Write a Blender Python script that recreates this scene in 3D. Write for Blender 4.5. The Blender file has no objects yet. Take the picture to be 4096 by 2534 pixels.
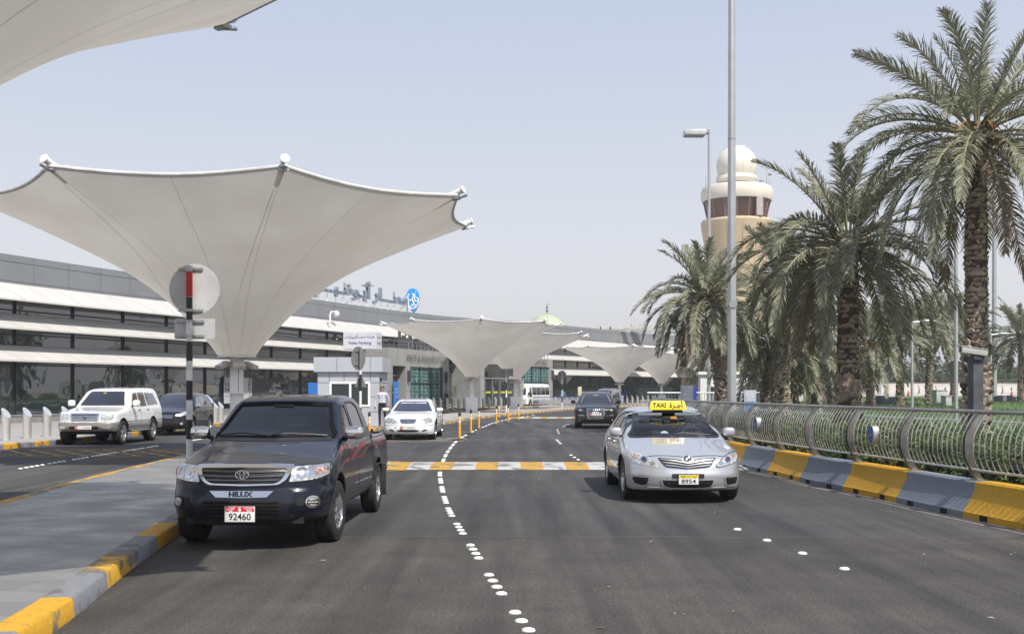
import bpy, bmesh, math, random, unicodedata
import numpy as np
from mathutils import Vector, Matrix
from mathutils.geometry import delaunay_2d_cdt
R = math.radians
random.seed(7); rng = np.random.default_rng(7)
SC = bpy.context.scene
COL = SC.collection
# ---------------------------------------------------------------- camera, sky, sun, exposure
CAMH, FS, CX, HY = 1.7, 4440.0, 2048.0, 1564.0        # eye height, focal length / centre / horizon in photo pixels
cam = bpy.data.cameras.new('camera'); camo = bpy.data.objects.new('camera', cam); COL.objects.link(camo)
camo.location = (0, 0, CAMH); camo.rotation_euler = (R(90), 0, 0)
cam.sensor_width = 36; cam.lens = FS / 4096 * 36; cam.shift_y = (HY - 1267) / 4096
cam.clip_end = 5000; cam.clip_start = 0.1
SC.camera = camo
SUN = Vector((0.42, -0.66, 1.0)).normalized()
w = bpy.data.worlds.new('World'); SC.world = w; w.use_nodes = True
nt = w.node_tree; nt.nodes.clear()
sky = nt.nodes.new('ShaderNodeTexSky'); sky.sky_type = 'NISHITA'; sky.sun_disc = False
sky.sun_elevation = math.asin(SUN.z); sky.sun_rotation = math.atan2(SUN.x, SUN.y)
sky.air_density = 1.0; sky.dust_density = 2.0; sky.ozone_density = 2.0; sky.altitude = 0
wtc = nt.nodes.new('ShaderNodeTexCoord'); wsp = nt.nodes.new('ShaderNodeSeparateXYZ'); nt.links.new(wtc.outputs['Generated'], wsp.inputs[0])
wrp = nt.nodes.new('ShaderNodeValToRGB'); nt.links.new(wsp.outputs[2], wrp.inputs[0]); we = wrp.color_ramp.elements
for i, (p_, c_) in enumerate([(0, (7.7,7.5,7.6)), (.10, (7.2,7.15,7.45)), (.22, (6.05,6.35,7.15)), (.36, (4.9,5.5,7.0)), (1.0, (3.6,4.3,6.2))]):      # dusty air: pale towards the horizon
    q_ = we[i] if i < 2 else we.new(p_)
    q_.position = p_; q_.color = (*[v/10 for v in c_], 1)
wsc = nt.nodes.new('ShaderNodeVectorMath'); wsc.operation = 'SCALE'; wsc.inputs['Scale'].default_value = 10.0; nt.links.new(wrp.outputs[0], wsc.inputs[0])
wmx = nt.nodes.new('ShaderNodeMix'); wmx.data_type = 'RGBA'; wmx.inputs[0].default_value = 0.82; nt.links.new(sky.outputs[0], wmx.inputs[6]); nt.links.new(wsc.outputs[0], wmx.inputs[7])
bg = nt.nodes.new('ShaderNodeBackground'); bg.inputs['Strength'].default_value = 0.11
wo = nt.nodes.new('ShaderNodeOutputWorld')
nt.links.new(wmx.outputs[2], bg.inputs['Color']); nt.links.new(bg.outputs[0], wo.inputs['Surface'])
sl = bpy.data.lights.new('sun', 'SUN'); sl.energy = 5.0; sl.angle = R(0.55); sl.color = (1.0, 0.95, 0.87)
slo = bpy.data.objects.new('sun', sl); COL.objects.link(slo)
slo.rotation_euler = SUN.to_track_quat('Z', 'Y').to_euler()
SC.view_settings.view_transform = 'Standard'; SC.view_settings.look = 'None'
SC.view_settings.exposure = 0.17; SC.view_settings.gamma = 1.0
SC.render.engine = 'CYCLES'
SC.cycles.max_bounces = 8; SC.cycles.transparent_max_bounces = 16; SC.cycles.caustics_reflective = False; SC.cycles.caustics_refractive = False
SC.cycles.use_denoising = True
# ---------------------------------------------------------------- helpers
def at(sx, sy, d):                       # photo pixel + distance -> point
    return Vector(((sx - CX) / FS * d, d, CAMH - (sy - HY) / FS * d))
def gnd(sx, sy, z=0.0):
    return at(sx, sy, (CAMH - z) * FS / (sy - HY))
def D(x, y): return (x * 1.676, y * 1.676)

class MB:
    def __init__(s): s.v = []; s.f = []; s.mi = []; s.m = 0
    def add(s, vs, fs, m=None):
        o = len(s.v); s.v += [tuple(p) for p in vs]
        for f in fs: s.f.append(tuple(i + o for i in f)); s.mi.append(s.m if m is None else m)
        return s
    def box(s, c, d, rz=0.0, m=None, M=None):
        x, y, z = d[0] / 2, d[1] / 2, d[2] / 2
        T = Matrix.Translation(c) @ Matrix.Rotation(rz, 4, 'Z')
        if M is not None: T = M @ T
        vs = [T @ Vector(p) for p in ((-x,-y,-z),(x,-y,-z),(x,y,-z),(-x,y,-z),(-x,-y,z),(x,-y,z),(x,y,z),(-x,y,z))]
        return s.add(vs, [(0,3,2,1),(4,5,6,7),(0,1,5,4),(1,2,6,5),(2,3,7,6),(3,0,4,7)], m)
    def box2(s, a, b, m=None):
        return s.box([(a[i] + b[i]) / 2 for i in range(3)], [abs(b[i] - a[i]) for i in range(3)], 0, m)
    def path(s, pts, r, n=8, m=None, caps=True, closed=False, flat=1.0, up=None):
        pts = [Vector(p) for p in pts]; N = len(pts)
        rr = r if hasattr(r, '__len__') else [r] * N
        rings = []; ref = None
        for i, p in enumerate(pts):
            if closed: t = pts[(i + 1) % N] - pts[i - 1]
            else: t = (pts[min(i + 1, N - 1)] - pts[max(i - 1, 0)])
            t.normalize()
            if ref is None:
                u = Vector(up) if up is not None else (Vector((0, 0, 1)) if abs(t.z) < 0.9 else Vector((1, 0, 0)))
                a = t.cross(u).normalized()
            else:
                a = (ref - t * ref.dot(t)).normalized()
            b = t.cross(a); ref = a
            rings.append([p + (a * math.cos(2 * math.pi * k / n) + b * math.sin(2 * math.pi * k / n) * flat) * rr[i] for k in range(n)])
        vs = [q for g in rings for q in g]; fs = []
        for i in range(N if closed else N - 1):
            j = (i + 1) % N
            for k in range(n):
                l = (k + 1) % n; fs.append((i * n + k, i * n + l, j * n + l, j * n + k))
        if caps and not closed: fs.append(tuple(range(n))[::-1]); fs.append(tuple((N - 1) * n + k for k in range(n)))
        return s.add(vs, fs, m)
    def tube(s, p0, p1, r0, r1=None, n=10, m=None, caps=True): return s.path([p0, p1], [r0, r0 if r1 is None else r1], n, m, caps)
    def lathe(s, prof, n=24, c=(0, 0, 0), m=None, M=None, a0=0.0, a1=2 * math.pi):
        full = abs(a1 - a0 - 2 * math.pi) < 1e-6; k = n if full else n + 1
        vs = []; fs = []
        for r, z in prof:
            for i in range(k):
                a = a0 + (a1 - a0) * i / n; p = Vector((r * math.cos(a), r * math.sin(a), z)) + Vector(c)
                vs.append(M @ p if M is not None else p)
        for j in range(len(prof) - 1):
            for i in range(n):
                l = (i + 1) % k; fs.append((j * k + i, j * k + l, (j + 1) * k + l, (j + 1) * k + i))
        return s.add(vs, fs, m)
    def prism(s, poly, f0, f1, m=None, cap=True):      # poly 2-D, f0/f1 map (u,v) -> 3-D at both ends
        n = len(poly); vs = [f0(*p) for p in poly] + [f1(*p) for p in poly]
        fs = [(i, (i + 1) % n, n + (i + 1) % n, n + i) for i in range(n)]
        if cap: fs += [tuple(range(n))[::-1], tuple(range(n, 2 * n))]
        return s.add(vs, fs, m)
    def ell(s, c, r, n=12, k=8, m=None, M=None, e=1.0):
        def sp(t): return math.copysign(abs(t) ** e, t)
        vs = []; fs = []
        for j in range(k + 1):
            b = -math.pi / 2 + math.pi * j / k
            for i in range(n):
                a = 2 * math.pi * i / n
                p = Vector((r[0] * sp(math.cos(b)) * sp(math.cos(a)), r[1] * sp(math.cos(b)) * sp(math.sin(a)), r[2] * sp(math.sin(b))))
                if M is not None: p = M @ p
                vs.append(p + Vector(c))
        for j in range(k):
            for i in range(n): fs.append((j * n + i, j * n + (i + 1) % n, (j + 1) * n + (i + 1) % n, (j + 1) * n + i))
        return s.add(vs, fs, m)
    def join(s, o, M=None):
        return s.add([M @ Vector(p) for p in o.v] if M is not None else o.v, [], None) if 0 else s._join(o, M)
    def _join(s, o, M):
        off = len(s.v); s.v += [tuple(M @ Vector(p)) for p in o.v] if M is not None else list(o.v)
        s.f += [tuple(i + off for i in f) for f in o.f]; s.mi += o.mi; return s
    def mesh(s, name, mats, smooth=True, ang=38, bevel=0.0, recalc=True):
        me = bpy.data.meshes.new(name); me.from_pydata(s.v, [], s.f)
        for m in (mats if isinstance(mats, (list, tuple)) else [mats]): me.materials.append(m)
        me.polygons.foreach_set('material_index', s.mi)
        if recalc or bevel:
            bm = bmesh.new(); bm.from_mesh(me)
            bmesh.ops.remove_doubles(bm, verts=bm.verts, dist=1e-5)
            if recalc: bmesh.ops.recalc_face_normals(bm, faces=bm.faces)
            if bevel:
                es = [e for e in bm.edges if len(e.link_faces) == 2 and e.calc_face_angle(0) > R(30)]
                bmesh.ops.bevel(bm, geom=es, offset=bevel, segments=2, profile=0.6, affect='EDGES', clamp_overlap=True)
            bm.to_mesh(me); bm.free()
        if smooth:
            me.polygons.foreach_set('use_smooth', [True] * len(me.polygons)); me.set_sharp_from_angle(angle=R(ang))
        me.update(); return me
    def build(s, name, mats, parent=None, **k):
        return link(name, s.mesh(name, mats, **k), parent)

def link(name, me, parent=None):
    o = bpy.data.objects.new(name, me); COL.objects.link(o)
    if parent is not None: o.parent = parent
    return o
def tag(o, label, cat, group=None):
    o['label'] = label; o['category'] = cat
    if group: o['group'] = group
    return o
def thing(name, label, cat, loc=(0, 0, 0), rz=0.0, group=None):
    o = bpy.data.objects.new(name, None); COL.objects.link(o); o.empty_display_size = 0.2
    o.location = loc; o.rotation_euler = (0, 0, rz)
    return tag(o, label, cat, group)
def struct(name, mb, mats, kind='structure', **k):
    o = mb.build(name, mats, None, **k); o['kind'] = kind; return o
def copy_tree(o, parent=None):
    c = o.copy(); COL.objects.link(c)
    if parent is not None: c.parent = parent; c.matrix_parent_inverse = o.matrix_parent_inverse.copy()
    for ch in list(o.children): copy_tree(ch, c)
    return c
def place(o, loc, rz=0.0, label=None, sc=None):
    o.location = loc; o.rotation_euler = (0, 0, rz)
    if label: o['label'] = label
    if sc: o.scale = (sc, sc, sc)
    return o
ORD = ['first','second','third','fourth','fifth','sixth','seventh','eighth','ninth','tenth','eleventh','twelfth','thirteenth','fourteenth','fifteenth','sixteenth','seventeenth','eighteenth','nineteenth','twentieth'] + ['twenty-' + w for w in ('first','second','third','fourth','fifth','sixth','seventh','eighth','ninth')]

def pchip(pts):
    p = np.array(sorted(pts), dtype=float); x, y = p[:, 0], p[:, 1]; h = np.diff(x); d = np.diff(y) / h
    m = np.zeros_like(y); m[0], m[-1] = d[0], d[-1]
    for i in range(1, len(x) - 1):
        if d[i - 1] * d[i] > 0:
            w1, w2 = 2 * h[i] + h[i - 1], h[i] + 2 * h[i - 1]; m[i] = (w1 + w2) / (w1 / d[i - 1] + w2 / d[i])
    def f(t):
        t = np.clip(np.asarray(t, dtype=float), x[0], x[-1]); i = np.clip(np.searchsorted(x, t, 'right') - 1, 0, len(h) - 1)
        s = (t - x[i]) / h[i]; s2, s3 = s * s, s * s * s
        return (2*s3-3*s2+1)*y[i] + (s3-2*s2+s)*h[i]*m[i] + (-2*s3+3*s2)*y[i+1] + (s3-s2)*h[i]*m[i+1]
    return f
def smoothpoly(poly, n=4):                 # Catmull-Rom closed outline
    P = [np.array(p, float) for p in poly]; N = len(P); out = []
    for i in range(N):
        a, b, c, d = P[i - 1], P[i], P[(i + 1) % N], P[(i + 2) % N]
        for k in range(n):
            t = k / n
            out.append(tuple(0.5 * (2*b + (c-a)*t + (2*a-5*b+4*c-d)*t*t + (3*b-a-3*c+d)*t**3)))
    return out
def roundpoly(poly, r, n=4):               # rounded corners
    P = [np.array(p, float) for p in poly]; P = [p for i, p in enumerate(P) if np.linalg.norm(p - P[i - 1]) > 1e-6]; N = len(P); out = []
    for i in range(N):
        a, b, c = P[i - 1], P[i], P[(i + 1) % N]
        u, v = a - b, c - b; lu, lv = np.linalg.norm(u), np.linalg.norm(v); q = min(r, lu * 0.45, lv * 0.45)
        s, e = b + u / lu * q, b + v / lv * q
        for k in range(n + 1):
            t = k / n; out.append(tuple((1-t)**2 * s + 2*t*(1-t) * b + t*t * e))
    return out
def circ(cx, cy, rx, ry=None, n=28): return [(cx + rx * math.cos(2*math.pi*i/n), cy + (rx if ry is None else ry) * math.sin(2*math.pi*i/n)) for i in range(n)]
def stroke(pts, wd, closed=False):         # thin 2-D band around a polyline
    P = [np.array(p, float) for p in pts]; N = len(P); L = []; Rr = []
    for i in range(N):
        t = (P[(i + 1) % N] - P[i - 1]) if closed else (P[min(i + 1, N - 1)] - P[max(i - 1, 0)])
        t = t / (np.linalg.norm(t) + 1e-9); nn = np.array((-t[1], t[0])); L.append(tuple(P[i] + nn * wd / 2)); Rr.append(tuple(P[i] - nn * wd / 2))
    if closed: return L, Rr
    return L + Rr[::-1]
def cdt(poly, step):
    poly = [p for i, p in enumerate(poly) if abs(p[0]-poly[i-1][0]) + abs(p[1]-poly[i-1][1]) > 1e-6]
    A = np.array(poly); lo, hi = A.min(0), A.max(0); pts = [Vector(p) for p in poly]; n = len(pts)
    if step:
        nx, ny = int((hi[0]-lo[0]) / step), int((hi[1]-lo[1]) / step)
        for i in range(1, nx + 1):
            for j in range(1, ny + 1):
                q = (lo[0] + (i - 0.5 + 0.013 * j % 0.1) * step, lo[1] + (j - 0.5) * step)
                pts.append(Vector(q))
        if len(pts) > n:
            Q = np.array([tuple(p) for p in pts[n:]]); sd = polysdf(Q[:, 0], Q[:, 1], A)
            pts = pts[:n] + [p for p, s in zip(pts[n:], sd) if s < -0.25 * step]
    v, e, f, *_ = delaunay_2d_cdt(pts, [], [list(range(n))], 1, 1e-7)
    return [tuple(p) for p in v], [tuple(q) for q in f]
def polysdf(X, Y, poly):
    P = np.array(poly, float); d = np.full(np.shape(X), 1e9); s = np.ones(np.shape(X), bool)
    for i in range(len(P)):
        a, b = P[i], P[i - 1]; e = b - a; wx, wy = X - a[0], Y - a[1]
        t = np.clip((wx * e[0] + wy * e[1]) / (e @ e + 1e-12), 0, 1)
        d = np.minimum(d, (wx - e[0]*t)**2 + (wy - e[1]*t)**2)
        c1, c2, c3 = Y >= a[1], Y < b[1], e[0] * wy > e[1] * wx
        s ^= (c1 & c2 & c3) | (~c1 & ~c2 & ~c3)
    return np.where(s, 1.0, -1.0) * np.sqrt(d)

# ---------------------------------------------------------------- lettering (Arabic is shaped by hand: Blender does not join letters)
_forms = {}
for cp in range(0xFE70, 0xFEFD):
    dcm = unicodedata.decomposition(chr(cp)).split()
    if len(dcm) == 2: _forms.setdefault(chr(int(dcm[1], 16)), {})[dcm[0]] = chr(cp)
    elif len(dcm) == 3: _forms.setdefault(chr(int(dcm[1], 16)) + chr(int(dcm[2], 16)), {})[dcm[0]] = chr(cp)
def arabic(s):
    toks = []; i = 0
    while i < len(s):
        if s[i:i+2] in _forms: toks.append(s[i:i+2]); i += 2
        else: toks.append(s[i]); i += 1
    out = []
    for i, t in enumerate(toks):
        def joins_next(k): return k == '\u0640' or ('<initial>' in _forms.get(k, {}))
        def joins_prev(k): return k == '\u0640' or ('<final>' in _forms.get(k, {}))
        p = i > 0 and joins_next(toks[i-1]) and joins_prev(t)
        n = i + 1 < len(toks) and joins_next(t) and joins_prev(toks[i+1])
        F = _forms.get(t)
        if not F: out.append(t); continue
        out.append(F.get('<medial>' if p and n else '<final>' if p else '<initial>' if n else '<isolated>', t))
    return ''.join(reversed(out))
def text_mesh(s, size=1.0, depth=0.0, bold=0.0, width=None, squeeze=1.0):
    cu = bpy.data.curves.new('lettering', 'FONT'); cu.body = s; cu.size = size; cu.extrude = depth; cu.offset = bold
    cu.align_x = 'CENTER'; cu.align_y = 'CENTER'; cu.resolution_u = 3
    o = bpy.data.objects.new('lettering', cu); COL.objects.link(o)
    dg = bpy.context.evaluated_depsgraph_get(); me = bpy.data.meshes.new_from_object(o.evaluated_get(dg))
    bpy.data.objects.remove(o); bpy.data.curves.remove(cu)
    n = len(me.vertices); co = np.zeros(n * 3); me.vertices.foreach_get('co', co); co = co.reshape(-1, 3)
    lo, hi = co[:, :2].min(0), co[:, :2].max(0); co[:, :2] -= (lo + hi) / 2
    sx = squeeze * (width / (hi[0] - lo[0]) if width else 1.0)
    co[:, 0] *= sx; me.vertices.foreach_set('co', co.ravel()); me.update()
    return me
def text(name, s, M, material, parent, size=0.1, depth=0.0, bold=0.0, width=None):
    me = text_mesh(s, size, depth, bold, width); me.transform(M); me.materials.clear(); me.materials.append(material)
    return link(name, me, parent)
def face_M(p, nrm=(0, -1, 0), up=(0, 0, 1)):          # text standing at p, readable from the side nrm points to
    n = Vector(nrm).normalized(); u = Vector(up); x = u.cross(n).normalized(); u = n.cross(x)
    return Matrix(((x.x, u.x, n.x, p[0]), (x.y, u.y, n.y, p[1]), (x.z, u.z, n.z, p[2]), (0, 0, 0, 1)))

# ---------------------------------------------------------------- materials
MATS = {}
def _new(name):
    m = bpy.data.materials.new(name); m.use_nodes = True; n = m.node_tree.nodes; n.clear()
    o = n.new('ShaderNodeOutputMaterial'); b = n.new('ShaderNodeBsdfPrincipled'); m.node_tree.links.new(b.outputs[0], o.inputs[0])
    return m, m.node_tree, b, o
def mat(name, col, rough=0.5, metal=0.0, var=0.12, scale=3.0, bump=0.0, bscale=60.0, coat=0.0, spec=0.5, col2=None, emit=None, rvar=0.0, streak=None):
    if name in MATS: return MATS[name]
    m, t, b, o = _new(name); n, l = t.nodes, t.links
    b.inputs['Roughness'].default_value = rough; b.inputs['Metallic'].default_value = metal
    b.inputs['Specular IOR Level'].default_value = spec
    if coat: b.inputs['Coat Weight'].default_value = coat; b.inputs['Coat Roughness'].default_value = 0.03
    tc = n.new('ShaderNodeTexCoord'); tx = n.new('ShaderNodeTexNoise'); tx.inputs['Scale'].default_value = scale; tx.inputs['Detail'].default_value = 7
    src = tc.outputs['Object']
    if streak:
        mp = n.new('ShaderNodeMapping'); mp.inputs['Scale'].default_value = streak; l.new(src, mp.inputs[0]); src = mp.outputs[0]
    l.new(src, tx.inputs['Vector'])
    rp = n.new('ShaderNodeValToRGB'); l.new(tx.outputs[0], rp.inputs[0])
    c2 = col2 or tuple(max(0, c * (1 - var * 2)) for c in col[:3]); c1 = tuple(min(1, c * (1 + var)) for c in col[:3])
    rp.color_ramp.elements[0].position = 0.3; rp.color_ramp.elements[0].color = (*c2, 1)
    rp.color_ramp.elements[1].position = 0.7; rp.color_ramp.elements[1].color = (*c1, 1)
    l.new(rp.outputs[0], b.inputs['Base Color'])
    if rvar:
        mr = n.new('ShaderNodeMapRange'); l.new(tx.outputs[0], mr.inputs[0]); mr.inputs['To Min'].default_value = rough - rvar; mr.inputs['To Max'].default_value = rough + rvar
        l.new(mr.outputs[0], b.inputs['Roughness'])
    if bump:
        t2 = n.new('ShaderNodeTexNoise'); t2.inputs['Scale'].default_value = bscale; t2.inputs['Detail'].default_value = 4; l.new(tc.outputs['Object'], t2.inputs['Vector'])
        bp = n.new('ShaderNodeBump'); bp.inputs['Strength'].default_value = bump; bp.inputs['Distance'].default_value = 0.02
        l.new(t2.outputs[0], bp.inputs['Height']); l.new(bp.outputs[0], b.inputs['Normal'])
    if emit: b.inputs['Emission Color'].default_value = (*col[:3], 1); b.inputs['Emission Strength'].default_value = emit
    MATS[name] = m; return m
def glass(name, tint, refl=1.0, rough=0.0, ior=1.5, trans=1.0):
    if name in MATS: return MATS[name]
    m = bpy.data.materials.new(name); m.use_nodes = True; t = m.node_tree; n, l = t.nodes, t.links; n.clear()
    o = n.new('ShaderNodeOutputMaterial'); tr = n.new('ShaderNodeBsdfTransparent'); tr.inputs[0].default_value = (*tint, 1)
    g = n.new('ShaderNodeBsdfGlossy'); g.inputs['Roughness'].default_value = rough; g.inputs[0].default_value = (refl, refl, refl, 1)
    fr = n.new('ShaderNodeFresnel'); fr.inputs[0].default_value = ior; mx = n.new('ShaderNodeMixShader')
    l.new(fr.outputs[0], mx.inputs[0]); l.new(tr.outputs[0], mx.inputs[1]); l.new(g.outputs[0], mx.inputs[2]); l.new(mx.outputs[0], o.inputs[0])
    MATS[name] = m; return m
def paint(name, col, metal=0.0, rough=0.35, coat=1.0, dust=0.35, spec=.5):
    if name in MATS: return MATS[name]
    m, t, b, o = _new(name); n, l = t.nodes, t.links
    b.inputs['Metallic'].default_value = metal; b.inputs['Roughness'].default_value = rough; b.inputs['Coat Weight'].default_value = coat; b.inputs['Coat Roughness'].default_value = 0.025
    tc = n.new('ShaderNodeTexCoord'); tx = n.new('ShaderNodeTexNoise'); tx.inputs['Scale'].default_value = 2.2; tx.inputs['Detail'].default_value = 6; l.new(tc.outputs['Object'], tx.inputs['Vector'])
    rp = n.new('ShaderNodeValToRGB'); l.new(tx.outputs[0], rp.inputs[0])
    rp.color_ramp.elements[0].position = 0.35; rp.color_ramp.elements[0].color = (*[c * 0.9 for c in col], 1); rp.color_ramp.elements[1].position = 0.65; rp.color_ramp.elements[1].color = (*col, 1)
    # road dust that settles low on the body
    sp = n.new('ShaderNodeSeparateXYZ'); l.new(tc.outputs['Object'], sp.inputs[0]); mr = n.new('ShaderNodeMapRange'); l.new(sp.outputs[2], mr.inputs[0])
    mr.inputs['From Min'].default_value = 0.75; mr.inputs['From Max'].default_value = 0.2; mr.inputs['To Max'].default_value = dust; b.inputs['Specular IOR Level'].default_value = spec
    mu = n.new('ShaderNodeMath'); mu.operation = 'MULTIPLY'; l.new(mr.outputs[0], mu.inputs[0]); l.new(tx.outputs[0], mu.inputs[1])
    mx = n.new('ShaderNodeMix'); mx.data_type = 'RGBA'; l.new(mu.outputs[0], mx.inputs[0]); l.new(rp.outputs[0], mx.inputs[6]); mx.inputs[7].default_value = (0.28, 0.25, 0.21, 1)
    l.new(mx.outputs[2], b.inputs['Base Color'])
    MATS[name] = m; return m
CHROME = mat('chrome', (0.72, 0.73, 0.75), 0.08, 1.0, 0.03)
BLACKPL = mat('black_plastic', (0.018, 0.018, 0.02), 0.45, 0, 0.2, 8)
RUBBER = mat('tyre_rubber', (0.022, 0.021, 0.02), 0.75, 0, 0.25, 9)
DARKIN = mat('dark_interior', (0.02, 0.02, 0.023), 0.8, 0, 0.3, 5)
WHITEP = mat('white_paint', (0.78, 0.78, 0.76), 0.45, 0, 0.05, 2)
STEEL = mat('brushed_steel', (0.56, 0.54, 0.51), 0.32, 1.0, 0.10, 6, rvar=0.08)
GALV = mat('galvanised_steel', (0.42, 0.44, 0.45), 0.45, 0.75, 0.14, 7, rvar=0.1)
PLATEW = mat('plate_white', (0.8, 0.8, 0.78), 0.4, 0, 0.03)
PLATER = mat('plate_red', (0.65, 0.02, 0.04), 0.4, 0, 0.05)
MATTE = mat('matte_black', (.010,.010,.011), .9, 0, .2, 8, spec=.1)
INK = mat('black_ink', (0.012, 0.012, 0.014), 0.5, 0, 0.05)
YELLOW = mat('taxi_yellow', (0.92, 0.66, 0.01), 0.3, 0, 0.04, coat=0.3)
LENS = mat('headlamp_reflector', (0.74, 0.75, 0.74), 0.2, 0.55, 0.30, 26, coat=1.0)
LENSD = mat('headlamp_dark', (0.10, 0.105, 0.11), 0.12, 0.6, 0.5, 30, coat=1.0)
AMBER = mat('amber_lens', (0.62, 0.22, 0.06), 0.15, 0.1, 0.3, 20, coat=1.0)
REDL = mat('red_lens', (0.45, 0.02, 0.02), 0.15, 0.0, 0.2, 20, coat=1.0)
CARGLASS = mat('dark_car_glass', (0.012, 0.015, 0.022), 0.03, 0, 0.1, 2, spec=0.8, coat=1.0)
# ---------------------------------------------------------------- cars: one smooth body field per car, meshed, then fitted with parts
def smax(a, b, k):
    h = np.maximum(k - np.abs(a - b), 0) / k
    return np.maximum(a, b) + h * h * k * 0.25
def nets(F, org, h):
    ins = F < 0; X, Y, Z = F.shape; cx, cy, cz = X-1, Y-1, Z-1
    cnt = np.zeros((cx, cy, cz), np.int8)
    for i in (0, 1):
        for j in (0, 1):
            for k in (0, 1): cnt += ins[i:i+cx, j:j+cy, k:k+cz]
    act = (cnt > 0) & (cnt < 8); idx = np.full((cx, cy, cz), -1, np.int32); I = np.argwhere(act); idx[act] = np.arange(len(I))
    S = np.zeros((len(I), 3)); N = np.zeros(len(I)); a0, b0, c0 = I[:, 0], I[:, 1], I[:, 2]
    cor = [(i, j, k) for i in (0, 1) for j in (0, 1) for k in (0, 1)]
    for p in cor:
        for ax in range(3):
            if p[ax]: continue
            q = list(p); q[ax] = 1
            f0 = F[a0+p[0], b0+p[1], c0+p[2]]; f1 = F[a0+q[0], b0+q[1], c0+q[2]]; m = (f0 < 0) != (f1 < 0)
            t = np.where(m, f0 / np.where(m, f0 - f1, 1), 0); v = np.array(p, float)[None].repeat(len(I), 0); v[:, ax] += t
            S += v * m[:, None]; N += m
    V = (I + S / N[:, None]) * h + org
    Q = []
    for ax in range(3):
        u, w_ = (ax + 1) % 3, (ax + 2) % 3
        sl0 = [slice(None)] * 3; sl1 = [slice(None)] * 3; sl0[ax] = slice(0, -1); sl1[ax] = slice(1, None)
        A, B = ins[tuple(sl0)], ins[tuple(sl1)]; E = np.argwhere(A != B)
        E = E[(E[:, u] > 0) & (E[:, w_] > 0) & (E[:, u] < F.shape[u]-1) & (E[:, w_] < F.shape[w_]-1)]
        fl = A[E[:, 0], E[:, 1], E[:, 2]]
        def at_(du, dw):
            G = E.copy(); G[:, u] += du; G[:, w_] += dw; return idx[G[:, 0], G[:, 1], G[:, 2]]
        q = np.stack([at_(-1, -1), at_(0, -1), at_(0, 0), at_(-1, 0)], 1)
        q[~fl] = q[~fl][:, ::-1]; Q.append(q)
    return V, np.concatenate(Q)

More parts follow.
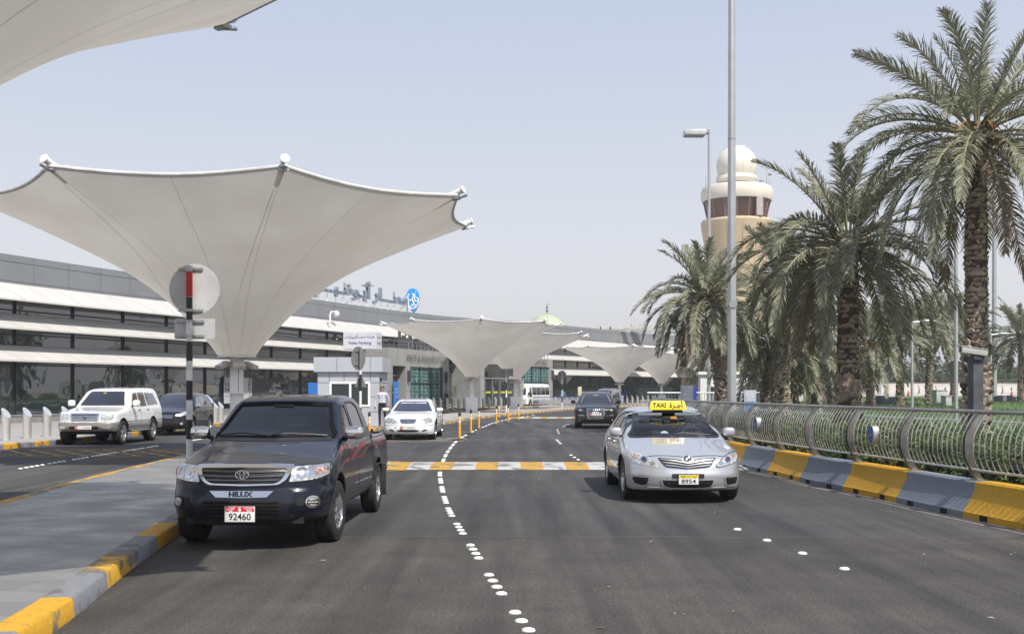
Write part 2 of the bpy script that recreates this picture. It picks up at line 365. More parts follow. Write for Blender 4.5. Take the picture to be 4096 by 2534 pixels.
def resample(poly, mx, closed=True):
    out = []; N = len(poly)
    for i in range(N if closed else N - 1):
        a, b = np.array(poly[i], float), np.array(poly[(i+1) % N], float); k = max(1, int(math.ceil(np.linalg.norm(b-a) / mx)))
        out += [tuple(a + (b-a)*j/k) for j in range(k)]
    return out if closed else out + [tuple(poly[-1])]
class Car:
    def __init__(s, name, label, cat, pos, head, P, group=None):
        s.P = P; s.L, s.W = P['L'], P['W']; s.name = name
        hx, hy = head; s.rz = math.atan2(-hx, hy)
        s.root = thing(name, label, cat, (pos[0], pos[1], pos[2] if len(pos) > 2 else 0), s.rz, group)
        s.loc = np.array((pos[0], pos[1], pos[2] if len(pos) > 2 else 0.0))
        c, sn = math.cos(s.rz), math.sin(s.rz); s.RI = np.array(((c, sn, 0), (-sn, c, 0), (0, 0, 1)))
        s.side, s.wy, s.fr, s.pl, s.top, s.cr = (pchip(P[k]) for k in ('side', 'wy', 'front', 'plan', 'top', 'crown'))
        s.re = pchip(P.get('rear', [(0, 0.1), (0.5, 0), (1.0, 0.1), (2, 0.3)])); s.rp = pchip(P.get('rplan', P['plan'])); s.bow = P.get('bow', 0.12)
        s.ops = []
    def phi0(s, x, y, z):
        P = s.P; ax = np.abs(x); u = np.clip(ax / s.W, 0, 1.05)
        w_ = s.W * s.side(z) * s.wy(y)
        for yw in P['wheels']:
            w_ = w_ + P.get('flare', 0.012) * np.exp(-(((y - yw) ** 2 + (z - P['r'] - 0.05) ** 2) / (P['r'] * 1.25) ** 2) ** 3)
        a = ax - w_
        yy = y - s.bow * u * u
        d = (z - (s.top(yy) - s.cr(yy) * u * u)) * 0.8
        f = smax(a, d, P.get('kt', 0.09))
        f = smax(f, s.fr(z) + s.pl(u) - y, P.get('kf', 0.07))
        f = smax(f, y - (s.L - s.re(z) - s.rp(u)), 0.08)
        return smax(f, P['zb'] + P.get('zbf', lambda y: 0)(y) - z, 0.05)
    def phi(s, x, y, z):
        P = s.P; f = s.phi0(x, y, z); ax = np.abs(x)
        for yw in P['wheels']:
            rr = np.sqrt((y - yw) ** 2 + (z - P['r']) ** 2) - P['ra']
            f = smax(f, -np.maximum(rr, (s.W - 0.36) - ax), 0.012)
        for op in s.ops: f = op(f, x, y, z)
        return f
    def grad(s, p, fn=None, e=0.004):
        fn = fn or s.phi0; x, y, z = p.T; f0 = fn(x, y, z)
        g = np.stack([fn(x+e, y, z) - fn(x-e, y, z), fn(x, y+e, z) - fn(x, y-e, z), fn(x, y, z+e) - fn(x, y, z-e)], 1) / (2*e)
        return f0, g
    # --- projection of outlines on the body
    def march(s, o, d, t0, t1, n=220):
        t = np.full(len(o), np.nan); ts = np.linspace(t0, t1, n); prev = np.full(len(o), 1.0); best = np.full(len(o), 1e9); tb = np.full(len(o), t0)
        for k, tt in enumerate(ts):
            p = o + d * tt; f = s.phi0(p[:, 0], p[:, 1], p[:, 2])
            hit = np.isnan(t) & (f < 0); t[hit] = tt; nb = f < best; best[nb] = f[nb]; tb[nb] = tt
        miss = np.isnan(t); t[miss] = tb[miss]; dt = (t1 - t0) / (n - 1); lo, hi = t - dt, t.copy()
        for _ in range(16):
            m = (lo + hi) / 2; p = o + d * m[:, None]; f = s.phi0(p[:, 0], p[:, 1], p[:, 2]); ins = f < 0
            hi = np.where(ins, m, hi); lo = np.where(ins, lo, m)
        hi[miss] = tb[miss]
        return o + d * hi[:, None]
    def hits(s, pts, mode):
        q = np.array(pts, float); n = len(q)
        if mode == 'view':
            d = np.stack([(q[:, 0]-CX)/FS, np.ones(n), -(q[:, 1]-HY)/FS], 1); o = (np.array((0, 0, CAMH)) - s.loc)[None].repeat(n, 0)
            o = o @ s.RI.T; d = d @ s.RI.T; Dm = s.loc[1]
            return s.march(o, d, Dm - 0.6, Dm + s.L + 0.4, 400)
        z = np.zeros(n)
        if mode == 'front': o = np.stack([q[:, 0], z - 0.4, q[:, 1]], 1); d = np.array((0, 1.0, 0)); T = s.L * 0.65
        elif mode == 'rear': o = np.stack([q[:, 0], z + s.L + 0.4, q[:, 1]], 1); d = np.array((0, -1.0, 0)); T = s.L * 0.5
        elif mode == 'side+': o = np.stack([z + s.W + 0.2, q[:, 0], q[:, 1]], 1); d = np.array((-1.0, 0, 0)); T = 1.0
        elif mode == 'side-': o = np.stack([z - s.W - 0.2, q[:, 0], q[:, 1]], 1); d = np.array((1.0, 0, 0)); T = 1.0
        elif mode == 'top': o = np.stack([q[:, 0], q[:, 1], z + 3.0], 1); d = np.array((0, 0, -1.0)); T = 3.0
        return s.march(o, d[None].repeat(n, 0), 0, T, 260)
    def patch(s, name, poly, mode, material, off=0.005, skirt=0.02, step=None, mirror=False, parent=None, flip=False):
        A = np.array(poly); size = max(np.ptp(A[:, 0]), np.ptp(A[:, 1])); step = min(step or size / 12, .07); V, F = cdt(resample(poly, max(step, .025)), step)
        p = s.hits(V, mode); _, g = s.grad(p); g /= np.linalg.norm(g, axis=1, keepdims=True) + 1e-9
        if flip: p[:, 0] *= -1; g[:, 0] *= -1
        top = p + g * off; n = len(top); fs = [tuple(f) for f in F]
        a, b, c = (top[[f[i] for f in fs]] for i in range(3)); nn = np.cross(b - a, c - a); ok = (nn * g[[f[0] for f in fs]]).sum(1) > 0
        fs = [f if o else f[::-1] for f, o in zip(fs, ok)]
        vs = list(map(tuple, top))
        if skirt:
            ed = {}
            for f in fs:
                for i in range(len(f)):
                    e = (f[i], f[(i+1) % len(f)]); ed[e] = 1
            bd = [e for e in ed if (e[1], e[0]) not in ed]; low = p - g * skirt; mp = {}
            for e in bd:
                for i in e:
                    if i not in mp: mp[i] = len(vs); vs.append(tuple(low[i]))
            fs += [(e[1], e[0], mp[e[0]], mp[e[1]]) for e in bd]
        out = []
        for sgn in ((1, -1) if mirror else (1,)):
            b_ = MB(); b_.add([(v[0]*sgn, v[1], v[2]) for v in vs], [f if sgn > 0 else f[::-1] for f in fs])
            out.append(b_.build(name, material, parent or s.root, recalc=False, ang=50))
        return out if mirror else out[0]
    def line(s, name, pts, mode, wd, material=None, off=0.003, mirror=False, closed=False, parent=None, skirt=0.004):
        pts = resample(pts, .07, closed); q = stroke(pts, wd, closed)
        if closed:
            L, Rr = q; N = len(L); obs = None; b_ = MB(); p = s.hits(L + Rr, mode); _, g = s.grad(p); g /= np.linalg.norm(g, axis=1, keepdims=True)+1e-9
            p = p + g * off; out = []
            lo_ = p - g * (off + skirt)
            for sgn in ((1, -1) if mirror else (1,)):
                b_ = MB(); vv = [tuple(v * np.array((sgn, 1, 1))) for v in np.concatenate([p, lo_])]
                b_.add(vv, [(i, (i+1) % N, N+(i+1) % N, N+i) for i in range(N)] + [(i, (i+1) % N, 2*N+(i+1) % N, 2*N+i) for i in range(N)] + [(N+i, N+(i+1) % N, 3*N+(i+1) % N, 3*N+i) for i in range(N)])
                out.append(b_.build(name, material or BLACKPL, parent or s.root))
            return out
        return s.patch(name, q, mode, material or BLACKPL, off, skirt, step=1e9 if 0 else None, mirror=mirror, parent=parent)
    # --- body
    def body(s, h, mats, doors=(), hood=None, bumper=None, hollow=None):
        P = s.P; W, L = s.W + 0.06, s.L; H = P['H'] + 0.05
        nx = int(W / h) + 3; ny = int((L + 0.16) / h) + 2; nz = int((H - P['zb'] + 0.12) / h) + 2
        xs = (np.arange(nx) - 0.5) * h; ys = -0.08 + np.arange(ny) * h; zs = P['zb'] - 0.06 + np.arange(nz) * h
        Xg, Yg, Zg = np.meshgrid(xs[1:], ys, zs, indexing='ij')
        F = s.phi(Xg.ravel(), Yg.ravel(), Zg.ravel()).reshape(Xg.shape); F = np.concatenate([F[::-1], F], 0)
        F[np.abs(F) < 1e-6] = 1e-6
        V, Q = nets(F, np.array((-xs[-1], ys[0], zs[0])), h)
        for _ in range(3):
            f0, g = s.grad(V, s.phi, 0.003); st = f0[:, None] * g / ((g * g).sum(1, keepdims=True) + 1e-6)
            ln = np.linalg.norm(st, axis=1, keepdims=True); V = V - st * np.minimum(1, 0.5 * h / (ln + 1e-9))
        _, g = s.grad(V, s.phi, 0.006); g /= np.linalg.norm(g, axis=1, keepdims=True) + 1e-9
        C = V[Q].mean(1); x, y, z = C.T; ax = np.abs(x); G = g[Q].mean(1)
        mi = np.zeros(len(Q), np.int32)
        for yw in P['wheels']:
            mi[(np.sqrt((y-yw)**2 + (z-P['r'])**2) < P['ra'] + 0.012) & (ax < s.W*1.02) & (np.abs(G[:, 0]) < 0.75) & (z < P['r'] + P['ra'] + 0.05)] = 1
            mi[(np.sqrt((y-yw)**2 + (z-P['r'])**2) < P['ra'] + 0.02) & (ax < s.W - 0.2)] = 1
        mi[(G[:, 2] < -0.75) & (z < P['zb'] + 0.12)] = 1
        if hollow is not None:
            f0 = s.phi0(x, y, z); mi[(f0 < -0.03) & (z > hollow[0] - 0.1) & (y > hollow[1] - .1) & (y < hollow[2] + .1)] = 1
        if P.get('two'): mi[(z < P['two'](y)) & (mi == 0)] = 2
        gid = np.zeros(len(Q), np.int32); names = ['body']
        for dname, (y0, y1, z0, z1) in doors:
            for sg in (1, -1):
                m = (x * sg > 0.45 * s.W) & (y > y0) & (y < y1) & (z > z0) & (z < z1) & (mi != 1); names.append(dname); gid[m & (gid == 0)] = len(names) - 1
        if hood is not None:
            m = (ax < hood[2](y) if callable(hood[2]) else ax < hood[2]) & (y > hood[0]) & (y < hood[1]) & (G[:, 2] > 0.35) & (z > 0.5); names.append('bonnet'); gid[m & (gid == 0)] = len(names) - 1
        if bumper is not None:
            m = (z < bumper[0]) & (y < bumper[1]) & (mi != 1); names.append('front_bumper'); gid[m & (gid == 0)] = len(names) - 1
        out = {}
        for k, nm in enumerate(names):
            q = Q[gid == k]
            if not len(q): continue
            u, inv = np.unique(q, return_inverse=True); inv = inv.reshape(q.shape)
            me = bpy.data.meshes.new(nm); me.vertices.add(len(u)); me.vertices.foreach_set('co', V[u].ravel())
            me.loops.add(len(q) * 4); me.loops.foreach_set('vertex_index', inv.ravel().astype(np.int32))
            me.polygons.add(len(q)); me.polygons.foreach_set('loop_start', np.arange(len(q), dtype=np.int32) * 4)
            for m in mats: me.materials.append(m)
            me.polygons.foreach_set('material_index', mi[gid == k]); me.polygons.foreach_set('use_smooth', np.ones(len(q), bool))
            me.update(calc_edges=True); me.normals_split_custom_set_from_vertices(g[u].tolist())
            out.setdefault(nm, []).append(link(nm, me, s.root))
        return out
    def cut_windows(s, openings, z0, y0, y1, t=0.05):
        """hollow cabin and glazed openings; openings: (polygon, plane) with plane 'front'/'rear'/'side'"""
        ymid = (y0 + y1) / 2
        def op(f, x, y, z):
            f = np.maximum(f, -np.maximum.reduce([s.phi0(x, y, z) + t, z0 - z, y0 - y, y - y1]))
            for poly, pl in openings:
                if pl == 'side': c = np.maximum(polysdf(y, z, poly), 0.3 - np.abs(x))
                elif pl == 'front': c = np.maximum.reduce([polysdf(np.abs(x) if 0 else x, z, poly), y - ymid, z0 - z])
                else: c = np.maximum.reduce([polysdf(x, z, poly), ymid - y, z0 - z])
                f = np.maximum(f, -c)
            return f
        s.ops.append(op)
    def wheel(s, style='five', rimr=0.62, wt=0.21, steer=0.0, rim=None, track=None):
        P = s.P; r = P['r']; T = track or (s.W - 0.03); rim = rim or mat('alloy_rim', (0.55, 0.56, 0.58), 0.25, 0.9, 0.1)
        q = r * rimr
        prof = [(q*0.92, -wt*.42), (q, -wt*.5), (r*.86, -wt*.54), (r*.965, -wt*.47), (r*.99, -wt*.40)]
        for k in range(4):
            xg = -wt*.36 + wt*.72 * (k + .5) / 4; hw = wt * .075; prof += [(r, xg - hw), (r, xg + hw)] + ([(r*.982, xg + hw + .004), (r*.982, xg + hw + .012)] if k < 3 else [])
        prof += [(r*.99, wt*.40), (r*.965, wt*.47), (r*.86, wt*.54), (q, wt*.5), (q*.92, wt*.42)]
        M = Matrix.Rotation(R(90), 4, 'Y')
        ty = MB().lathe(prof, 56, M=M).mesh('wheel', RUBBER, recalc=True, ang=30)
        b = MB(); b.lathe([(q*1.01, wt*.44), (q*1.0, wt*.49), (q*.93, wt*.47), (q*.88, wt*.30), (q*.88, wt*.05)], 40, M=M)
        b.lathe([(0.001, wt*.40), (q*.2, wt*.40), (q*.24, wt*.34), (q*.24, wt*.2)], 20, M=M)
        nsp = {'five': 5, 'seven': 7, 'ten': 10, 'steel': 8, 'six': 6}[style]
        for k in range(nsp):
            a = 2*math.pi*k/nsp + 0.3; wd = q * {'five': .17, 'seven': .12, 'ten': .07, 'steel': .13, 'six': .17}[style]
            ca, sa = math.cos(a), math.sin(a); pts = []
            for (rr, ww, zz) in ((q*.16, wd*.8, wt*.38), (q*.55, wd*.85, wt*.40), (q*.93, wd*1.25, wt*.44)):
                for sg in (-1, 1): pts.append((zz, rr*ca - sg*ww*sa, rr*sa + sg*ww*ca)); pts.append((zz - wt*.1, rr*ca - sg*ww*sa, rr*sa + sg*ww*ca))
            for i in (0, 4): b.add([pts[i+j] for j in range(8)], [(0, 2, 6, 4), (0, 4, 5, 1), (2, 3, 7, 6)])
        rm = b.mesh('rim', [rim], ang=30, recalc=True)
        bk = MB().lathe([(0.001, wt*.08), (q*.62, wt*.08), (q*.62, wt*.02), (q*.9, wt*.0)], 28, M=M).mesh('brake_disc', [mat('brake_metal', (.12, .115, .11), .5, .8, .2)], ang=30)
        for i, yw in enumerate(P['wheels']):
            for sg in (1, -1):
                o = link('wheel', ty, s.root); o.location = (sg*(T - wt/2), yw, r); o.rotation_euler = (0, 0, (0 if sg > 0 else math.pi) + (steer if i == 0 else 0))
                link('rim', rm, o); link('brake_disc', bk, o)
    def mirrors(s, c, size, material, glassy=True, arm=(0.7, 0.05), e=0.55, amber=None):
        for sg in (1, -1):
            b = MB(); b.ell((c[0]*sg, c[1], c[2]), size, 20, 14, e=e)
            # flat mirror face at the back
            o = b.build('wing_mirror', material, s.root, recalc=False, ang=60)
            a = MB(); a.path([(sg*(c[0]-size[0]*.6), c[1]+.01, c[2]-size[2]*.6), (sg*(c[0]-size[0]-.05), c[1]+.05, c[2]-size[2]*.95), (sg*arm[0], c[1]+.12, c[2]-size[2]*1.0)], [arm[1]*.8, arm[1], arm[1]*1.2], 8); a.build('mirror_arm', BLACKPL, o)
            gl = MB(); gl.prism(circ(0, 0, size[0]*.8, size[2]*.8, 18), lambda u, v: (c[0]*sg+u, c[1]+size[1]*.88, c[2]+v), lambda u, v: (c[0]*sg+u, c[1]+size[1]*1.02, c[2]+v)); gl.build('mirror_glass', CHROME, o)
    def plate(s, c, w_, h_, kind, num, code='', tilt=0.0, yoff=0.0):
        """c = local (x, z); the plate stands just proud of the bumper"""
        y = s.hits([(c[0], c[1]), (c[0]-w_*.45, c[1]), (c[0]+w_*.45, c[1]), (c[0], c[1]+h_*.45), (c[0], c[1]-h_*.45)], 'front')[:, 1].min() - 0.016 - yoff
        b = MB(); b.box((c[0], y + .004, c[1]), (w_, .008, h_)); o = b.build('number_plate', PLATEW, s.root, bevel=0.003)
        fr = MB(); fr.box((c[0], y + .011, c[1]), (w_ + .02, .008, h_ + .02)); fr.build('plate_holder', BLACKPL, o)
        if kind == 'tall':
            t = MB(); t.box((c[0], y - .001, c[1] + h_*.33), (w_*.96, .003, h_*.31)); t.build('plate_band', s.P.get('band', PLATER), o)
            text('plate_number', num, face_M((c[0], y - .0015, c[1] - h_*.165)), INK, o, h_*.62, 0, 0.0015, w_*.74)
        else:
            t = MB(); t.box((c[0] - w_*.41, y - .001, c[1]), (w_*.16, .003, h_*.94)); t.build('plate_band', PLATER, o)
            text('plate_code', code, face_M((c[0] - w_*.41, y - .004, c[1])), PLATEW, o, h_*.7, 0, .001)
            text('plate_number', num, face_M((c[0] + w_*.2, y - .0015, c[1])), INK, o, h_*.85, 0, .001, w_*.5)
            text('plate_script', arabic('أبوظبي'), face_M((c[0] - w_*.2, y - .0015, c[1] + h_*.16)), INK, o, h_*.26)
            text('plate_script', 'U.A.E', face_M((c[0] - w_*.2, y - .0015, c[1] - h_*.2)), INK, o, h_*.22)
        return o, y
    def decal_text(s, name, string, c, size, off, material, parent, width=None, bold=0.0):
        me = text_mesh(string, size, 0, bold, width); n = len(me.vertices); co = np.zeros(n*3); me.vertices.foreach_get('co', co); co = co.reshape(-1, 3)
        p = s.hits(np.stack([co[:, 0] + c[0], co[:, 1] + c[1]], 1), 'front'); _, g = s.grad(p); g /= np.linalg.norm(g, axis=1, keepdims=True); p = p + g*off
        me.vertices.foreach_set('co', p.ravel()); me.materials.clear(); me.materials.append(material); me.update(); return link(name, me, parent)
    def badge(s, c, kind, size, yoff=0.012, parent=None):
        y = s.hits([c], 'front')[0, 1] - yoff; b = MB()
        def ring(rx, rz, cx=0, cz=0, t=.0045, n=28): b.path([(c[0]+cx+rx*math.cos(2*math.pi*i/n), y, c[1]+cz+rz*math.sin(2*math.pi*i/n)) for i in range(n)], t, 6, closed=True)
        if kind == 'ovals': t = size*.085; ring(size, size*.68, t=t); ring(size*.34, size*.6, t=t*.9, cz=-size*.02); ring(size*.72, size*.27, 0, size*.30, t=t*.9)
        elif kind == 'star':
            ring(size, size, t=size*.1)
            for a in (90, 210, 330): b.tube((c[0], y, c[1]), (c[0]+size*math.cos(R(a)), y, c[1]+size*math.sin(R(a))), size*.12, size*.05, 6)
        elif kind == 'rings':
            for k in range(4): ring(size*.33, size*.33, (k-1.5)*size*.46, 0, t=size*.06, n=20)
        elif kind == 'h':
            ring(size, size*.8, t=size*.1); b.tube((c[0]-size*.4, y, c[1]-size*.5), (c[0]-size*.5, y, c[1]+size*.5), size*.12, None, 6); b.tube((c[0]+size*.4, y, c[1]-size*.5), (c[0]+size*.5, y, c[1]+size*.5), size*.12, None, 6); b.tube((c[0]-size*.45, y, c[1]), (c[0]+size*.45, y, c[1]), size*.1, None, 6)
        return b.build('badge', CHROME, parent or s.root)
def seat(parent, x, y, z, w_=0.5, h=0.62, m=None, head=True):
    m = m or mat('seat_fabric', (.045, .045, .05), .85, 0, .2, 20)
    b = MB(); b.box((x, y, z + h*.5), (w_, .13, h), M=None); b.box((x, y - .25, z + .02), (w_, .5, .16)); o = b.build('seat', m, parent, bevel=.035)
    if head: c = MB(); c.box((x, y + .02, z + h + .11), (w_*.5, .1, .17)); c.tube((x-.05, y, z+h-.02), (x-.05, y, z+h+.08), .008, None, 6); c.tube((x+.05, y, z+h-.02), (x+.05, y, z+h+.08), .008, None, 6); c.build('headrest', m, o, bevel=.03)
    return o
def steering(parent, x, y, z, rr=.19, tilt=25):
    b = MB(); M = Matrix.Translation((x, y, z)) @ Matrix.Rotation(R(90 - tilt), 4, 'X')
    b.path([M @ Vector((rr*math.cos(2*math.pi*i/24), rr*math.sin(2*math.pi*i/24), 0)) for i in range(24)], .014, 8, closed=True)
    for a in (0, 180, 270): b.tube(M @ Vector((0, 0, 0)), M @ Vector((rr*math.cos(R(a)), rr*math.sin(R(a)), 0)), .02, .013, 6)
    b.ell(M @ Vector((0, 0, 0)), (.06, .04, .06), 12, 8)
    return b.build('steering_wheel', mat('steering_leather', (.05, .05, .053), .4), parent)
# ---------------------------------------------------------------- people: one skinned body each, clothing as slots of the surface
SKIN = mat('skin', (.36,.20,.13), .55, 0, .08, 9); HAIR = mat('hair', (.02,.015,.012), .6, 0, .3, 40)
def skinned(name, verts, edges, radii, mats, parent, zones=None, sub=2):
    me = bpy.data.meshes.new(name); me.from_pydata(verts, edges, []); o = link(name, me, parent)
    o.modifiers.new('skin', 'SKIN').use_smooth_shade = True
    for v, r in zip(me.skin_vertices[0].data, radii): v.radius = r if isinstance(r, tuple) else (r, r)
    me.skin_vertices[0].data[0].use_root = True
    sb = o.modifiers.new('sub', 'SUBSURF'); sb.levels = sub; sb.render_levels = sub
    M_ = o.matrix_world.copy(); dg = bpy.context.evaluated_depsgraph_get(); m2 = bpy.data.meshes.new_from_object(o.evaluated_get(dg))
    o.modifiers.clear(); o.data = m2; m2.materials.clear()
    for m in mats: m2.materials.append(m)
    for p in m2.polygons: p.use_smooth = True; p.material_index = zones(p.center) if zones else 0
    return o
def person(label, loc, rz, pose, top, low, hair=HAIR, skin=SKIN, h=1.75, group=None, collar=None, cat='person'):
    root = thing('person', label, cat, loc, rz, group); k = h / 1.75
    V = []; E = []; Rd = []; idx = {}
    def add(n, p, r, par=None):
        idx[n] = len(V); V.append(tuple(c * k for c in p)); Rd.append(tuple(c * k for c in r) if isinstance(r, tuple) else r * k)
        if par: E.append((idx[par], idx[n]))
    P = dict(pelvis=(0,0,.96), waist=(0,0,1.08), chest=(0,-.01,1.28), upper=(0,0,1.40), neck=(0,0,1.49), skull0=(0,-.01,1.55), skull1=(0,-.015,1.64), skull2=(0,-.005,1.70),
             hipL=(.10,0,.92), kneeL=(.11,-.01,.50), ankL=(.11,.02,.09), toeL=(.13,-.13,.045), hipR=(-.10,0,.92), kneeR=(-.11,-.01,.50), ankR=(-.11,.02,.09), toeR=(-.13,-.13,.045),
             shL=(.19,0,1.41), elL=(.26,.03,1.13), wrL=(.27,-.03,.88), shR=(-.19,0,1.41), elR=(-.26,.03,1.13), wrR=(-.27,-.03,.88))
    P.update(pose)
    add('pelvis', P['pelvis'], (.165,.12)); add('waist', P['waist'], (.155,.11), 'pelvis'); add('chest', P['chest'], (.175,.12), 'waist'); add('upper', P['upper'], (.15,.095), 'chest'); add('neck', P['neck'], .055, 'upper')
    add('skull0', P['skull0'], (.066,.078), 'neck'); add('skull1', P['skull1'], (.078,.097), 'skull0'); add('skull2', P['skull2'], (.06,.075), 'skull1')
    for sd in 'LR':
        add('hip'+sd, P['hip'+sd], .095, 'pelvis'); add('knee'+sd, P['knee'+sd], .065, 'hip'+sd); add('ank'+sd, P['ank'+sd], .048, 'knee'+sd); add('toe'+sd, P['toe'+sd], (.045,.035), 'ank'+sd)
        add('sh'+sd, P['sh'+sd], .066, 'upper'); add('el'+sd, P['el'+sd], .047, 'sh'+sd); add('wr'+sd, P['wr'+sd], .032, 'el'+sd)
        e, w_ = Vector(P['el'+sd]), Vector(P['wr'+sd]); d = (w_ - e).normalized(); a = d.cross(Vector((0, 1, 0.2))).normalized()
        add('palm'+sd, w_ + d*.075, (.042,.022), 'wr'+sd)
        for i, (off, ln) in enumerate(((-.03,.075),(-.01,.088),(.012,.082),(.032,.065))):
            b0 = w_ + d*.10 + a*off; c = d.cross(a)
            add(f'f{i}a'+sd, b0, .010, 'palm'+sd); add(f'f{i}b'+sd, b0 + d*ln*.5 + c*.008, .009, f'f{i}a'+sd); add(f'f{i}c'+sd, b0 + d*ln*.95 + c*.03, .007, f'f{i}b'+sd)
        add('t0'+sd, w_ + d*.05 - a*.045, .011, 'palm'+sd); add('t1'+sd, w_ + d*.09 - a*.062, .009, 't0'+sd)
    wz, nz = P['waist'][2]*k - .06*k, P['neck'][2]*k
    nk = Vector(P['neck']); wv = {sd: Vector(P['wr'+sd])*k for sd in 'LR'}; sh = Vector(P['skull1'])*k; tk = {sd: Vector(P['ank'+sd])*k for sd in 'LR'}
    up = P.get('zone')
    def zones(c):
        for sd in 'LR':
            dd = (wv[sd] - Vector(P['el'+sd])*k).normalized(); q = c - wv[sd]; t = q.dot(dd)
            if 0 < t < .24*k and (q - dd*t).length < .085*k: return 2
            if (c - tk[sd]).length < .20*k and c.z < tk[sd].z + .0*k: return 3
        if (c - sh).length < .19*k and (c - nk*k).dot(sh - nk*k) > .0: return 2
        if P.get('bend') and c.z > wz: return 0
        hand = abs(c.x) > .20*k and c.z > .75*k
        return 0 if (c.z > wz or hand) else 1
    body = skinned('body', V, E, Rd, [top, low, skin, BLACKPL], root, zones)
    # hair cap, eyes, nose, ears
    hd = Vector(P['skull1'])*k; fw = Vector(P.get('face', (0,-1,0))).normalized(); upv = (Vector(P['skull2'])*k - Vector(P['skull0'])*k).normalized(); rt = fw.cross(upv).normalized(); fw = upv.cross(rt)
    B = Matrix((rt, -fw, upv)).transposed()
    b = MB(); b.lathe([(.0825,.0),(.086,.03),(.078,.065),(.05,.092),(.001,.1)], 18, M=Matrix.Translation(hd) @ B.to_4x4() @ Matrix.Translation((0,.018,.01)) @ Matrix.Diagonal((1*k,1.18*k,1*k,1))); b.build('hair', hair, body, recalc=False)
    b = MB()
    for sg in (-1, 1): b.ell(hd + rt*sg*.032*k + fw*.088*k + upv*.005*k, (.011*k,)*3, 8, 6)
    b.build('eyes', INK, body)
    b = MB(); b.ell(hd + fw*.098*k - upv*.018*k, (.013*k,.02*k,.02*k), 8, 6)
    for sg in (-1, 1): b.ell(hd + rt*sg*.084*k - upv*.01*k, (.012*k,.022*k,.03*k), 8, 6)
    b.build('nose_and_ears', skin, body)
    b = MB(); b.ell(hd + fw*.09*k - upv*.055*k, (.024*k,.012*k,.007*k), 10, 6); b.build('mouth', mat('lips', (.25,.10,.08), .5), body)
    if collar:
        b = MB(); b.lathe([(.068*k,0),(.064*k,.05*k),(.070*k,.052*k)], 16, c=nk*k - Vector((0,0,.035*k))); b.build('collar', collar, body)
        b = MB(); b.tube((0,-.125*k,1.42*k),(0,-.13*k,1.0*k), .006*k, None, 6); b.build('button_placket', mat('shirt_seam', (.5,.5,.52), .7), body)
        b = MB(); b.lathe([(.167*k,0),(.17*k,.035*k)], 20, M=Matrix.Translation((0,0,1.0*k)) @ Matrix.Diagonal((1,.74,1,1))); b.build('belt', BLACKPL, body)
    return root
SHIRT = mat('pale_shirt', (.58,.57,.66), .8, 0, .08, 18, bump=.15, bscale=18); TROUS = mat('black_trousers', (.016,.016,.02), .85, 0, .3, 8); BLUES = mat('blue_shirt', (.03,.09,.33), .8, 0, .15, 10); TEALS = mat('teal_shirt', (.06,.20,.36), .8, 0, .15, 10); LILAC = mat('lilac_shirt', (.42,.44,.66), .8, 0, .15, 10)
SITD = dict(pelvis=(0,0,.50), waist=(0,.05,.62), chest=(0,.07,.82), upper=(0,.06,.94), neck=(0,.05,1.03), skull0=(0,.035,1.09), skull1=(0,.03,1.18), skull2=(0,.04,1.24),
            hipL=(.10,-.03,.47), kneeL=(.13,-.46,.52), ankL=(.12,-.72,.18), toeL=(.12,-.86,.14), hipR=(-.10,-.03,.47), kneeR=(-.13,-.46,.52), ankR=(-.12,-.72,.18), toeR=(-.12,-.86,.14),
            shL=(.19,.05,.94), elL=(.25,-.15,.74), wrL=(.13,-.37,.90), shR=(-.19,.05,.94), elR=(-.27,-.16,.75), wrR=(-.12,-.38,.93))
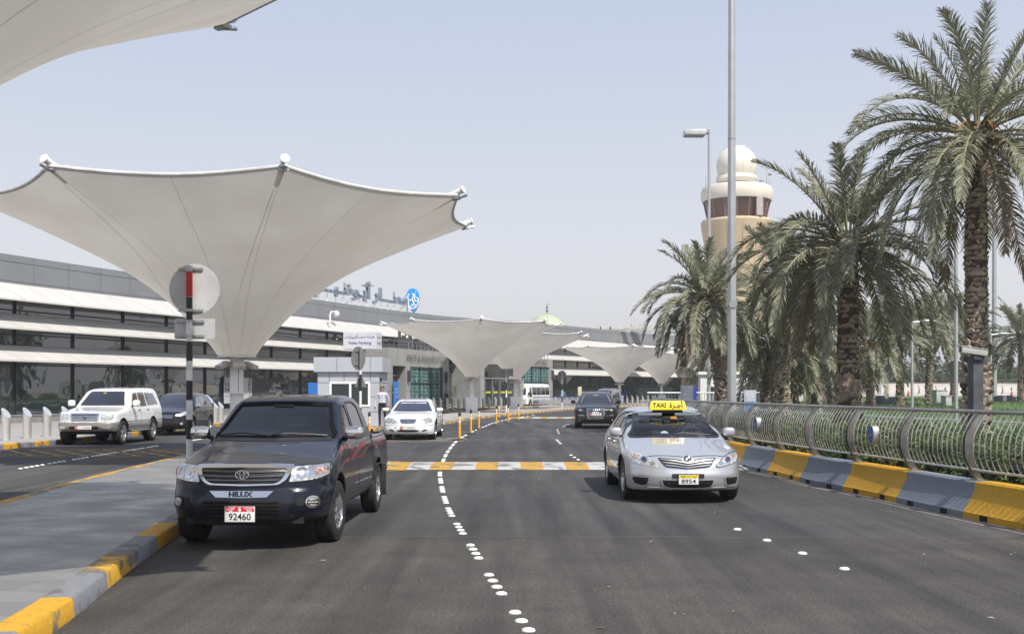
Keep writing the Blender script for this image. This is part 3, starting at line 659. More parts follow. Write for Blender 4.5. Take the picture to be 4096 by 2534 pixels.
# ---------------------------------------------------------------- ground, roads, islands
def asphalt():
    m, t, b, o = _new('asphalt'); n, l = t.nodes, t.links; b.inputs['Roughness'].default_value = .82; b.inputs['Specular IOR Level'].default_value = .35
    tc = n.new('ShaderNodeTexCoord'); P_ = tc.outputs['Object']
    def noise(sc, det=6, mp=None, rough=.6):
        x = n.new('ShaderNodeTexNoise'); x.inputs['Scale'].default_value = sc; x.inputs['Detail'].default_value = det; x.inputs['Roughness'].default_value = rough
        if mp: q = n.new('ShaderNodeMapping'); q.inputs['Scale'].default_value = mp; l.new(P_, q.inputs[0]); l.new(q.outputs[0], x.inputs['Vector'])
        else: l.new(P_, x.inputs['Vector'])
        return x.outputs[0]
    def ramp(src, *st):
        r = n.new('ShaderNodeValToRGB'); l.new(src, r.inputs[0]); e = r.color_ramp.elements
        while len(e) < len(st): e.new(.5)
        for q, (p, c) in zip(e, st): q.position = p; q.color = (*c, 1)
        return r.outputs[0]
    def mixc(a, b_, f, op='MIX'):
        x = n.new('ShaderNodeMix'); x.data_type = 'RGBA'; x.blend_type = op
        for s_, i in ((a, 6), (b_, 7)):
            if isinstance(s_, tuple): x.inputs[i].default_value = (*s_, 1)
            else: l.new(s_, x.inputs[i])
        if isinstance(f, float): x.inputs[0].default_value = f
        else: l.new(f, x.inputs[0])
        return x.outputs[2]
    base = ramp(noise(.35, 8), (.3, (.060,.059,.060)), (.7, (.086,.085,.086)))
    # an older, browner surface this side of the construction joint at y = 12.9
    sp = n.new('ShaderNodeSeparateXYZ'); l.new(P_, sp.inputs[0])
    jm = n.new('ShaderNodeMapRange'); l.new(sp.outputs[1], jm.inputs[0]); jm.inputs['From Min'].default_value = 13.02; jm.inputs['From Max'].default_value = 12.96
    old = ramp(noise(1.1, 8), (.3, (.062,.058,.055)), (.7, (.094,.088,.082)))
    c = mixc(base, old, jm.outputs[0])
    c = mixc(c, ramp(noise(1.0, 5, (2.2, .10, 1)), (.36, (.58,.58,.58)), (.64, (1.2,1.2,1.18))), .9, 'MULTIPLY')       # wheel tracks along the lanes
    c = mixc(c, ramp(noise(170, 2, rough=.9), (.35, (.45,.45,.45)), (.55, (1,1,1)), (.68, (2.1,2.05,1.95))), .8, 'MULTIPLY')   # aggregate
    c = mixc(c, ramp(noise(36, 3, rough=.9), (.36, (.45,.45,.45)), (.52, (1,1,1)), (.68, (2.0,1.95,1.85))), .85, 'MULTIPLY')
    st = ramp(noise(.9, 6), (.60, (0,0,0)), (.70, (1,1,1))); c = mixc(c, (.032,.030,.030), mixc((0,0,0), st, .45))
    sp2 = ramp(noise(4.2, 3), (.70, (0,0,0)), (.76, (1,1,1))); c = mixc(c, (.020,.019,.018), mixc((0,0,0), sp2, .55))
    vo = n.new('ShaderNodeTexVoronoi'); vo.feature = 'DISTANCE_TO_EDGE'; vo.inputs['Scale'].default_value = .42; wv = n.new('ShaderNodeVectorMath'); wv.operation = 'ADD'
    wn = n.new('ShaderNodeTexNoise'); wn.inputs['Scale'].default_value = 2.5; wn.inputs['Detail'].default_value = 6; l.new(P_, wn.inputs['Vector']); l.new(P_, wv.inputs[0]); l.new(wn.outputs['Color'], wv.inputs[1]); l.new(wv.outputs[0], vo.inputs['Vector'])
    ck = ramp(vo.outputs[0], (.0, (1,1,1)), (.006, (0,0,0))); cm = ramp(noise(.25, 3), (.50, (0,0,0)), (.58, (.7,.7,.7))); c = mixc(c, (.022,.021,.021), mixc(ck, cm, 1.0, 'MULTIPLY'))      # hairline cracks here and there
    dk = ramp(noise(.16, 4), (.42, (.80,.80,.80)), (.60, (1.06,1.06,1.06))); c = mixc(c, dk, 1.0, 'MULTIPLY')
    l.new(c, b.inputs['Base Color'])
    bp = n.new('ShaderNodeBump'); bp.inputs['Strength'].default_value = .35; bp.inputs['Distance'].default_value = .01; l.new(noise(140, 3), bp.inputs['Height']); l.new(bp.outputs[0], b.inputs['Normal'])
    return m
ASPH = asphalt()
def tiles(name, sx, sy, c1, c2, mortar, rot=0.0, rough=.6, off=.5):
    m, t, b, o = _new(name); n, l = t.nodes, t.links; b.inputs['Roughness'].default_value = rough
    tc = n.new('ShaderNodeTexCoord'); mp = n.new('ShaderNodeMapping'); mp.inputs['Rotation'].default_value = (0, 0, rot); l.new(tc.outputs['Object'], mp.inputs[0])
    br = n.new('ShaderNodeTexBrick'); br.inputs['Scale'].default_value = 1; br.inputs['Brick Width'].default_value = sx; br.inputs['Row Height'].default_value = sy; br.inputs['Mortar Size'].default_value = .005; br.offset = off
    br.inputs['Color1'].default_value = (*c1, 1); br.inputs['Color2'].default_value = (*c2, 1); br.inputs['Mortar'].default_value = (*mortar, 1); br.inputs['Bias'].default_value = .0
    l.new(mp.outputs[0], br.inputs['Vector'])
    no = n.new('ShaderNodeTexNoise'); no.inputs['Scale'].default_value = 1.4; no.inputs['Detail'].default_value = 8; l.new(mp.outputs[0], no.inputs['Vector'])
    rp = n.new('ShaderNodeValToRGB'); l.new(no.outputs[0], rp.inputs[0]); rp.color_ramp.elements[0].position = .3; rp.color_ramp.elements[0].color = (.72,.72,.72,1); rp.color_ramp.elements[1].position = .7; rp.color_ramp.elements[1].color = (1.1,1.1,1.1,1)
    n2 = n.new('ShaderNodeTexNoise'); n2.inputs['Scale'].default_value = 90; n2.inputs['Detail'].default_value = 2; l.new(mp.outputs[0], n2.inputs['Vector'])
    r2 = n.new('ShaderNodeValToRGB'); l.new(n2.outputs[0], r2.inputs[0]); r2.color_ramp.elements[0].position = .3; r2.color_ramp.elements[0].color = (.86,.86,.86,1); r2.color_ramp.elements[1].position = .7; r2.color_ramp.elements[1].color = (1.1,1.1,1.1,1)
    x = n.new('ShaderNodeMix'); x.data_type = 'RGBA'; x.blend_type = 'MULTIPLY'; x.inputs[0].default_value = 1; l.new(br.outputs[0], x.inputs[6]); l.new(rp.outputs[0], x.inputs[7])
    y = n.new('ShaderNodeMix'); y.data_type = 'RGBA'; y.blend_type = 'MULTIPLY'; y.inputs[0].default_value = .8; l.new(x.outputs[2], y.inputs[6]); l.new(r2.outputs[0], y.inputs[7]); l.new(y.outputs[2], b.inputs['Base Color'])
    mr = n.new('ShaderNodeMapRange'); l.new(no.outputs[0], mr.inputs[0]); mr.inputs['From Min'].default_value = .35; mr.inputs['From Max'].default_value = .65; mr.inputs['To Min'].default_value = rough - .28; mr.inputs['To Max'].default_value = rough + .05; l.new(mr.outputs[0], b.inputs['Roughness'])
    return m
PAVE = tiles('granite_paving', .9, .45, (.225,.222,.215), (.18,.178,.175), (.10,.095,.09), R(7), .52)
PAVE2 = mat('concrete_paving', (.36,.34,.32), .7, 0, .12, 1.5, bump=.1, bscale=40)
def worn(name, col, under, amt=.62):
    m, t, b, o = _new(name); n, l = t.nodes, t.links; b.inputs['Roughness'].default_value = .7
    tc = n.new('ShaderNodeTexCoord'); outs = []
    for sc, det in ((2.2, 9), (22, 5)):
        x = n.new('ShaderNodeTexNoise'); x.inputs['Scale'].default_value = sc; x.inputs['Detail'].default_value = det; l.new(tc.outputs['Object'], x.inputs['Vector']); outs.append(x.outputs[0])
    r = n.new('ShaderNodeValToRGB'); l.new(outs[0], r.inputs[0]); r.color_ramp.elements[0].position = amt; r.color_ramp.elements[0].color = (0,0,0,1); r.color_ramp.elements[1].position = amt + .05; r.color_ramp.elements[1].color = (1,1,1,1)
    v = n.new('ShaderNodeValToRGB'); l.new(outs[1], v.inputs[0]); v.color_ramp.elements[0].position = .25; v.color_ramp.elements[0].color = (*[c*.72 for c in col],1); v.color_ramp.elements[1].position = .7; v.color_ramp.elements[1].color = (*col,1)
    x = n.new('ShaderNodeMix'); x.data_type = 'RGBA'; l.new(r.outputs[0], x.inputs[0]); l.new(v.outputs[0], x.inputs[6]); x.inputs[7].default_value = (*under,1); l.new(x.outputs[2], b.inputs['Base Color'])
    bp = n.new('ShaderNodeBump'); bp.inputs['Strength'].default_value = .25; bp.inputs['Distance'].default_value = .01; l.new(outs[1], bp.inputs['Height']); l.new(bp.outputs[0], b.inputs['Normal'])
    return m
KY = worn('kerb_yellow', (.62,.34,.02), (.16,.13,.09), .57); KG = worn('kerb_grey', (.215,.225,.245), (.12,.115,.11), .57)
BYL = worn('barrier_yellow', (.62,.335,.015), (.30,.20,.07), .70); BGR = worn('barrier_grey', (.20,.225,.265), (.15,.15,.15), .70)
LINEW = worn('road_white', (.50,.50,.48), (.19,.19,.185), .54); LINEY = worn('road_yellow', (.52,.30,.045), (.19,.15,.09), .53)
g = MB(); g.add([(-900,-60,-.06),(900,-60,-.06),(900,1600,-.06),(-900,1600,-.06)], [(0,1,2,3)]); struct('ground', g, mat('sandy_ground', (.33,.29,.23), .95, 0, .15, .05))
road_poly = [(-30,-14),(9,-14),(9,60),(14,66),(40,90),(60,140),(60,190),(-30,190)]
g = MB(); g.add([(x, y, 0) for x, y in road_poly], [tuple(range(len(road_poly)))]); struct('road', g, ASPH)
# construction joint
g = MB(); jp = [(x, 12.99 + .05*math.sin(x*1.3) + .03*math.sin(x*4.1) - .02*x) for x in np.linspace(-3.2, 6.6, 50)]
g.add([(x, y - .012, .003) for x, y in jp] + [(x, y + .012, .003) for x, y in jp], [(i, i+1, 51+i, 50+i) for i in range(49)]); struct('road_joint', g, mat('joint_dust', (.15,.135,.12), .9))
def curve2(pts, step):
    f = np.array(pts, float); d = np.r_[0, np.cumsum(np.linalg.norm(np.diff(f, axis=0), axis=1))]; fx, fy = pchip(list(zip(d, f[:, 0]))), pchip(list(zip(d, f[:, 1]))); t = np.arange(0, d[-1], step)
    return list(zip(fx(t), fy(t)))
def offs(pts, w_):
    P = [np.array(p) for p in pts]; out = []
    for i in range(len(P)):
        t = P[min(i+1, len(P)-1)] - P[max(i-1, 0)]; t = t / (np.linalg.norm(t) + 1e-9); out.append((P[i][0] - t[1]*w_, P[i][1] + t[0]*w_))
    return out
def kerb(name, pts, seg=1.22, first=0, inward=1, h=.15, w_=.17, per=4, joint=True, yfrac=None):
    """painted kerb stones along pts; 'inward' is the side of the pavement"""
    L = curve2(pts, seg / per); I = offs(L, w_*inward); B = offs(L, .012*inward); b = MB()
    for i in range(len(L) - 1):
        k = (i // per + first) % 2; m = k if yfrac is None else (0 if (i % (per*1)) < yfrac*per else 1)
        pr = []
        for j in (i, i+1):
            nb = B[j]; inn = I[j]; a = np.array(nb) + (np.array(inn) - np.array(nb))*.12
            pr.append([(L[j][0], L[j][1], -.01), (nb[0], nb[1], h-.02), (a[0], a[1], h), (inn[0], inn[1], h+.001), (inn[0], inn[1], 0)])
        o = len(b.v); b.v += pr[0] + pr[1]
        for q in range(4): b.f.append((o+q, o+q+5, o+q+6, o+q+1)); b.mi.append(m)
    return struct(name, b, [KY, KG], ang=50), L, I
def slab(name, poly, z, m, zb=-.02):
    b = MB(); n = len(poly); b.add([(x, y, z) for x, y in poly] + [(x, y, zb) for x, y in poly], [tuple(range(n))] + [(i, (i+1) % n, n+(i+1) % n, n+i) for i in range(n)]); return struct(name, b, m, smooth=False)
# near island (left), its kerbs
ke = [(-2.55,-6),(-2.9,3),(-3.23,7.78),(-3.64,10.65),(-3.97,13.45),(-4.25,17),(-4.42,22),(-4.52,28),(-4.58,33),(-4.9,35.2),(-5.9,36.3),(-6.9,35.8),(-7.9,34.2),(-8.25,31),(-8.05,26.5),(-7.65,19.2),(-7.3,15.9),(-6.7,8),(-6.2,2),(-5.8,-6)]
# the stones alternate from the one at 7.2 m
_, L1, I1 = kerb('kerb', ke, 1.2, 1, 1, .15, .24)
slab('island', I1, .149, PAVE)
# valet island with the booth
kv = [(-5.75,46.0),(-5.75,56),(-6.4,62),(-8.2,64),(-10.2,62),(-10.6,55),(-10.4,46),(-9,44.3),(-7,44.2),(-6.1,44.9),(-5.76,45.9)]
_, L2, I2 = kerb('kerb', kv, 1.0, 0, 1, .15, .2); slab('island', I2, .149, PAVE2)
# long island carrying the far canopies
k3 = [(-5.6,59.5),(-4.9,57.6),(-3.6,57.2),(-2.8,63.4),(-1.6,70.5),(0,77.7),(2.3,88),(5.5,101),(9.5,113),(15,126),(22,140)]
k3b = [(22,140),(19,142),(11,128),(4.5,114),(0.3,102),(-2.5,91),(-4.2,81),(-5.2,72),(-5.8,64),(-5.7,59.7)]
_, L3, I3 = kerb('kerb', k3, 1.55, 0, 1, .15, .22, 4, yfrac=.5); _, L3b, I3b = kerb('kerb', k3b, 1.55, 0, 1, .15, .22, 4, yfrac=.5); slab('island', I3 + I3b, .149, PAVE2)
# terminal forecourt
kt = [(-19,24),(-17.2,27.5),(-15.6,30.5),(-14.9,33),(-14.55,36),(-14.45,42),(-14.35,50),(-14.0,60),(-12.6,70),(-10.2,82),(-6.6,95),(-2.2,107),(3.5,119.5),(10.5,133),(19,147),(30,163)]
_, L4, I4 = kerb('kerb', kt, 1.6, 1, 1, .15, .25, 4, yfrac=.42); slab('pavement', I4 + [(60,185),(-60,185),(-60,20),(-19,20)], .149, PAVE2)
# speed hump of painted blocks
def hump(name, x0, x1, y0, y1, n, hgt=.07, slant=.0):
    b = MB(); N = 8
    for i in range(n):
        for k in range(N):
            ys = [y0 + (y1-y0)*q/N for q in (k, k+1)]; zs = [.004 + hgt*math.sin(math.pi*q/N)**.7 for q in (k, k+1)]
            xa, xb = x0 + (x1-x0)*i/n, x0 + (x1-x0)*(i+1)/n; s_ = slant
            b.add([(xa+s_*k/N, ys[0], zs[0]), (xb+s_*k/N, ys[0], zs[0]), (xb+s_*(k+1)/N, ys[1], zs[1]), (xa+s_*(k+1)/N, ys[1], zs[1])], [(0,1,2,3)], i % 2)
    struct(name, b, [LINEY, LINEW], ang=60)
hump('road_hump', -3.78, 5.15, 24.05, 26.45, 18)
hump('road_hump', -.3, 7.6, 69.3, 71.6, 16, slant=.6)
# painted lines
def strip(b, pts, w_, z=.006, m=0):
    a, c = offs(pts, w_/2), offs(pts, -w_/2); n = len(pts); b.add([(x, y, z) for x, y in a] + [(x, y, z) for x, y in c], [(i, n+i, n+i+1, i+1) for i in range(n-1)], m)
b = MB()
strip(b, [(-4.2,22.3),(-2.3,24.0)], .11); strip(b, [(-4.2,27.8),(-2.3,26.4)], .11)
strip(b, curve2([(-4.4,37.2),(-3.4,37.15),(-2.4,37.3),(-1.75,37.9),(-1.62,38.9),(-1.9,39.9),(-2.6,40.6)], .12), .12)
for k in range(5): strip(b, [(-4.3,38.0+k*.62),(-2.2+.12*k,38.0+k*.62)], .16, .006, 1)
strip(b, [(-4.3,22.9),(-3.2,23.5)], .16, .006, 1); strip(b, [(-4.3,27.1),(-3.2,26.7)], .16, .006, 1)
# yellow edge line of the far lane and hatched box by the off-roader
strip(b, curve2([(-6.05,2),(-6.55,8),(-7.16,15.9),(-7.5,19.2),(-7.9,26.5),(-8.1,31)], .8), .10, .1535)
for k in range(7): strip(b, [(-14.2+.7*k,29.2),(-14.9+.7*k+2.1,32.3)], .10, .006, 0); strip(b, [(-12.6+.7*k,29.2),(-14.7+.7*k,32.3)], .10, .006, 0)
strip(b, [(-15.5,28.9),(-8.9,28.9)], .12); strip(b, [(-14.6,32.6),(-8.9,32.6)], .12)
struct('road_marking', b, [LINEY, LINEW], smooth=False)
# ---------------------------------------------------------------- road studs
STUDM = mat('stud_white', (.80,.80,.77), .4, 0, .14, 30)
sm = MB().lathe([(.050,-.002),(.050,.005),(.045,.012),(.033,.018),(.015,.0215),(.001,.022)], 20).mesh('road_stud', STUDM, ang=50)
studs = []
lane = pchip([(6.4,.36),(8.0,.10),(9.8,-.155),(11.8,-.405),(13.7,-.647),(15.6,-.877),(17.3,-1.045),(19.2,-1.21),(21.1,-1.36),(22.9,-1.49),(27.3,-1.69),(31.7,-1.82),(37.9,-1.89),(45,-1.72),(51.8,-1.41),(60,-.95),(72.7,.49),(80,1.9)])
for c in (8.05,9.79,11.77,13.72,15.6,17.35,19.2,21.05,22.75):
    for k in range(4): y = c + (k-1.5)*.315; studs.append((float(lane(y)), y, f'the centre dotted line nearer than the hump, cluster {len(studs)//4}'))
for c in np.arange(27.3, 78, 1.95):
    if 69 < c < 72.2: continue
    for k in range(4 if c < 42 else 3): studs.append((float(lane(c + (k-1.5)*.315)), c + (k-1.5)*.315, 'the dotted line beyond the painted hump'))
far_lane = [(-10.3,12),(-10.55,17.5),(-10.75,23),(-10.95,30),(-11.05,38),(-11.0,48)]
fl = pchip([(y, x) for x, y in far_lane])
for sx, sy in ((20,1868),(66,1864),(152,1849),(205,1841),(272,1833),(330,1821),(378,1814),(428,1801),(482,1795),(530,1786),(575,1779),(615,1772),(655,1768),(700,1761),(760,1755)):
    p = gnd(sx, sy)
    for k in range(4): studs.append((float(fl(p.y + (k-1.5)*.3)), p.y + (k-1.5)*.3, 'the dotted line of the far left lane')) if sx % 2 == 0 and p.y < 45 else None
for sx, sy in ((2949,2117),(3067,2161),(3209,2213),(3377,2275)): p = gnd(sx, sy); studs.append((p.x, p.y, 'the sparse row of four in the right foreground'))
for sx, sy in ((2283,1820),(2297,1829),(2312,1838),(2329,1849),(2227,1759),(2231,1763),(2236,1769),(2241,1774),(2229,1718),(2231,1723),(2232,1729),(2235,1733),(2253,1705),(2262,1700),(2272,1696)): p = gnd(sx, sy); studs.append((p.x, p.y, 'the short rows left of the brown car and the taxi'))
near_words = ['nearest the viewer'] + [w_ + ' from the viewer' for w_ in ORD[1:]]
for i, (x, y, wh) in enumerate(studs):
    if 'cluster' in wh: wh = 'the centre line, cluster ' + near_words[int(wh.split()[-1])]
    o = link('road_stud', sm); o.location = (x, y, 0.001); tag(o, 'round white road stud in ' + wh, 'road stud', 'white road studs dotting the lanes')
# ---------------------------------------------------------------- concrete barrier blocks and the curved railing on them
bl = [(6.75,9.0),(6.5,11.2),(6.26,13.57),(5.95,16),(5.75,18.2),(5.48,20),(5.34,22.2),(5.15,24),(4.98,26.5),(4.86,29),(4.82,32),(4.88,35),(5.05,39),(5.35,43),(5.75,47.5),(6.3,52.5),(6.95,57.5),(7.5,61.0)]
BL = curve2(bl, .1); yellow_n = grey_n = 0
prof = [(0,0),(0,.085),(.03,.115),(.13,.30),(.16,.36),(.175,.47),(.20,.485),(.46,.485),(.50,.35),(.56,0)]
seg = 20; n_b = (len(BL) - 1) // seg
for k in range(n_b):
    P_ = BL[k*seg:(k+1)*seg+1]; b = MB(); O = [offs(P_, -u) for u, _ in prof]; np_ = len(P_)
    for j in range(len(prof)): b.v += [(x, y, prof[j][1]) for x, y in O[j]]
    for j in range(len(prof)-1):
        for i in range(np_-1): b.f.append((j*np_+i, j*np_+i+1, (j+1)*np_+i+1, (j+1)*np_+i)); b.mi.append(0)
    for i in (0, np_-1): b.f.append(tuple(j*np_+i for j in range(len(prof)))); b.mi.append(0)
    ye = k % 2 == 0
    o = b.build('concrete_barrier', BYL if ye else BGR, None, ang=25)
    n_ = yellow_n if ye else grey_n
    tag(o, f"{'yellow' if ye else 'blue-grey'} painted concrete barrier block under the railing, {ORD[n_]} {'yellow' if ye else 'grey'} one from the right edge", 'barrier', 'barrier blocks along the road edge')
    if ye: yellow_n += 1
    else: grey_n += 1
    for q in (5, 15):
        c = P_[q]; c2 = P_[q+1]; a = math.atan2(c2[1]-c[1], c2[0]-c[0]); hb = MB(); hb.box((c[0], c[1], .04), (.16,.03,.075), a); hb.build('drain_slot', mat('dark_hole', (.006,.006,.006), .9), o)
g = MB(); strip(g, [p for p in offs(BL[::4], .14)], .22, .004); struct('gutter', g, mat('gutter_dust', (.17,.155,.14), .9, 0, .25, 6))
# railing
rail = thing('railing', 'long curved stainless steel railing on the painted barrier blocks', 'railing', (0,0,0))
RC = offs(BL, -.34)
def rprof(z):      # S-curve of the posts: lateral offset over height .485 -> 1.42 (towards the road is +)
    f = pchip([(.485,-.02),(.62,.07),(.85,.155),(1.05,.15),(1.25,.07),(1.42,-.05)]); return float(f(z))
def rpt(s_, z):
    i = min(int(s_/.1), len(RC)-2); f = s_/.1 - i; p = np.array(RC[i])*(1-f) + np.array(RC[i+1])*f; q = np.array(RC[i+1]) - np.array(RC[i]); q /= np.linalg.norm(q); o_ = rprof(z); return Vector((p[0] - q[1]*o_, p[1] + q[0]*o_, z))
BALM = mat('baluster_steel', (.66,.64,.60), .38, .85, .1, 5); STEELR = mat('railing_steel', (.46,.435,.40), .34, 1.0, .12, 5, rvar=.08)
Lr = (len(RC)-2)*.1; s0 = .35
posts = list(np.arange(s0, Lr, 1.95))
b = MB(); b.path([rpt(t, 1.42) for t in np.arange(0, Lr, .25)], .032, 10); b.build('top_rail', STEELR, rail)
b = MB(); b.path([rpt(t, .63) for t in np.arange(0, Lr, .25)], .017, 8); b.build('bottom_rail', BALM, rail)
for k, t in enumerate(posts):
    for dt in (-.035, .035):
        b = MB(); zs = np.linspace(.485, 1.40, 12); wd = [.05 + .075*math.sin(math.pi*((z-.485)/.93))**1.0 + .03*(z < .6) for z in zs]
        vs = []; c0 = rpt(t, .485); c1 = rpt(t+.1, .485); tg = (c1 - c0).normalized()
        nb = Vector((-tg.y, tg.x, 0))
        for z, w_ in zip(zs, wd):
            c = rpt(t + dt, z)
            for a_, s_ in ((-1,-1),(1,-1),(1,1),(-1,1)): vs.append(c + nb*a_*w_/2 + tg*s_*.006)
        fs = [(4*i+j, 4*i+(j+1) % 4, 4*i+4+(j+1) % 4, 4*i+4+j) for i in range(11) for j in range(4)] + [(0,3,2,1), (44,45,46,47)]
        b.add(vs, fs)
        if dt < 0: b.box(c0 + Vector((0,0,.006)), (.2,.16,.012), math.atan2(tg.y, tg.x))
        post = b.build('post', STEELR, rail, ang=30)
    if k + 1 < len(posts):
        b = MB(); nbal = 13
        for q in range(1, nbal+1):
            tt = t + 1.95*q/(nbal+1); b.path([rpt(tt, z) for z in np.linspace(.63, 1.41, 9)], .0085 if t < 20 else .011, 5, caps=False)
        b.build('baluster_panel', BALM, rail)
DISC = mat('blue_plaque', (.05,.13,.32), .6, 0, .1, 6)
for k in (1, 4, 7, 10, 13):
    if k+1 >= len(posts): continue
    t = posts[k] + 1.0; c = rpt(t, 1.0); c1 = rpt(t+.1, 1.0); tg = (c1-c).normalized(); nb = Vector((-tg.y, tg.x, 0)); c = c + nb*.03
    b = MB(); sh = smoothpoly([(0,-.17),(.085,-.08),(.115,.03),(.07,.125),(0,.14),(-.07,.125),(-.115,.03),(-.085,-.08)], 4)
    b.prism(sh, lambda u, v: c + tg*u + Vector((0,0,v)) + nb*.07, lambda u, v: c + tg*u + Vector((0,0,v)) - nb*.03); pq = b.build('plaque', mat('plaque_rim', (.42,.42,.41), .55, .2, .08), rail)
    b = MB(); b.prism([(u*.93, v*.93) for u, v in sh], lambda u, v: c + tg*u + Vector((0,0,v)) + nb*.071, lambda u, v: c + tg*u + Vector((0,0,v)) + nb*.076); b.build('plaque_face', DISC, pq)
    text('emblem', arabic('أبوظبي'), face_M(c + nb*.079, nb), mat('pale_blue_ink', (.45,.55,.68), .5), pq, .075)
# end of the railing turning away to the right
er = thing('railing', 'straight steel railing running right from the far end of the curved one', 'railing', (0,0,0))
e0, e1 = Vector((7.55,62,0)), Vector((15.2,63.8,0))
b = MB(); b.tube(e0 + Vector((0,0,1.62)), e1 + Vector((0,0,1.62)), .04, None, 8); b.tube(e0 + Vector((0,0,.75)), e1 + Vector((0,0,.75)), .02, None, 8); b.build('top_rail', GALV, er)
for i in range(1, 5): p = e0.lerp(e1, i/4.0); b = MB(); b.path([p, p + Vector((-.12,-.1,.8)), p + Vector((.05,0,1.6))], [.06,.08,.06], 6); b.build('post', GALV, er)
b = MB()
for i in range(40): p = e0.lerp(e1, (i+.5)/40); b.tube(p + Vector((0,0,.75)), p + Vector((0,0,1.6)), .013, None, 5, caps=False)
b.build('baluster_panel', GALV, er)
# ---------------------------------------------------------------- hedge, lawn and the raised road behind
def leaf_mats(name, cols, rough=.55, patch=0):
    m, t, b, o = _new(name); n, l = t.nodes, t.links; b.inputs['Roughness'].default_value = rough
    gi = n.new('ShaderNodeNewGeometry'); r = n.new('ShaderNodeValToRGB')
    if patch:
        tc = n.new('ShaderNodeTexCoord'); x = n.new('ShaderNodeTexNoise'); x.inputs['Scale'].default_value = patch; x.inputs['Detail'].default_value = 4; l.new(tc.outputs['Object'], x.inputs['Vector']); mr = n.new('ShaderNodeMapRange'); l.new(x.outputs[0], mr.inputs[0]); mr.inputs['From Min'].default_value = .3; mr.inputs['From Max'].default_value = .7
        ad = n.new('ShaderNodeMix'); ad.inputs[0].default_value = .62; l.new(gi.outputs['Random Per Island'], ad.inputs[2]); l.new(mr.outputs[0], ad.inputs[3]); l.new(ad.outputs[0], r.inputs[0])
    else: l.new(gi.outputs['Random Per Island'], r.inputs[0])
    e = r.color_ramp.elements
    while len(e) < len(cols): e.new(.5)
    for i, (q, c) in enumerate(zip(e, cols)): q.position = i/(len(cols)-1); q.color = (*c,1)
    l.new(r.outputs[0], b.inputs['Base Color'])
    tr = n.new('ShaderNodeBsdfTranslucent'); l.new(r.outputs[0], tr.inputs[0]); mx = n.new('ShaderNodeMixShader'); mx.inputs[0].default_value = .25; l.new(b.outputs[0], mx.inputs[1]); l.new(tr.outputs[0], mx.inputs[2]); l.new(mx.outputs[0], o.inputs[0])
    return m
HEDGEM = leaf_mats('hedge_leaf', [(.045,.065,.022),(.065,.10,.030),(.10,.145,.045),(.145,.18,.07),(.19,.155,.085)], .55, 1.6)
def leaves(c, nrm, size, tilt=.9):
    """arrays of leaf quads: centres, outward normals"""
    n = len(c); rv = rng.normal(size=(n, 3)); nn = nrm + tilt*rv; nn /= np.linalg.norm(nn, axis=1, keepdims=True); a = np.cross(nn, rng.normal(size=(n, 3))); a /= np.linalg.norm(a, axis=1, keepdims=True); b_ = np.cross(nn, a); s_ = size*(.6+.8*rng.random((n, 1)))
    return np.stack([c - a*s_, c + b_*s_*.42 + nn*s_*.12, c + a*s_, c - b_*s_*.42 + nn*s_*.12], 1).reshape(-1, 3)
def quads(name, V, m, parent=None):
    n = len(V)//4; me = bpy.data.meshes.new(name); me.vertices.add(len(V)); me.vertices.foreach_set('co', V.ravel()); me.loops.add(len(V)); me.loops.foreach_set('vertex_index', np.arange(len(V), dtype=np.int32)); me.polygons.add(n); me.polygons.foreach_set('loop_start', np.arange(n, dtype=np.int32)*4)
    me.materials.append(m); me.update(calc_edges=True); return link(name, me, parent)
HC = offs(BL, -1.45); hp = np.array(HC); N = 95000
dist = np.linspace(0, 1, len(hp)); wgt = 1/np.maximum(hp[:, 1], 8)**1.3; wgt /= wgt.sum(); ii = rng.choice(len(hp)-1, N, p=wgt[:-1]/wgt[:-1].sum())
tg = np.diff(hp, axis=0); tg /= np.linalg.norm(tg, axis=1, keepdims=True); nb = np.stack([tg[:, 1], -tg[:, 0]], 1)
ang = rng.uniform(-.1, math.pi+.1, N); lump = 1 + .15*np.sin(ii*.23) + .12*np.sin(ii*.61+1) + .10*np.sin(ii*1.37+ang*3) + .08*np.sin(ii*2.9+ang*7)
rad = lump*(1 - .22*rng.random(N)**1.5); hx = np.cos(ang)*.85*rad; hz = .2 + np.abs(np.sin(ang))**.7*.78*rad
hx = np.sign(hx)*np.abs(hx)**.75
cp = np.stack([hp[ii, 0] + nb[ii, 0]*hx + tg[ii, 0]*rng.uniform(-.1,.1,N), hp[ii, 1] + nb[ii, 1]*hx + tg[ii, 1]*rng.uniform(-.1,.1,N), hz], 1)
no = np.stack([nb[ii, 0]*np.cos(ang), nb[ii, 1]*np.cos(ang), np.sin(ang)+.2], 1)
hedge = thing('hedge', 'clipped green hedge running behind the steel railing', 'hedge', (0,0,0))
sz = .030*np.clip(hp[ii, 1]/16, .8, 2.4)[:, None]
quads('foliage', leaves(cp, no, sz), HEDGEM, hedge)
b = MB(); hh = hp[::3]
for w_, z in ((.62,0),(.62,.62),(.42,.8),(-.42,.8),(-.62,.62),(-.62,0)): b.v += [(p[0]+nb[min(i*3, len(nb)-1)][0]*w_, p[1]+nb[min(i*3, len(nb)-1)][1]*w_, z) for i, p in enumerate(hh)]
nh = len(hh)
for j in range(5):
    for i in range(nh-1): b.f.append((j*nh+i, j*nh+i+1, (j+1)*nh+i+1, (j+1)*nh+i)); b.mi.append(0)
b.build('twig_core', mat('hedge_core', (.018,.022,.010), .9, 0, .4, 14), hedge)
GRASSM = mat('lawn_green', (.075,.125,.03), .85, 0, .25, .6, bump=.5, bscale=25, col2=(.05,.09,.022))
def lawn_z(x, y): return max(-.03, min(1.15, (y - 38)*.0172)) if y > 38 else -.03
b = MB(); xs = [8.6,11,14,18,24,32,45,65,95,140]; ys = [4,12,20,28,34,38,42,48,55,62,70,80,90,100,108]
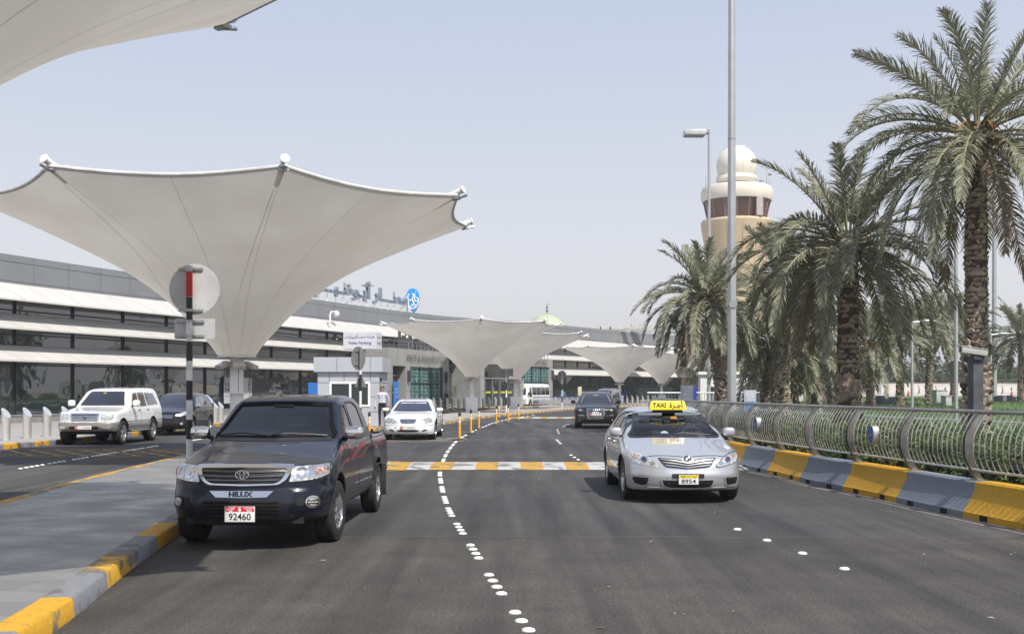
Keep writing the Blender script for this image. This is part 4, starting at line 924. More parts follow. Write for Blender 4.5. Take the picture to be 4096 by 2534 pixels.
for y in ys:
    for x in xs:
        x_ = x + max(0, (y-40)*.12); z = lawn_z(x, y) + (.10*math.sin(x*.35)*math.sin(y*.21) if y > 44 else 0) + .035; b.v.append((x_, y, max(z, .02)))
nx = len(xs)
for j in range(len(ys)-1):
    for i in range(nx-1): b.f.append((j*nx+i, j*nx+i+1, (j+1)*nx+i+1, (j+1)*nx+i)); b.mi.append(0)
o = struct('lawn', b, GRASSM)
N = 26000; gy = rng.uniform(34, 100, N)**1.0; gx = rng.uniform(0, 1, N)*(gy*.62) + 9.5 + np.maximum(0, (gy-40)*.12); gz = np.array([max(.02, lawn_z(x, y) + (.10*math.sin((x-max(0,(y-40)*.12))*.35)*math.sin(y*.21) if y > 44 else 0) + .035) for x, y in zip(gx, gy)])
T = np.stack([gx, gy, gz], 1); h_ = rng.uniform(.05,.13,(N,1)); dx = rng.normal(size=(N,3))*np.array((.05,.05,0)); wv = np.array((.035,0,0))
Vg = np.stack([T - wv, T + wv, T + wv*.2 + dx + np.concatenate([np.zeros((N,2)), h_], 1), T - wv*.2 + dx + np.concatenate([np.zeros((N,2)), h_], 1)], 1).reshape(-1, 3)
o = quads('grass', Vg, leaf_mats('grass_blade', [(.045,.085,.02),(.07,.12,.03),(.10,.15,.045)], .8)); o['kind'] = 'stuff'
# narrow paved ramp with its own low rail, inside the lawn
b = MB(); strip(b, curve2([(9.2,14),(9.6,22),(10.2,30),(11.5,38),(14,45),(19,52)], .8), 1.6, .06); struct('path', b, PAVE2)
rr = thing('railing', 'low pale handrail beside the ramp behind the hedge', 'railing', (0,0,0)); pp = curve2([(13.6,21),(12.0,27),(10.9,34),(10.3,41),(10.0,48)], .5)
for z in (.95,.62): b = MB(); b.path([(x, y, z) for x, y in pp], .022, 6); b.build('top_rail' if z > .9 else 'middle_rail', mat('pale_rail', (.6,.6,.58), .5), rr)
b = MB()
for k in range(0, len(pp)): b.tube((*pp[k], 0), (*pp[k], .95), .014, None, 5, caps=False)
b.build('baluster_panel', mat('pale_rail', (.6,.6,.58), .5), rr)
# ---------------------------------------------------------------- terminal building: one long curved front
CLAD = mat('grey_cladding', (.235,.245,.26), .5, .2, .04, .6); CLADW = mat('white_louvre_panel', (.54,.525,.495), .45, 0, .03, .8); MULL = mat('dark_mullion', (.035,.037,.04), .4, .3, .1)
SEAM = mat('panel_joint', (.09,.09,.095), .7); SOFF = mat('soffit_grey', (.30,.285,.27), .6, 0, .05, 1)
def tglass():
    m, t, b, o = _new('terminal_glass'); n, l = t.nodes, t.links; b.inputs['Base Color'].default_value = (.028,.038,.038,1); b.inputs['Roughness'].default_value = .015; b.inputs['Specular IOR Level'].default_value = 1.0; b.inputs['IOR'].default_value = 1.75
    tc = n.new('ShaderNodeTexCoord'); x = n.new('ShaderNodeTexNoise'); x.inputs['Scale'].default_value = .55; x.inputs['Detail'].default_value = 2; l.new(tc.outputs['Object'], x.inputs[0]); bp = n.new('ShaderNodeBump'); bp.inputs['Strength'].default_value = .05; bp.inputs['Distance'].default_value = .25; l.new(x.outputs[0], bp.inputs['Height']); l.new(bp.outputs[0], b.inputs['Normal'])
    return m
TGL = tglass()
FP = [(-30.5,38),(-27.3,46),(-24.4,55),(-21.9,63),(-19.2,72),(-14.4,87),(-8.3,104),(-2.6,118),(3.8,131),(9.5,143.5),(16.5,157),(27,172),(42,190)]
FC = curve2(FP, .5)
Hs = pchip([(38,8.35),(55,8.40),(72,8.6),(104,8.95),(131,9.7),(157,10.1),(190,10.3)])
def fz(y, z): return z if z < .3 else z * float(Hs(y)) / 8.4
FN = offs(FC, -1.0)          # one metre in front of the facade
bays = curve2(FP, 5.15); NB = len(bays) - 1
def fp(s_, out):             # point on the facade line at arc position s_ (m), out metres in front
    i = min(max(int(s_/.5), 0), len(FC)-2); f = s_/.5 - i; p = np.array(FC[i])*(1-f) + np.array(FC[i+1])*f; q = np.array(FC[i+1]) - np.array(FC[i]); q /= np.linalg.norm(q); return np.array((p[0] + q[1]*out, p[1] - q[0]*out))
SL = (len(FC)-1)*.5
term = thing('terminal_building', 'long curved terminal building with white louvre bands over dark glass', 'terminal building', (0,0,0))
def band(prof, s0, s1, m, name, step=1.2, cap=True):
    """sweep a profile of (out, z) along the front"""
    ss = np.arange(s0, s1+1e-6, (s1-s0)/max(1, round((s1-s0)/step))); b = MB(); k = len(prof)
    for s_ in ss:
        for o_, z in prof: p = fp(s_, o_); b.v.append((p[0], p[1], fz(p[1], z)))
    for i in range(len(ss)-1):
        for j in range(k): b.f.append((i*k+j, i*k+(j+1) % k, (i+1)*k+(j+1) % k, (i+1)*k+j)); b.mi.append(0)
    for i in (0, len(ss)-1): b.f.append(tuple(i*k+j for j in range(k))); b.mi.append(0)
    return b.build(name, m, term, ang=30)
band([(0,0),(0,8.40),(-.35,8.40),(-.35,0)], 0, SL, CLAD, 'wall')
b = MB(); b.add([(*fp(s_, -.3), fz(fp(s_,-.3)[1], 8.2)) for s_ in np.arange(0, SL, 4)] + [(p[0]-25, p[1]+22, 8.6) for p in [fp(s_, -.3) for s_ in np.arange(0, SL, 4)]], [(i, i+1, len(np.arange(0,SL,4))+i+1, len(np.arange(0,SL,4))+i) for i in range(len(np.arange(0,SL,4))-1)]); b.build('roof', mat('roof_white', (.6,.6,.58), .7), term)
# cladding joints
b = MB()
for z in (8.05, 7.1):
    ss = np.arange(0, SL, 1.5); n0 = len(b.v)
    for s_ in ss:
        p = fp(s_, .006); b.v += [(p[0], p[1], fz(p[1], z-.014)), (p[0], p[1], fz(p[1], z+.014))]
    for i in range(len(ss)-1): b.f.append((n0+2*i, n0+2*i+2, n0+2*i+3, n0+2*i+1)); b.mi.append(0)
for s_ in np.arange(1.0, SL, 2.58):
    p, q = fp(s_-.012, .006), fp(s_+.012, .006); b.add([(*p, fz(p[1],6.9)), (*q, fz(q[1],6.9)), (*q, fz(q[1],8.38)), (*p, fz(p[1],8.38))], [(0,1,2,3)])
b.build('panel_joint', SEAM, term, smooth=False)
# three louvre bands and the glass between them, bay by bay
bandp = [[(.05,6.95),(.25,6.95),(1.2,6.12),(1.2,6.05),(1.1,6.05),(.05,6.85)], [(.05,5.5),(1.1,4.76),(1.1,4.68),(1.0,4.68),(.05,5.38)], [(.05,3.95),(1.15,3.22),(1.15,3.13),(1.05,3.13),(.05,3.83)]]
glz = [(5.52,6.8), (3.97,5.3), (.42,3.75)]
def sface(sx, out):          # where a photo column meets the facade line
    best = min(np.arange(0, SL, .25), key=lambda t: abs((fp(t, out)[0])/fp(t, out)[1]*FS + CX - sx)); p = fp(best, out); q = fp(best+.2, out) - p; q /= np.linalg.norm(q); return best, Vector((p[0], p[1], 0)), Vector((q[0], q[1], 0))
portal = [(sface(1545, 3)[0], sface(1793, 3.2)[0]), (sface(1918, 3)[0], sface(2210, 3.2)[0])]      # two entrance boxes (arc metres)
def gap(s0, s1): return any(s0 < b_ and s1 > a_ for a_, b_ in portal)
BAY = 4.2; s_ = .9
while s_ < SL - 5:
    e = min(s_ + BAY, SL - .2)
    for k in range(3):
        if k == 2 and gap(s_, e): continue
        if k >= 1 and gap(s_+1.5, e-1.5): continue
        o = band(bandp[k], s_ + .004, e - .004, CLADW, 'louvre_band')
        jb = MB()
        pr = bandp[k]; (o0, z0), (o1, z1) = (pr[1], pr[2]) if k == 0 else (pr[0], pr[1])
        for dd in (1.5, 3.6):
            p, q = fp(s_+dd-1.1, o0+.006), fp(s_+dd, o1+.006); p2, q2 = fp(s_+dd-1.075, o0+.006), fp(s_+dd+.025, o1+.006); jb.add([(*p, fz(p[1],z0+.006)), (*q, fz(q[1],z1+.006)), (*q2, fz(q2[1],z1+.006)), (*p2, fz(p2[1],z0+.006))], [(0,1,2,3)])
        jb.build('panel_joint', mat('louvre_joint', (.34,.33,.31), .6), o, smooth=False)
    for k, (z0, z1) in enumerate(glz):
        p, q = fp(s_+.05, .03), fp(e-.05, .03); b = MB(); b.add([(*p, fz(p[1],z0)), (*q, fz(q[1],z0)), (*q, fz(q[1],z1)), (*p, fz(p[1],z1))], [(0,1,2,3)]); w_ = b.build('window', TGL, term, smooth=False)
        fb = MB(); a = math.atan2(q[1]-p[1], q[0]-p[0]); c = fp(s_, .09); zz = (fz(c[1],z0)+fz(c[1],z1))/2; fb.box((c[0],c[1],zz), (.06,.10,fz(c[1],z1)-fz(c[1],z0)), a)
        m_ = fp((s_+e)/2, .07); hz = {0: (5.68,), 1: (4.52,), 2: (3.02,)}[k]
        for z in hz: fb.box((m_[0], m_[1], fz(m_[1], z)), (e-s_-.1, .07, .07), a)
        fb.build('mullion', MULL, w_, smooth=False)
    s_ += BAY
band([(.02,.15),(.02,.42),(.16,.42),(.16,.15)], 0, SL, mat('base_plinth', (.30,.30,.29), .5, .2), 'plinth')
# lower bump rail in front of the glass
b = MB()
ss = np.arange(4, 60, 1.2); b.path([(*fp(t, .75), .52) for t in ss], .045, 6)
for t in np.arange(4.5, 60, 2.4): p, q = fp(t, .75), fp(t+.25, .45); b.tube((*p,.15), (*p,.52), .035, None, 6); b.tube((*q,.15), (*p,.50), .03, None, 6)
br = b.build('bump_rail', GALV); tag(br, 'low steel bump rail along the foot of the terminal glass', 'rail')
# taller block at the left end
e0 = fp(0, -.4); b = MB(); b.box((-30.6,51.0,8.55), (9,4.4,1.5), R(68)); b.build('plant_room', CLAD, term, bevel=.02)
p0 = at(104, 1012, 57); b = MB()
# roof plant far along
for sx in (2380,2420,2460,2505,2550): p = at(sx, 1316, 155); b.box((p.x, p.y, 10.45), (1.6,1.2,.5))
for sx in (2545,2585): p = at(sx, 1312, 158); b.box((p.x, p.y, 10.7), (1.5,1.4,1.1))
b.build('roof_plant', mat('plant_grey', (.45,.44,.42), .6, 0, .15, 2), term, bevel=.03)
b = MB()
for sx, y0, d in ((1735,1252,112),(1775,1246,115),(1832,1252,118),(2398,1330,150)): p = at(sx, y0, d); b.tube((p.x,p.y,8.9), (p.x,p.y,p.z), .02, .012, 5)
b.build('lightning_rod', GALV, term)
def sface(sx, out):          # where a photo column meets the facade line
    best = min(np.arange(0, SL, .25), key=lambda t: abs((fp(t, out)[0])/fp(t, out)[1]*FS + CX - sx)); p = fp(best, out); q = fp(best+.2, out) - p; q /= np.linalg.norm(q); return best, Vector((p[0], p[1], 0)), Vector((q[0], q[1], 0))
# ---------------------------------------------------------------- banners on the glass
def banner(name, sx0, sx1, z0, z1, m, label):
    s0, p0, _ = sface(sx0, .17); s1, p1, _ = sface(sx1, .17); t = thing(name, label, 'banner', tuple((p0+p1)/2), 0); o = (p0+p1)/2; p0, p1 = p0-o, p1-o
    d = (p1-p0).normalized(); n = Vector((d.y, -d.x, 0)); b = MB(); b.prism([(0,z0),((p1-p0).length,z0),((p1-p0).length,z1),(0,z1)], lambda u, v: p0 + d*u + Vector((0,0,v)), lambda u, v: p0 + d*u + Vector((0,0,v)) + n*.02); b.build('panel', m, t, smooth=False)
    return t, p0 + n*.024, d, n, (p1-p0).length
BW = mat('banner_white', (.42,.43,.44), .6, 0, .04, 2); BD = mat('banner_charcoal', (.045,.045,.047), .6, 0, .08, 2)
t, p, d, n, L = banner('banner', 893, 1003, .9, 2.62, BW, 'pale grey banner with black lettering behind the canopy column')
z8 = lambda z: Vector((0,0,z))
def put(t, s_, u, z, h, m, p, d, n, left=False, name='lettering'):
    me = text_mesh(s_, h); xs = [v.co.x for v in me.vertices]; w_ = max(xs)-min(xs); me.transform(face_M(p + d*(u + (w_/2 if left else 0)) + z8(z), n)); me.materials.clear(); me.materials.append(m); return link(name, me, t)
put(t, 'CELEBRATE THE', .12, 2.15, .30, INK, p, d, n, True); put(t, 'SPIRIT OF THE', .12, 1.78, .30, INK, p, d, n, True); put(t, 'uaenational', .12, 1.42, .2, mat('banner_blue', (.12,.14,.35), .6), p, d, n, True)
b = MB(); st = [mat('pattern_green', (.05,.22,.16), .6), mat('pattern_red', (.40,.06,.06), .6), mat('pattern_dark', (.05,.05,.05), .6)]
for k in range(6):
    z0 = .92 + k*.285; x0 = L - .42
    for i in range(4):
        c = (x0 + .17, z0 + .13); a = R(45+90*i); u, v = c[0] + .085*math.cos(a), c[1] + .075*math.sin(a)
        for w_ in (-.04, .04): q0 = p + d*(u - .06) + z8(v + w_ + .05*(1 if i % 2 else -1)); q1 = p + d*(u + .06) + z8(v + w_ - .05*(1 if i % 2 else -1)); b.add([q0 + z8(.02), q1 + z8(.02), q1 - z8(.02), q0 - z8(.02)], [(0,1,2,3)], [1,0,0,1,1,2][5-k] if 0 else [1,1,0,0,2,2][k])
b.build('pattern_strip', st, t, smooth=False)
t, p, d, n, L = banner('banner', 1006, 1124, .9, 2.62, BD, 'dark grey banner with white Arabic lettering right of the canopy column')
put(t, arabic('لنحتفل'), L-.75, 2.16, .40, PLATEW, p, d, n); put(t, arabic('بروح الاتحاد'), L-.82, 1.72, .40, PLATEW, p, d, n); put(t, 'uaenationalday', L-.75, 1.3, .17, mat('banner_grey', (.12,.12,.12), .6), p, d, n)
BLU = mat('sign_blue', (.02,.17,.55), .45, 0, .06, 2)
def panel(name, label, cat, sx, out, w_, z0, z1, m, lines=(), th=.06, ink=PLATEW, size=.14):
    s0, c, d = sface(sx, out); n = Vector((d.y, -d.x, 0)); t = thing(name, label, cat, tuple(c), 0); b = MB(); b.prism([(-w_/2,z0),(w_/2,z0),(w_/2,z1),(-w_/2,z1)], lambda u, v: d*u + z8(v), lambda u, v: d*u + z8(v) + n*th); b.build('board', m, t, smooth=False)
    for (s_, u, z, h) in lines: put(t, s_, u, z, h, ink, n*(th+.006), d, n)
    return t
panel('info_board', 'upright blue information board left of the valet booth', 'sign', 1250, 3.5, 1.3, .15, 2.3, BLU, ((arabic('خدمة'), 0, 1.5, .22), ('Parking', 0, 1.2, .22)))
panel('info_board', 'upright blue information board behind the standing man', 'sign', 1580, 3.4, .9, .15, 2.5, BLU, ((arabic('مواقف'), .05, 1.9, .2), ('Parking', .05, 1.62, .16), (arabic('السيارات'), .05, 1.3, .18)))
# ---------------------------------------------------------------- entrance boxes
def teal():
    m, t, b, o = _new('patterned_teal_glass'); n, l = t.nodes, t.links; b.inputs['Roughness'].default_value = .05; b.inputs['Specular IOR Level'].default_value = .9
    tc = n.new('ShaderNodeTexCoord'); v = n.new('ShaderNodeTexVoronoi'); v.feature = 'DISTANCE_TO_EDGE'; v.inputs['Scale'].default_value = 3.1; v.inputs['Randomness'].default_value = .25; l.new(tc.outputs['Object'], v.inputs['Vector'])
    r = n.new('ShaderNodeValToRGB'); l.new(v.outputs[0], r.inputs[0]); r.color_ramp.elements[0].position = .05; r.color_ramp.elements[0].color = (.20,.34,.34,1); r.color_ramp.elements[1].position = .10; r.color_ramp.elements[1].color = (.030,.085,.085,1); l.new(r.outputs[0], b.inputs['Base Color']); return m
TEAL = teal(); PORT = mat('portal_cladding', (.33,.33,.32), .5, .1, .05, 1); CHL = mat('steel_letters', (.11,.105,.10), .3, .4, .1, 4)
def entrance(name, label, s0, s1, proj, H, words, arab, solid, lh=1.45):
    """glazed box in a grey frame; 'solid' = arc interval of the patterned screen, the rest is a doorway"""
    t = thing(name, label, 'entrance', (0,0,0)); P0, P1 = fp(s0, 0), fp(s1, 0); d = Vector((*(P1-P0), 0)).normalized(); n = Vector((d.y, -d.x, 0)); L = float(np.linalg.norm(P1-P0)); o = Vector((*P0, 0)) + n*proj
    def bx(nm, u0, u1, z0, z1, q0, q1, m, par=t, bev=.0):
        b = MB(); b.prism([(u0,z0),(u1,z0),(u1,z1),(u0,z1)], lambda u, v: o + d*u + z8(v) + n*q0, lambda u, v: o + d*u + z8(v) + n*q1); return b.build(nm, m, par, smooth=False, bevel=bev)
    a, c = solid; lin = 1.25
    bx('lintel', 0, L, H-lh, H, -proj, 0, PORT); bx('pier', 0, .9, .15, H-lh, -proj, 0, PORT); bx('pier', L-.9, L, .15, H-lh, -proj, 0, PORT)
    for k in range(3): bx('joint', 0, L, 1.6+k*1.45-.012, 1.6+k*1.45+.012, .0, .005, SEAM) if k == 9 else None
    if a > .95: bx('pier', a-.9, a, .15, H-lh, -proj, 0, PORT)
    if c < L-.95: bx('pier', c, c+.9, .15, H-lh, -proj, 0, PORT)
    nseg = 3; g = bx('patterned_screen', a, c, .9, H-lh, -.25, -.2, TEAL); bx('sill', a, c, .15, .9, -.3, -.05, mat('sill_stone', (.24,.20,.185), .6))
    for k in range(nseg+1): u = a + (c-a)*k/nseg; bx('mullion', u-.04, u+.04, .9, H-lh, -.19, -.12, MULL, g)
    for z in (.9 + (H-lh-.9)*.52,): bx('mullion', a, c, z-.04, z+.04, -.18, -.13, MULL, g)
    for u in (a-.5, c+.45):
        bx('wall_lamp', u-.12, u+.12, H-lh-1.3, H-lh-.35, .0, .25, mat('lamp_bronze', (.12,.11,.10), .4, .6))
    # doorway side: clear glass with a sliding door and a yellow safety band
    for (u0, u1) in ((.9, a-.9), (c+.9, L-.9)):
        if u1 - u0 < 1: continue
        bx('glass_screen', u0, u1, .15, H-lh, -.9, -.86, TGL)
        k = max(2, int((u1-u0)/1.7)); 
        for i in range(k+1): u = u0 + (u1-u0)*i/k; bx('door_frame', u-.05, u+.05, .15, 3.0, -.85, -.76, GALV)
        bx('door_frame', u0, u1, 2.95, 3.1, -.855, -.75, GALV)
        for i in range(k): u = u0 + (u1-u0)*(i+.5)/k; bx('safety_band', u-.5, u+.5, 1.5, 1.7, -.85, -.845, mat('safety_yellow', (.55,.55,.02), .5))
    for k, (s_, z, h) in enumerate(words): put(t, s_, (a+c)/2, z, h, CHL, o + n*.12, d, n); 
    if arab:
        b = MB(); q = text_mesh(arabic(arab[0]), arab[2], .06); q.transform(face_M(o + d*((a+c)/2) + z8(arab[1]) - n*.2, n)); q.materials.clear(); q.materials.append(CHL); link('lettering', q, t)
        for k in range(9): u = a + (c-a)*(k+.2)/8.4; b.tube(o + d*u + z8(H-.02) - n*.25, o + d*u + z8(arab[1]-arab[2]*.2) - n*.25, .03, None, 6)
        b.build('letter_post', GALV, t)
    for u0 in np.arange(0, L, 1.8): bx('panel_joint', u0, u0+.02, H-lh, H-.01, .001, .006, SEAM)
    for z in (1.7, 3.15): 
        for (u0, u1) in ((0,.9),(L-.9,L),(a-.9,a),(c,c+.9)): bx('panel_joint', max(0,u0), min(L,u1), z, z+.03, .001, .006, SEAM)
    return t
sa, _, _ = sface(1610, 3.2); sb, _, _ = sface(1782, 3.2)
entrance('entrance_portal', 'grey entrance box with patterned glass lettered FIRST & BUSINESS CLASS', portal[0][0], portal[0][1], 3.2, 5.25, [('FIRST & BUSINESS CLASS', 4.5, .80)], ('الدرجة الأولى ورجال الأعمال', 6.35, 1.1), (sface(1640, 3.2)[0] - portal[0][0], sface(1770, 3.2)[0] - portal[0][0]))
sa, _, _ = sface(2085, 3.2); sb, _, _ = sface(2196, 3.2)
entrance('entrance_portal', 'grey entrance box with patterned glass behind the minibus lettered DEPARTURES', portal[1][0], portal[1][1], 3.2, 5.3, [('DEPARTURES', 4.85, .85)], ('المغادرون', 6.3, 1.1), (sface(2085, 3.2)[0] - portal[1][0], sface(2196, 3.2)[0] - portal[1][0]), .9)
# ---------------------------------------------------------------- roof lettering and its blue emblem
SGN = mat('sign_letter_grey', (.23,.27,.33), .45, .2, .05, 1)
s0, pr0, dr = sface(1236, -1.0); s1, pr1, _ = sface(1627, -1.0); dr = (pr1-pr0).normalized(); nr = Vector((dr.y, -dr.x, 0))
rs = thing('roof_sign', 'large grey Arabic roof lettering on white posts above the terminal front', 'roof sign', (0,0,0))
Lw = (pr1-pr0).length; zr0 = 8.85
me = text_mesh(arabic('مطـــار أبـوظـبـــي'), 3.4, .10, .14, Lw); ys = [v.co.y for v in me.vertices]
sy = 2.1/(max(ys)-min(ys))
for v in me.vertices: v.co.y *= sy
# the sign follows the falling sight line of the curved roof: it stands level
me.transform(face_M(pr0 + dr*Lw*.5 + z8(zr0 + .28 + .95), nr)); me.materials.clear(); me.materials.append(SGN); link('lettering', me, rs)
b = MB()
for k in range(13):
    u = pr0 + dr*(Lw*(k+.4)/13); zt = zr0 + (.75 if k % 3 else 1.3); b.tube(u + z8(8.3) - nr*.2, u + z8(zt) - nr*.2, .035, None, 6); b.tube(u + z8(8.3) - nr*1.8, u + z8(zt-.1) - nr*.22, .028, None, 6)
b.build('sign_post', WHITEP, rs)
s2, pe, _ = sface(1652, -.6)
em = thing('roof_emblem', 'bright blue pebble shaped emblem with white calligraphy at the right end of the roof lettering', 'emblem', tuple(pe), 0)
EB = mat('emblem_blue', (.02,.30,.78), .4, 0, .06, 1)
ne = Vector((-.10,-1,0)).normalized(); de = Vector((-ne.y, ne.x, 0)); zc = 10.15
sh = smoothpoly([(.15,-2.05),(.62,-1.45),(.98,-.4),(1.05,.6),(.75,1.55),(.15,1.9),(-.5,1.85),(-.95,1.25),(-1.0,.3),(-.72,-.8),(-.25,-1.7)], 4); sh = [(u*.56, v*.56) for u, v in sh]
b = MB(); b.prism(sh, lambda u, v: de*u + z8(zc+v), lambda u, v: de*u + z8(zc+v) + ne*.35); b.build('disc', EB, em, ang=30)
b = MB()
for pts, r_ in (([(-.55,.95),(-.72,.35),(-.5,-.1),(-.05,.15),(.1,.75),(-.15,.95)], .085), ([(-.6,-.15),(-.62,-.75),(-.2,-1.25),(.35,-1.15),(.7,-.6)], .09), ([(-.15,.1),(.15,-.35),(.05,-.75),(-.3,-.7)], .085), ([(.3,.95),(.28,.2),(.45,-.2),(.8,.0),(.75,.35),(.42,.3)], .085), ([(.72,.3),(.85,-.15),(.68,-.75)], .08), ([(.0,-.25),(.4,-.85),(.15,-1.0)], .07)):
    q = curve2([(u*.64, v*.64) for u, v in pts], .06); b.path([de*u + z8(zc+v) + ne*.37 for u, v in q], r_*.64, 6)
for u, v in ((-.35,-.95),(.45,1.15),(-.1,-.95)): b.ell(de*u*.64 + z8(zc+v*.64) + ne*.37, (.06,.06,.06), 8, 6)
b.build('calligraphy', PLATEW, em)
b = MB(); b.tube(de*.1 + z8(8.2) + ne*.1, de*.1 + z8(9.0) + ne*.1, .16, None, 8); b.tube(de*-.75 + z8(8.2) - ne*.2, de*-.5 + z8(10.6) - ne*.1, .09, None, 8)
b.tube(de*-3.4 + z8(8.4) - ne*2, de*-.5 + z8(10.9) - ne*.1, .10, None, 8); b.tube(de*-3.0 + z8(8.4) - ne*2, de*-.5 + z8(10.0) - ne*.1, .10, None, 8); b.build('support', WHITEP, em)
# ---------------------------------------------------------------- cameras on the facade
for sx, z1, lab in ((1322, 7.85, 'white dome camera on a bent pole against the grey cladding above the valet sign'), (1602, 7.4, 'white pole camera beside the tip of the second canopy')):
    s3, pc, dc = sface(sx, 1.0); nc = Vector((dc.y, -dc.x, 0)); t = thing('security_camera', lab, 'camera', tuple(pc), 0); b = MB(); b.path([z8(6.7), z8(z1-.3), z8(z1-.05) + dc*.15, z8(z1) + dc*.9], .06, 8); b.build('pole', WHITEP, t); b = MB(); b.ell(z8(z1-.16) + dc*1.05, (.24,.24,.26), 12, 8); b.build('dome', PLATEW, t)
# mosque dome behind the roof
b = MB(); pm = at(2188, 1300, 330); R0 = 6.6; md = thing('mosque_dome', 'pale green dome with a ball and crescent finial behind the terminal roof', 'dome', (pm.x, pm.y, 0), 0)
zb = CAMH + (HY-1330)/FS*330
b.lathe([(R0, 0)] + [(R0*math.cos(a), zb - 2.0 + 7.6*math.sin(a)) for a in np.linspace(0, math.pi/2-.01, 16)], 40); b.build('shell', mat('dome_hazed_green', (.44,.50,.36), .6, 0, .06, .3), md)  # distance haze is painted in: shell green made paler and less saturated
b = MB()
for k in range(16):
    a = 2*math.pi*k/16; b.path([(R0*1.004*math.cos(q)*math.cos(a), R0*1.004*math.cos(q)*math.sin(a), zb - 2.0 + 7.63*math.sin(q)) for q in np.linspace(0, 1.5, 10)], .05, 5)
b.build('rib', mat('dome_rib', (.30,.38,.22), .6), md)
zt = zb + 5.6; b = MB(); b.tube((0,0,zt-.2), (0,0,zt+2.6), .10, None, 8); b.ell((0,0,zt+.9), (.36,.36,.36), 12, 8); b.ell((0,0,zt+1.9), (.34,.34,.34), 12, 8); b.path([(.42*math.sin(q), 0, zt+3.05-.42*math.cos(q)) for q in np.linspace(-.9, 2.6, 14)][::1], [.02+.06*math.sin(math.pi*i/13) for i in range(14)], 6); b.build('finial', mat('finial_metal', (.12,.13,.14), .4, .7), md)
b = MB(); b.box((0,12,(zb-3)/2), (18,18,zb-3)); b.build('base', mat('mosque_wall', (.5,.47,.40), .8), md)
# ---------------------------------------------------------------- white fabric canopies
def fabric():
    m, t, b, o = _new('canopy_fabric'); n, l = t.nodes, t.links; n.remove(b)
    tc = n.new('ShaderNodeTexCoord'); x = n.new('ShaderNodeTexNoise'); x.inputs['Scale'].default_value = .7; x.inputs['Detail'].default_value = 6; l.new(tc.outputs['Object'], x.inputs[0]); r = n.new('ShaderNodeValToRGB'); l.new(x.outputs[0], r.inputs[0])
    r.color_ramp.elements[0].position = .3; r.color_ramp.elements[0].color = (.68,.64,.575,1); r.color_ramp.elements[1].position = .7; r.color_ramp.elements[1].color = (.77,.735,.675,1)
    d = n.new('ShaderNodeBsdfDiffuse'); l.new(r.outputs[0], d.inputs[0]); tr = n.new('ShaderNodeBsdfTranslucent'); l.new(r.outputs[0], tr.inputs[0]); mx = n.new('ShaderNodeMixShader'); mx.inputs[0].default_value = .30; l.new(d.outputs[0], mx.inputs[1]); l.new(tr.outputs[0], mx.inputs[2]); l.new(mx.outputs[0], o.inputs[0]); return m
FAB = fabric(); SEAMF = mat('fabric_seam', (.60,.565,.52), .8)
zprof = pchip([(.46,2.74),(.62,2.98),(1.0,3.42),(1.5,3.95),(2.1,4.45),(2.8,4.92),(3.6,5.34),(4.5,5.74),(5.3,6.08),(6.0,6.36),(6.55,6.60)])
def canopy_mesh(ph0):
    NA, NR = 128, 30; RT = 6.5; V = []; F = []
    def rim(a):          # scalloped octagon
        q = ((a - ph0) / (math.pi/4)) % 1.0; t = abs(q - .5)*2; chord = RT*math.cos(math.pi/8)/math.cos((q-.5)*math.pi/4); return chord - .26*(1-t*t)
    for i in range(NA):
        a = 2*math.pi*i/NA + ph0; q = (8*i/NA) % 1.0; t = abs(q-.5)*2; rr = rim(a)
        for j in range(NR+1):
            f = (j/NR); r = .46 + (rr-.46)*f; e = (r/6.5)
            z = float(zprof(min(6.55, r*(6.5/rr)**(f*f)))) - .13*(1-t*t)*f**3
            z += .10*max(0, (f-.9)/.1)**2*(1-t*t)*0
            V.append((r*math.cos(a), r*math.sin(a), z))
    K = NR+1
    for i in range(NA):
        for j in range(NR): F.append((i*K+j, i*K+j+1, ((i+1) % NA)*K+j+1, ((i+1) % NA)*K+j))
    return V, F, NA, K
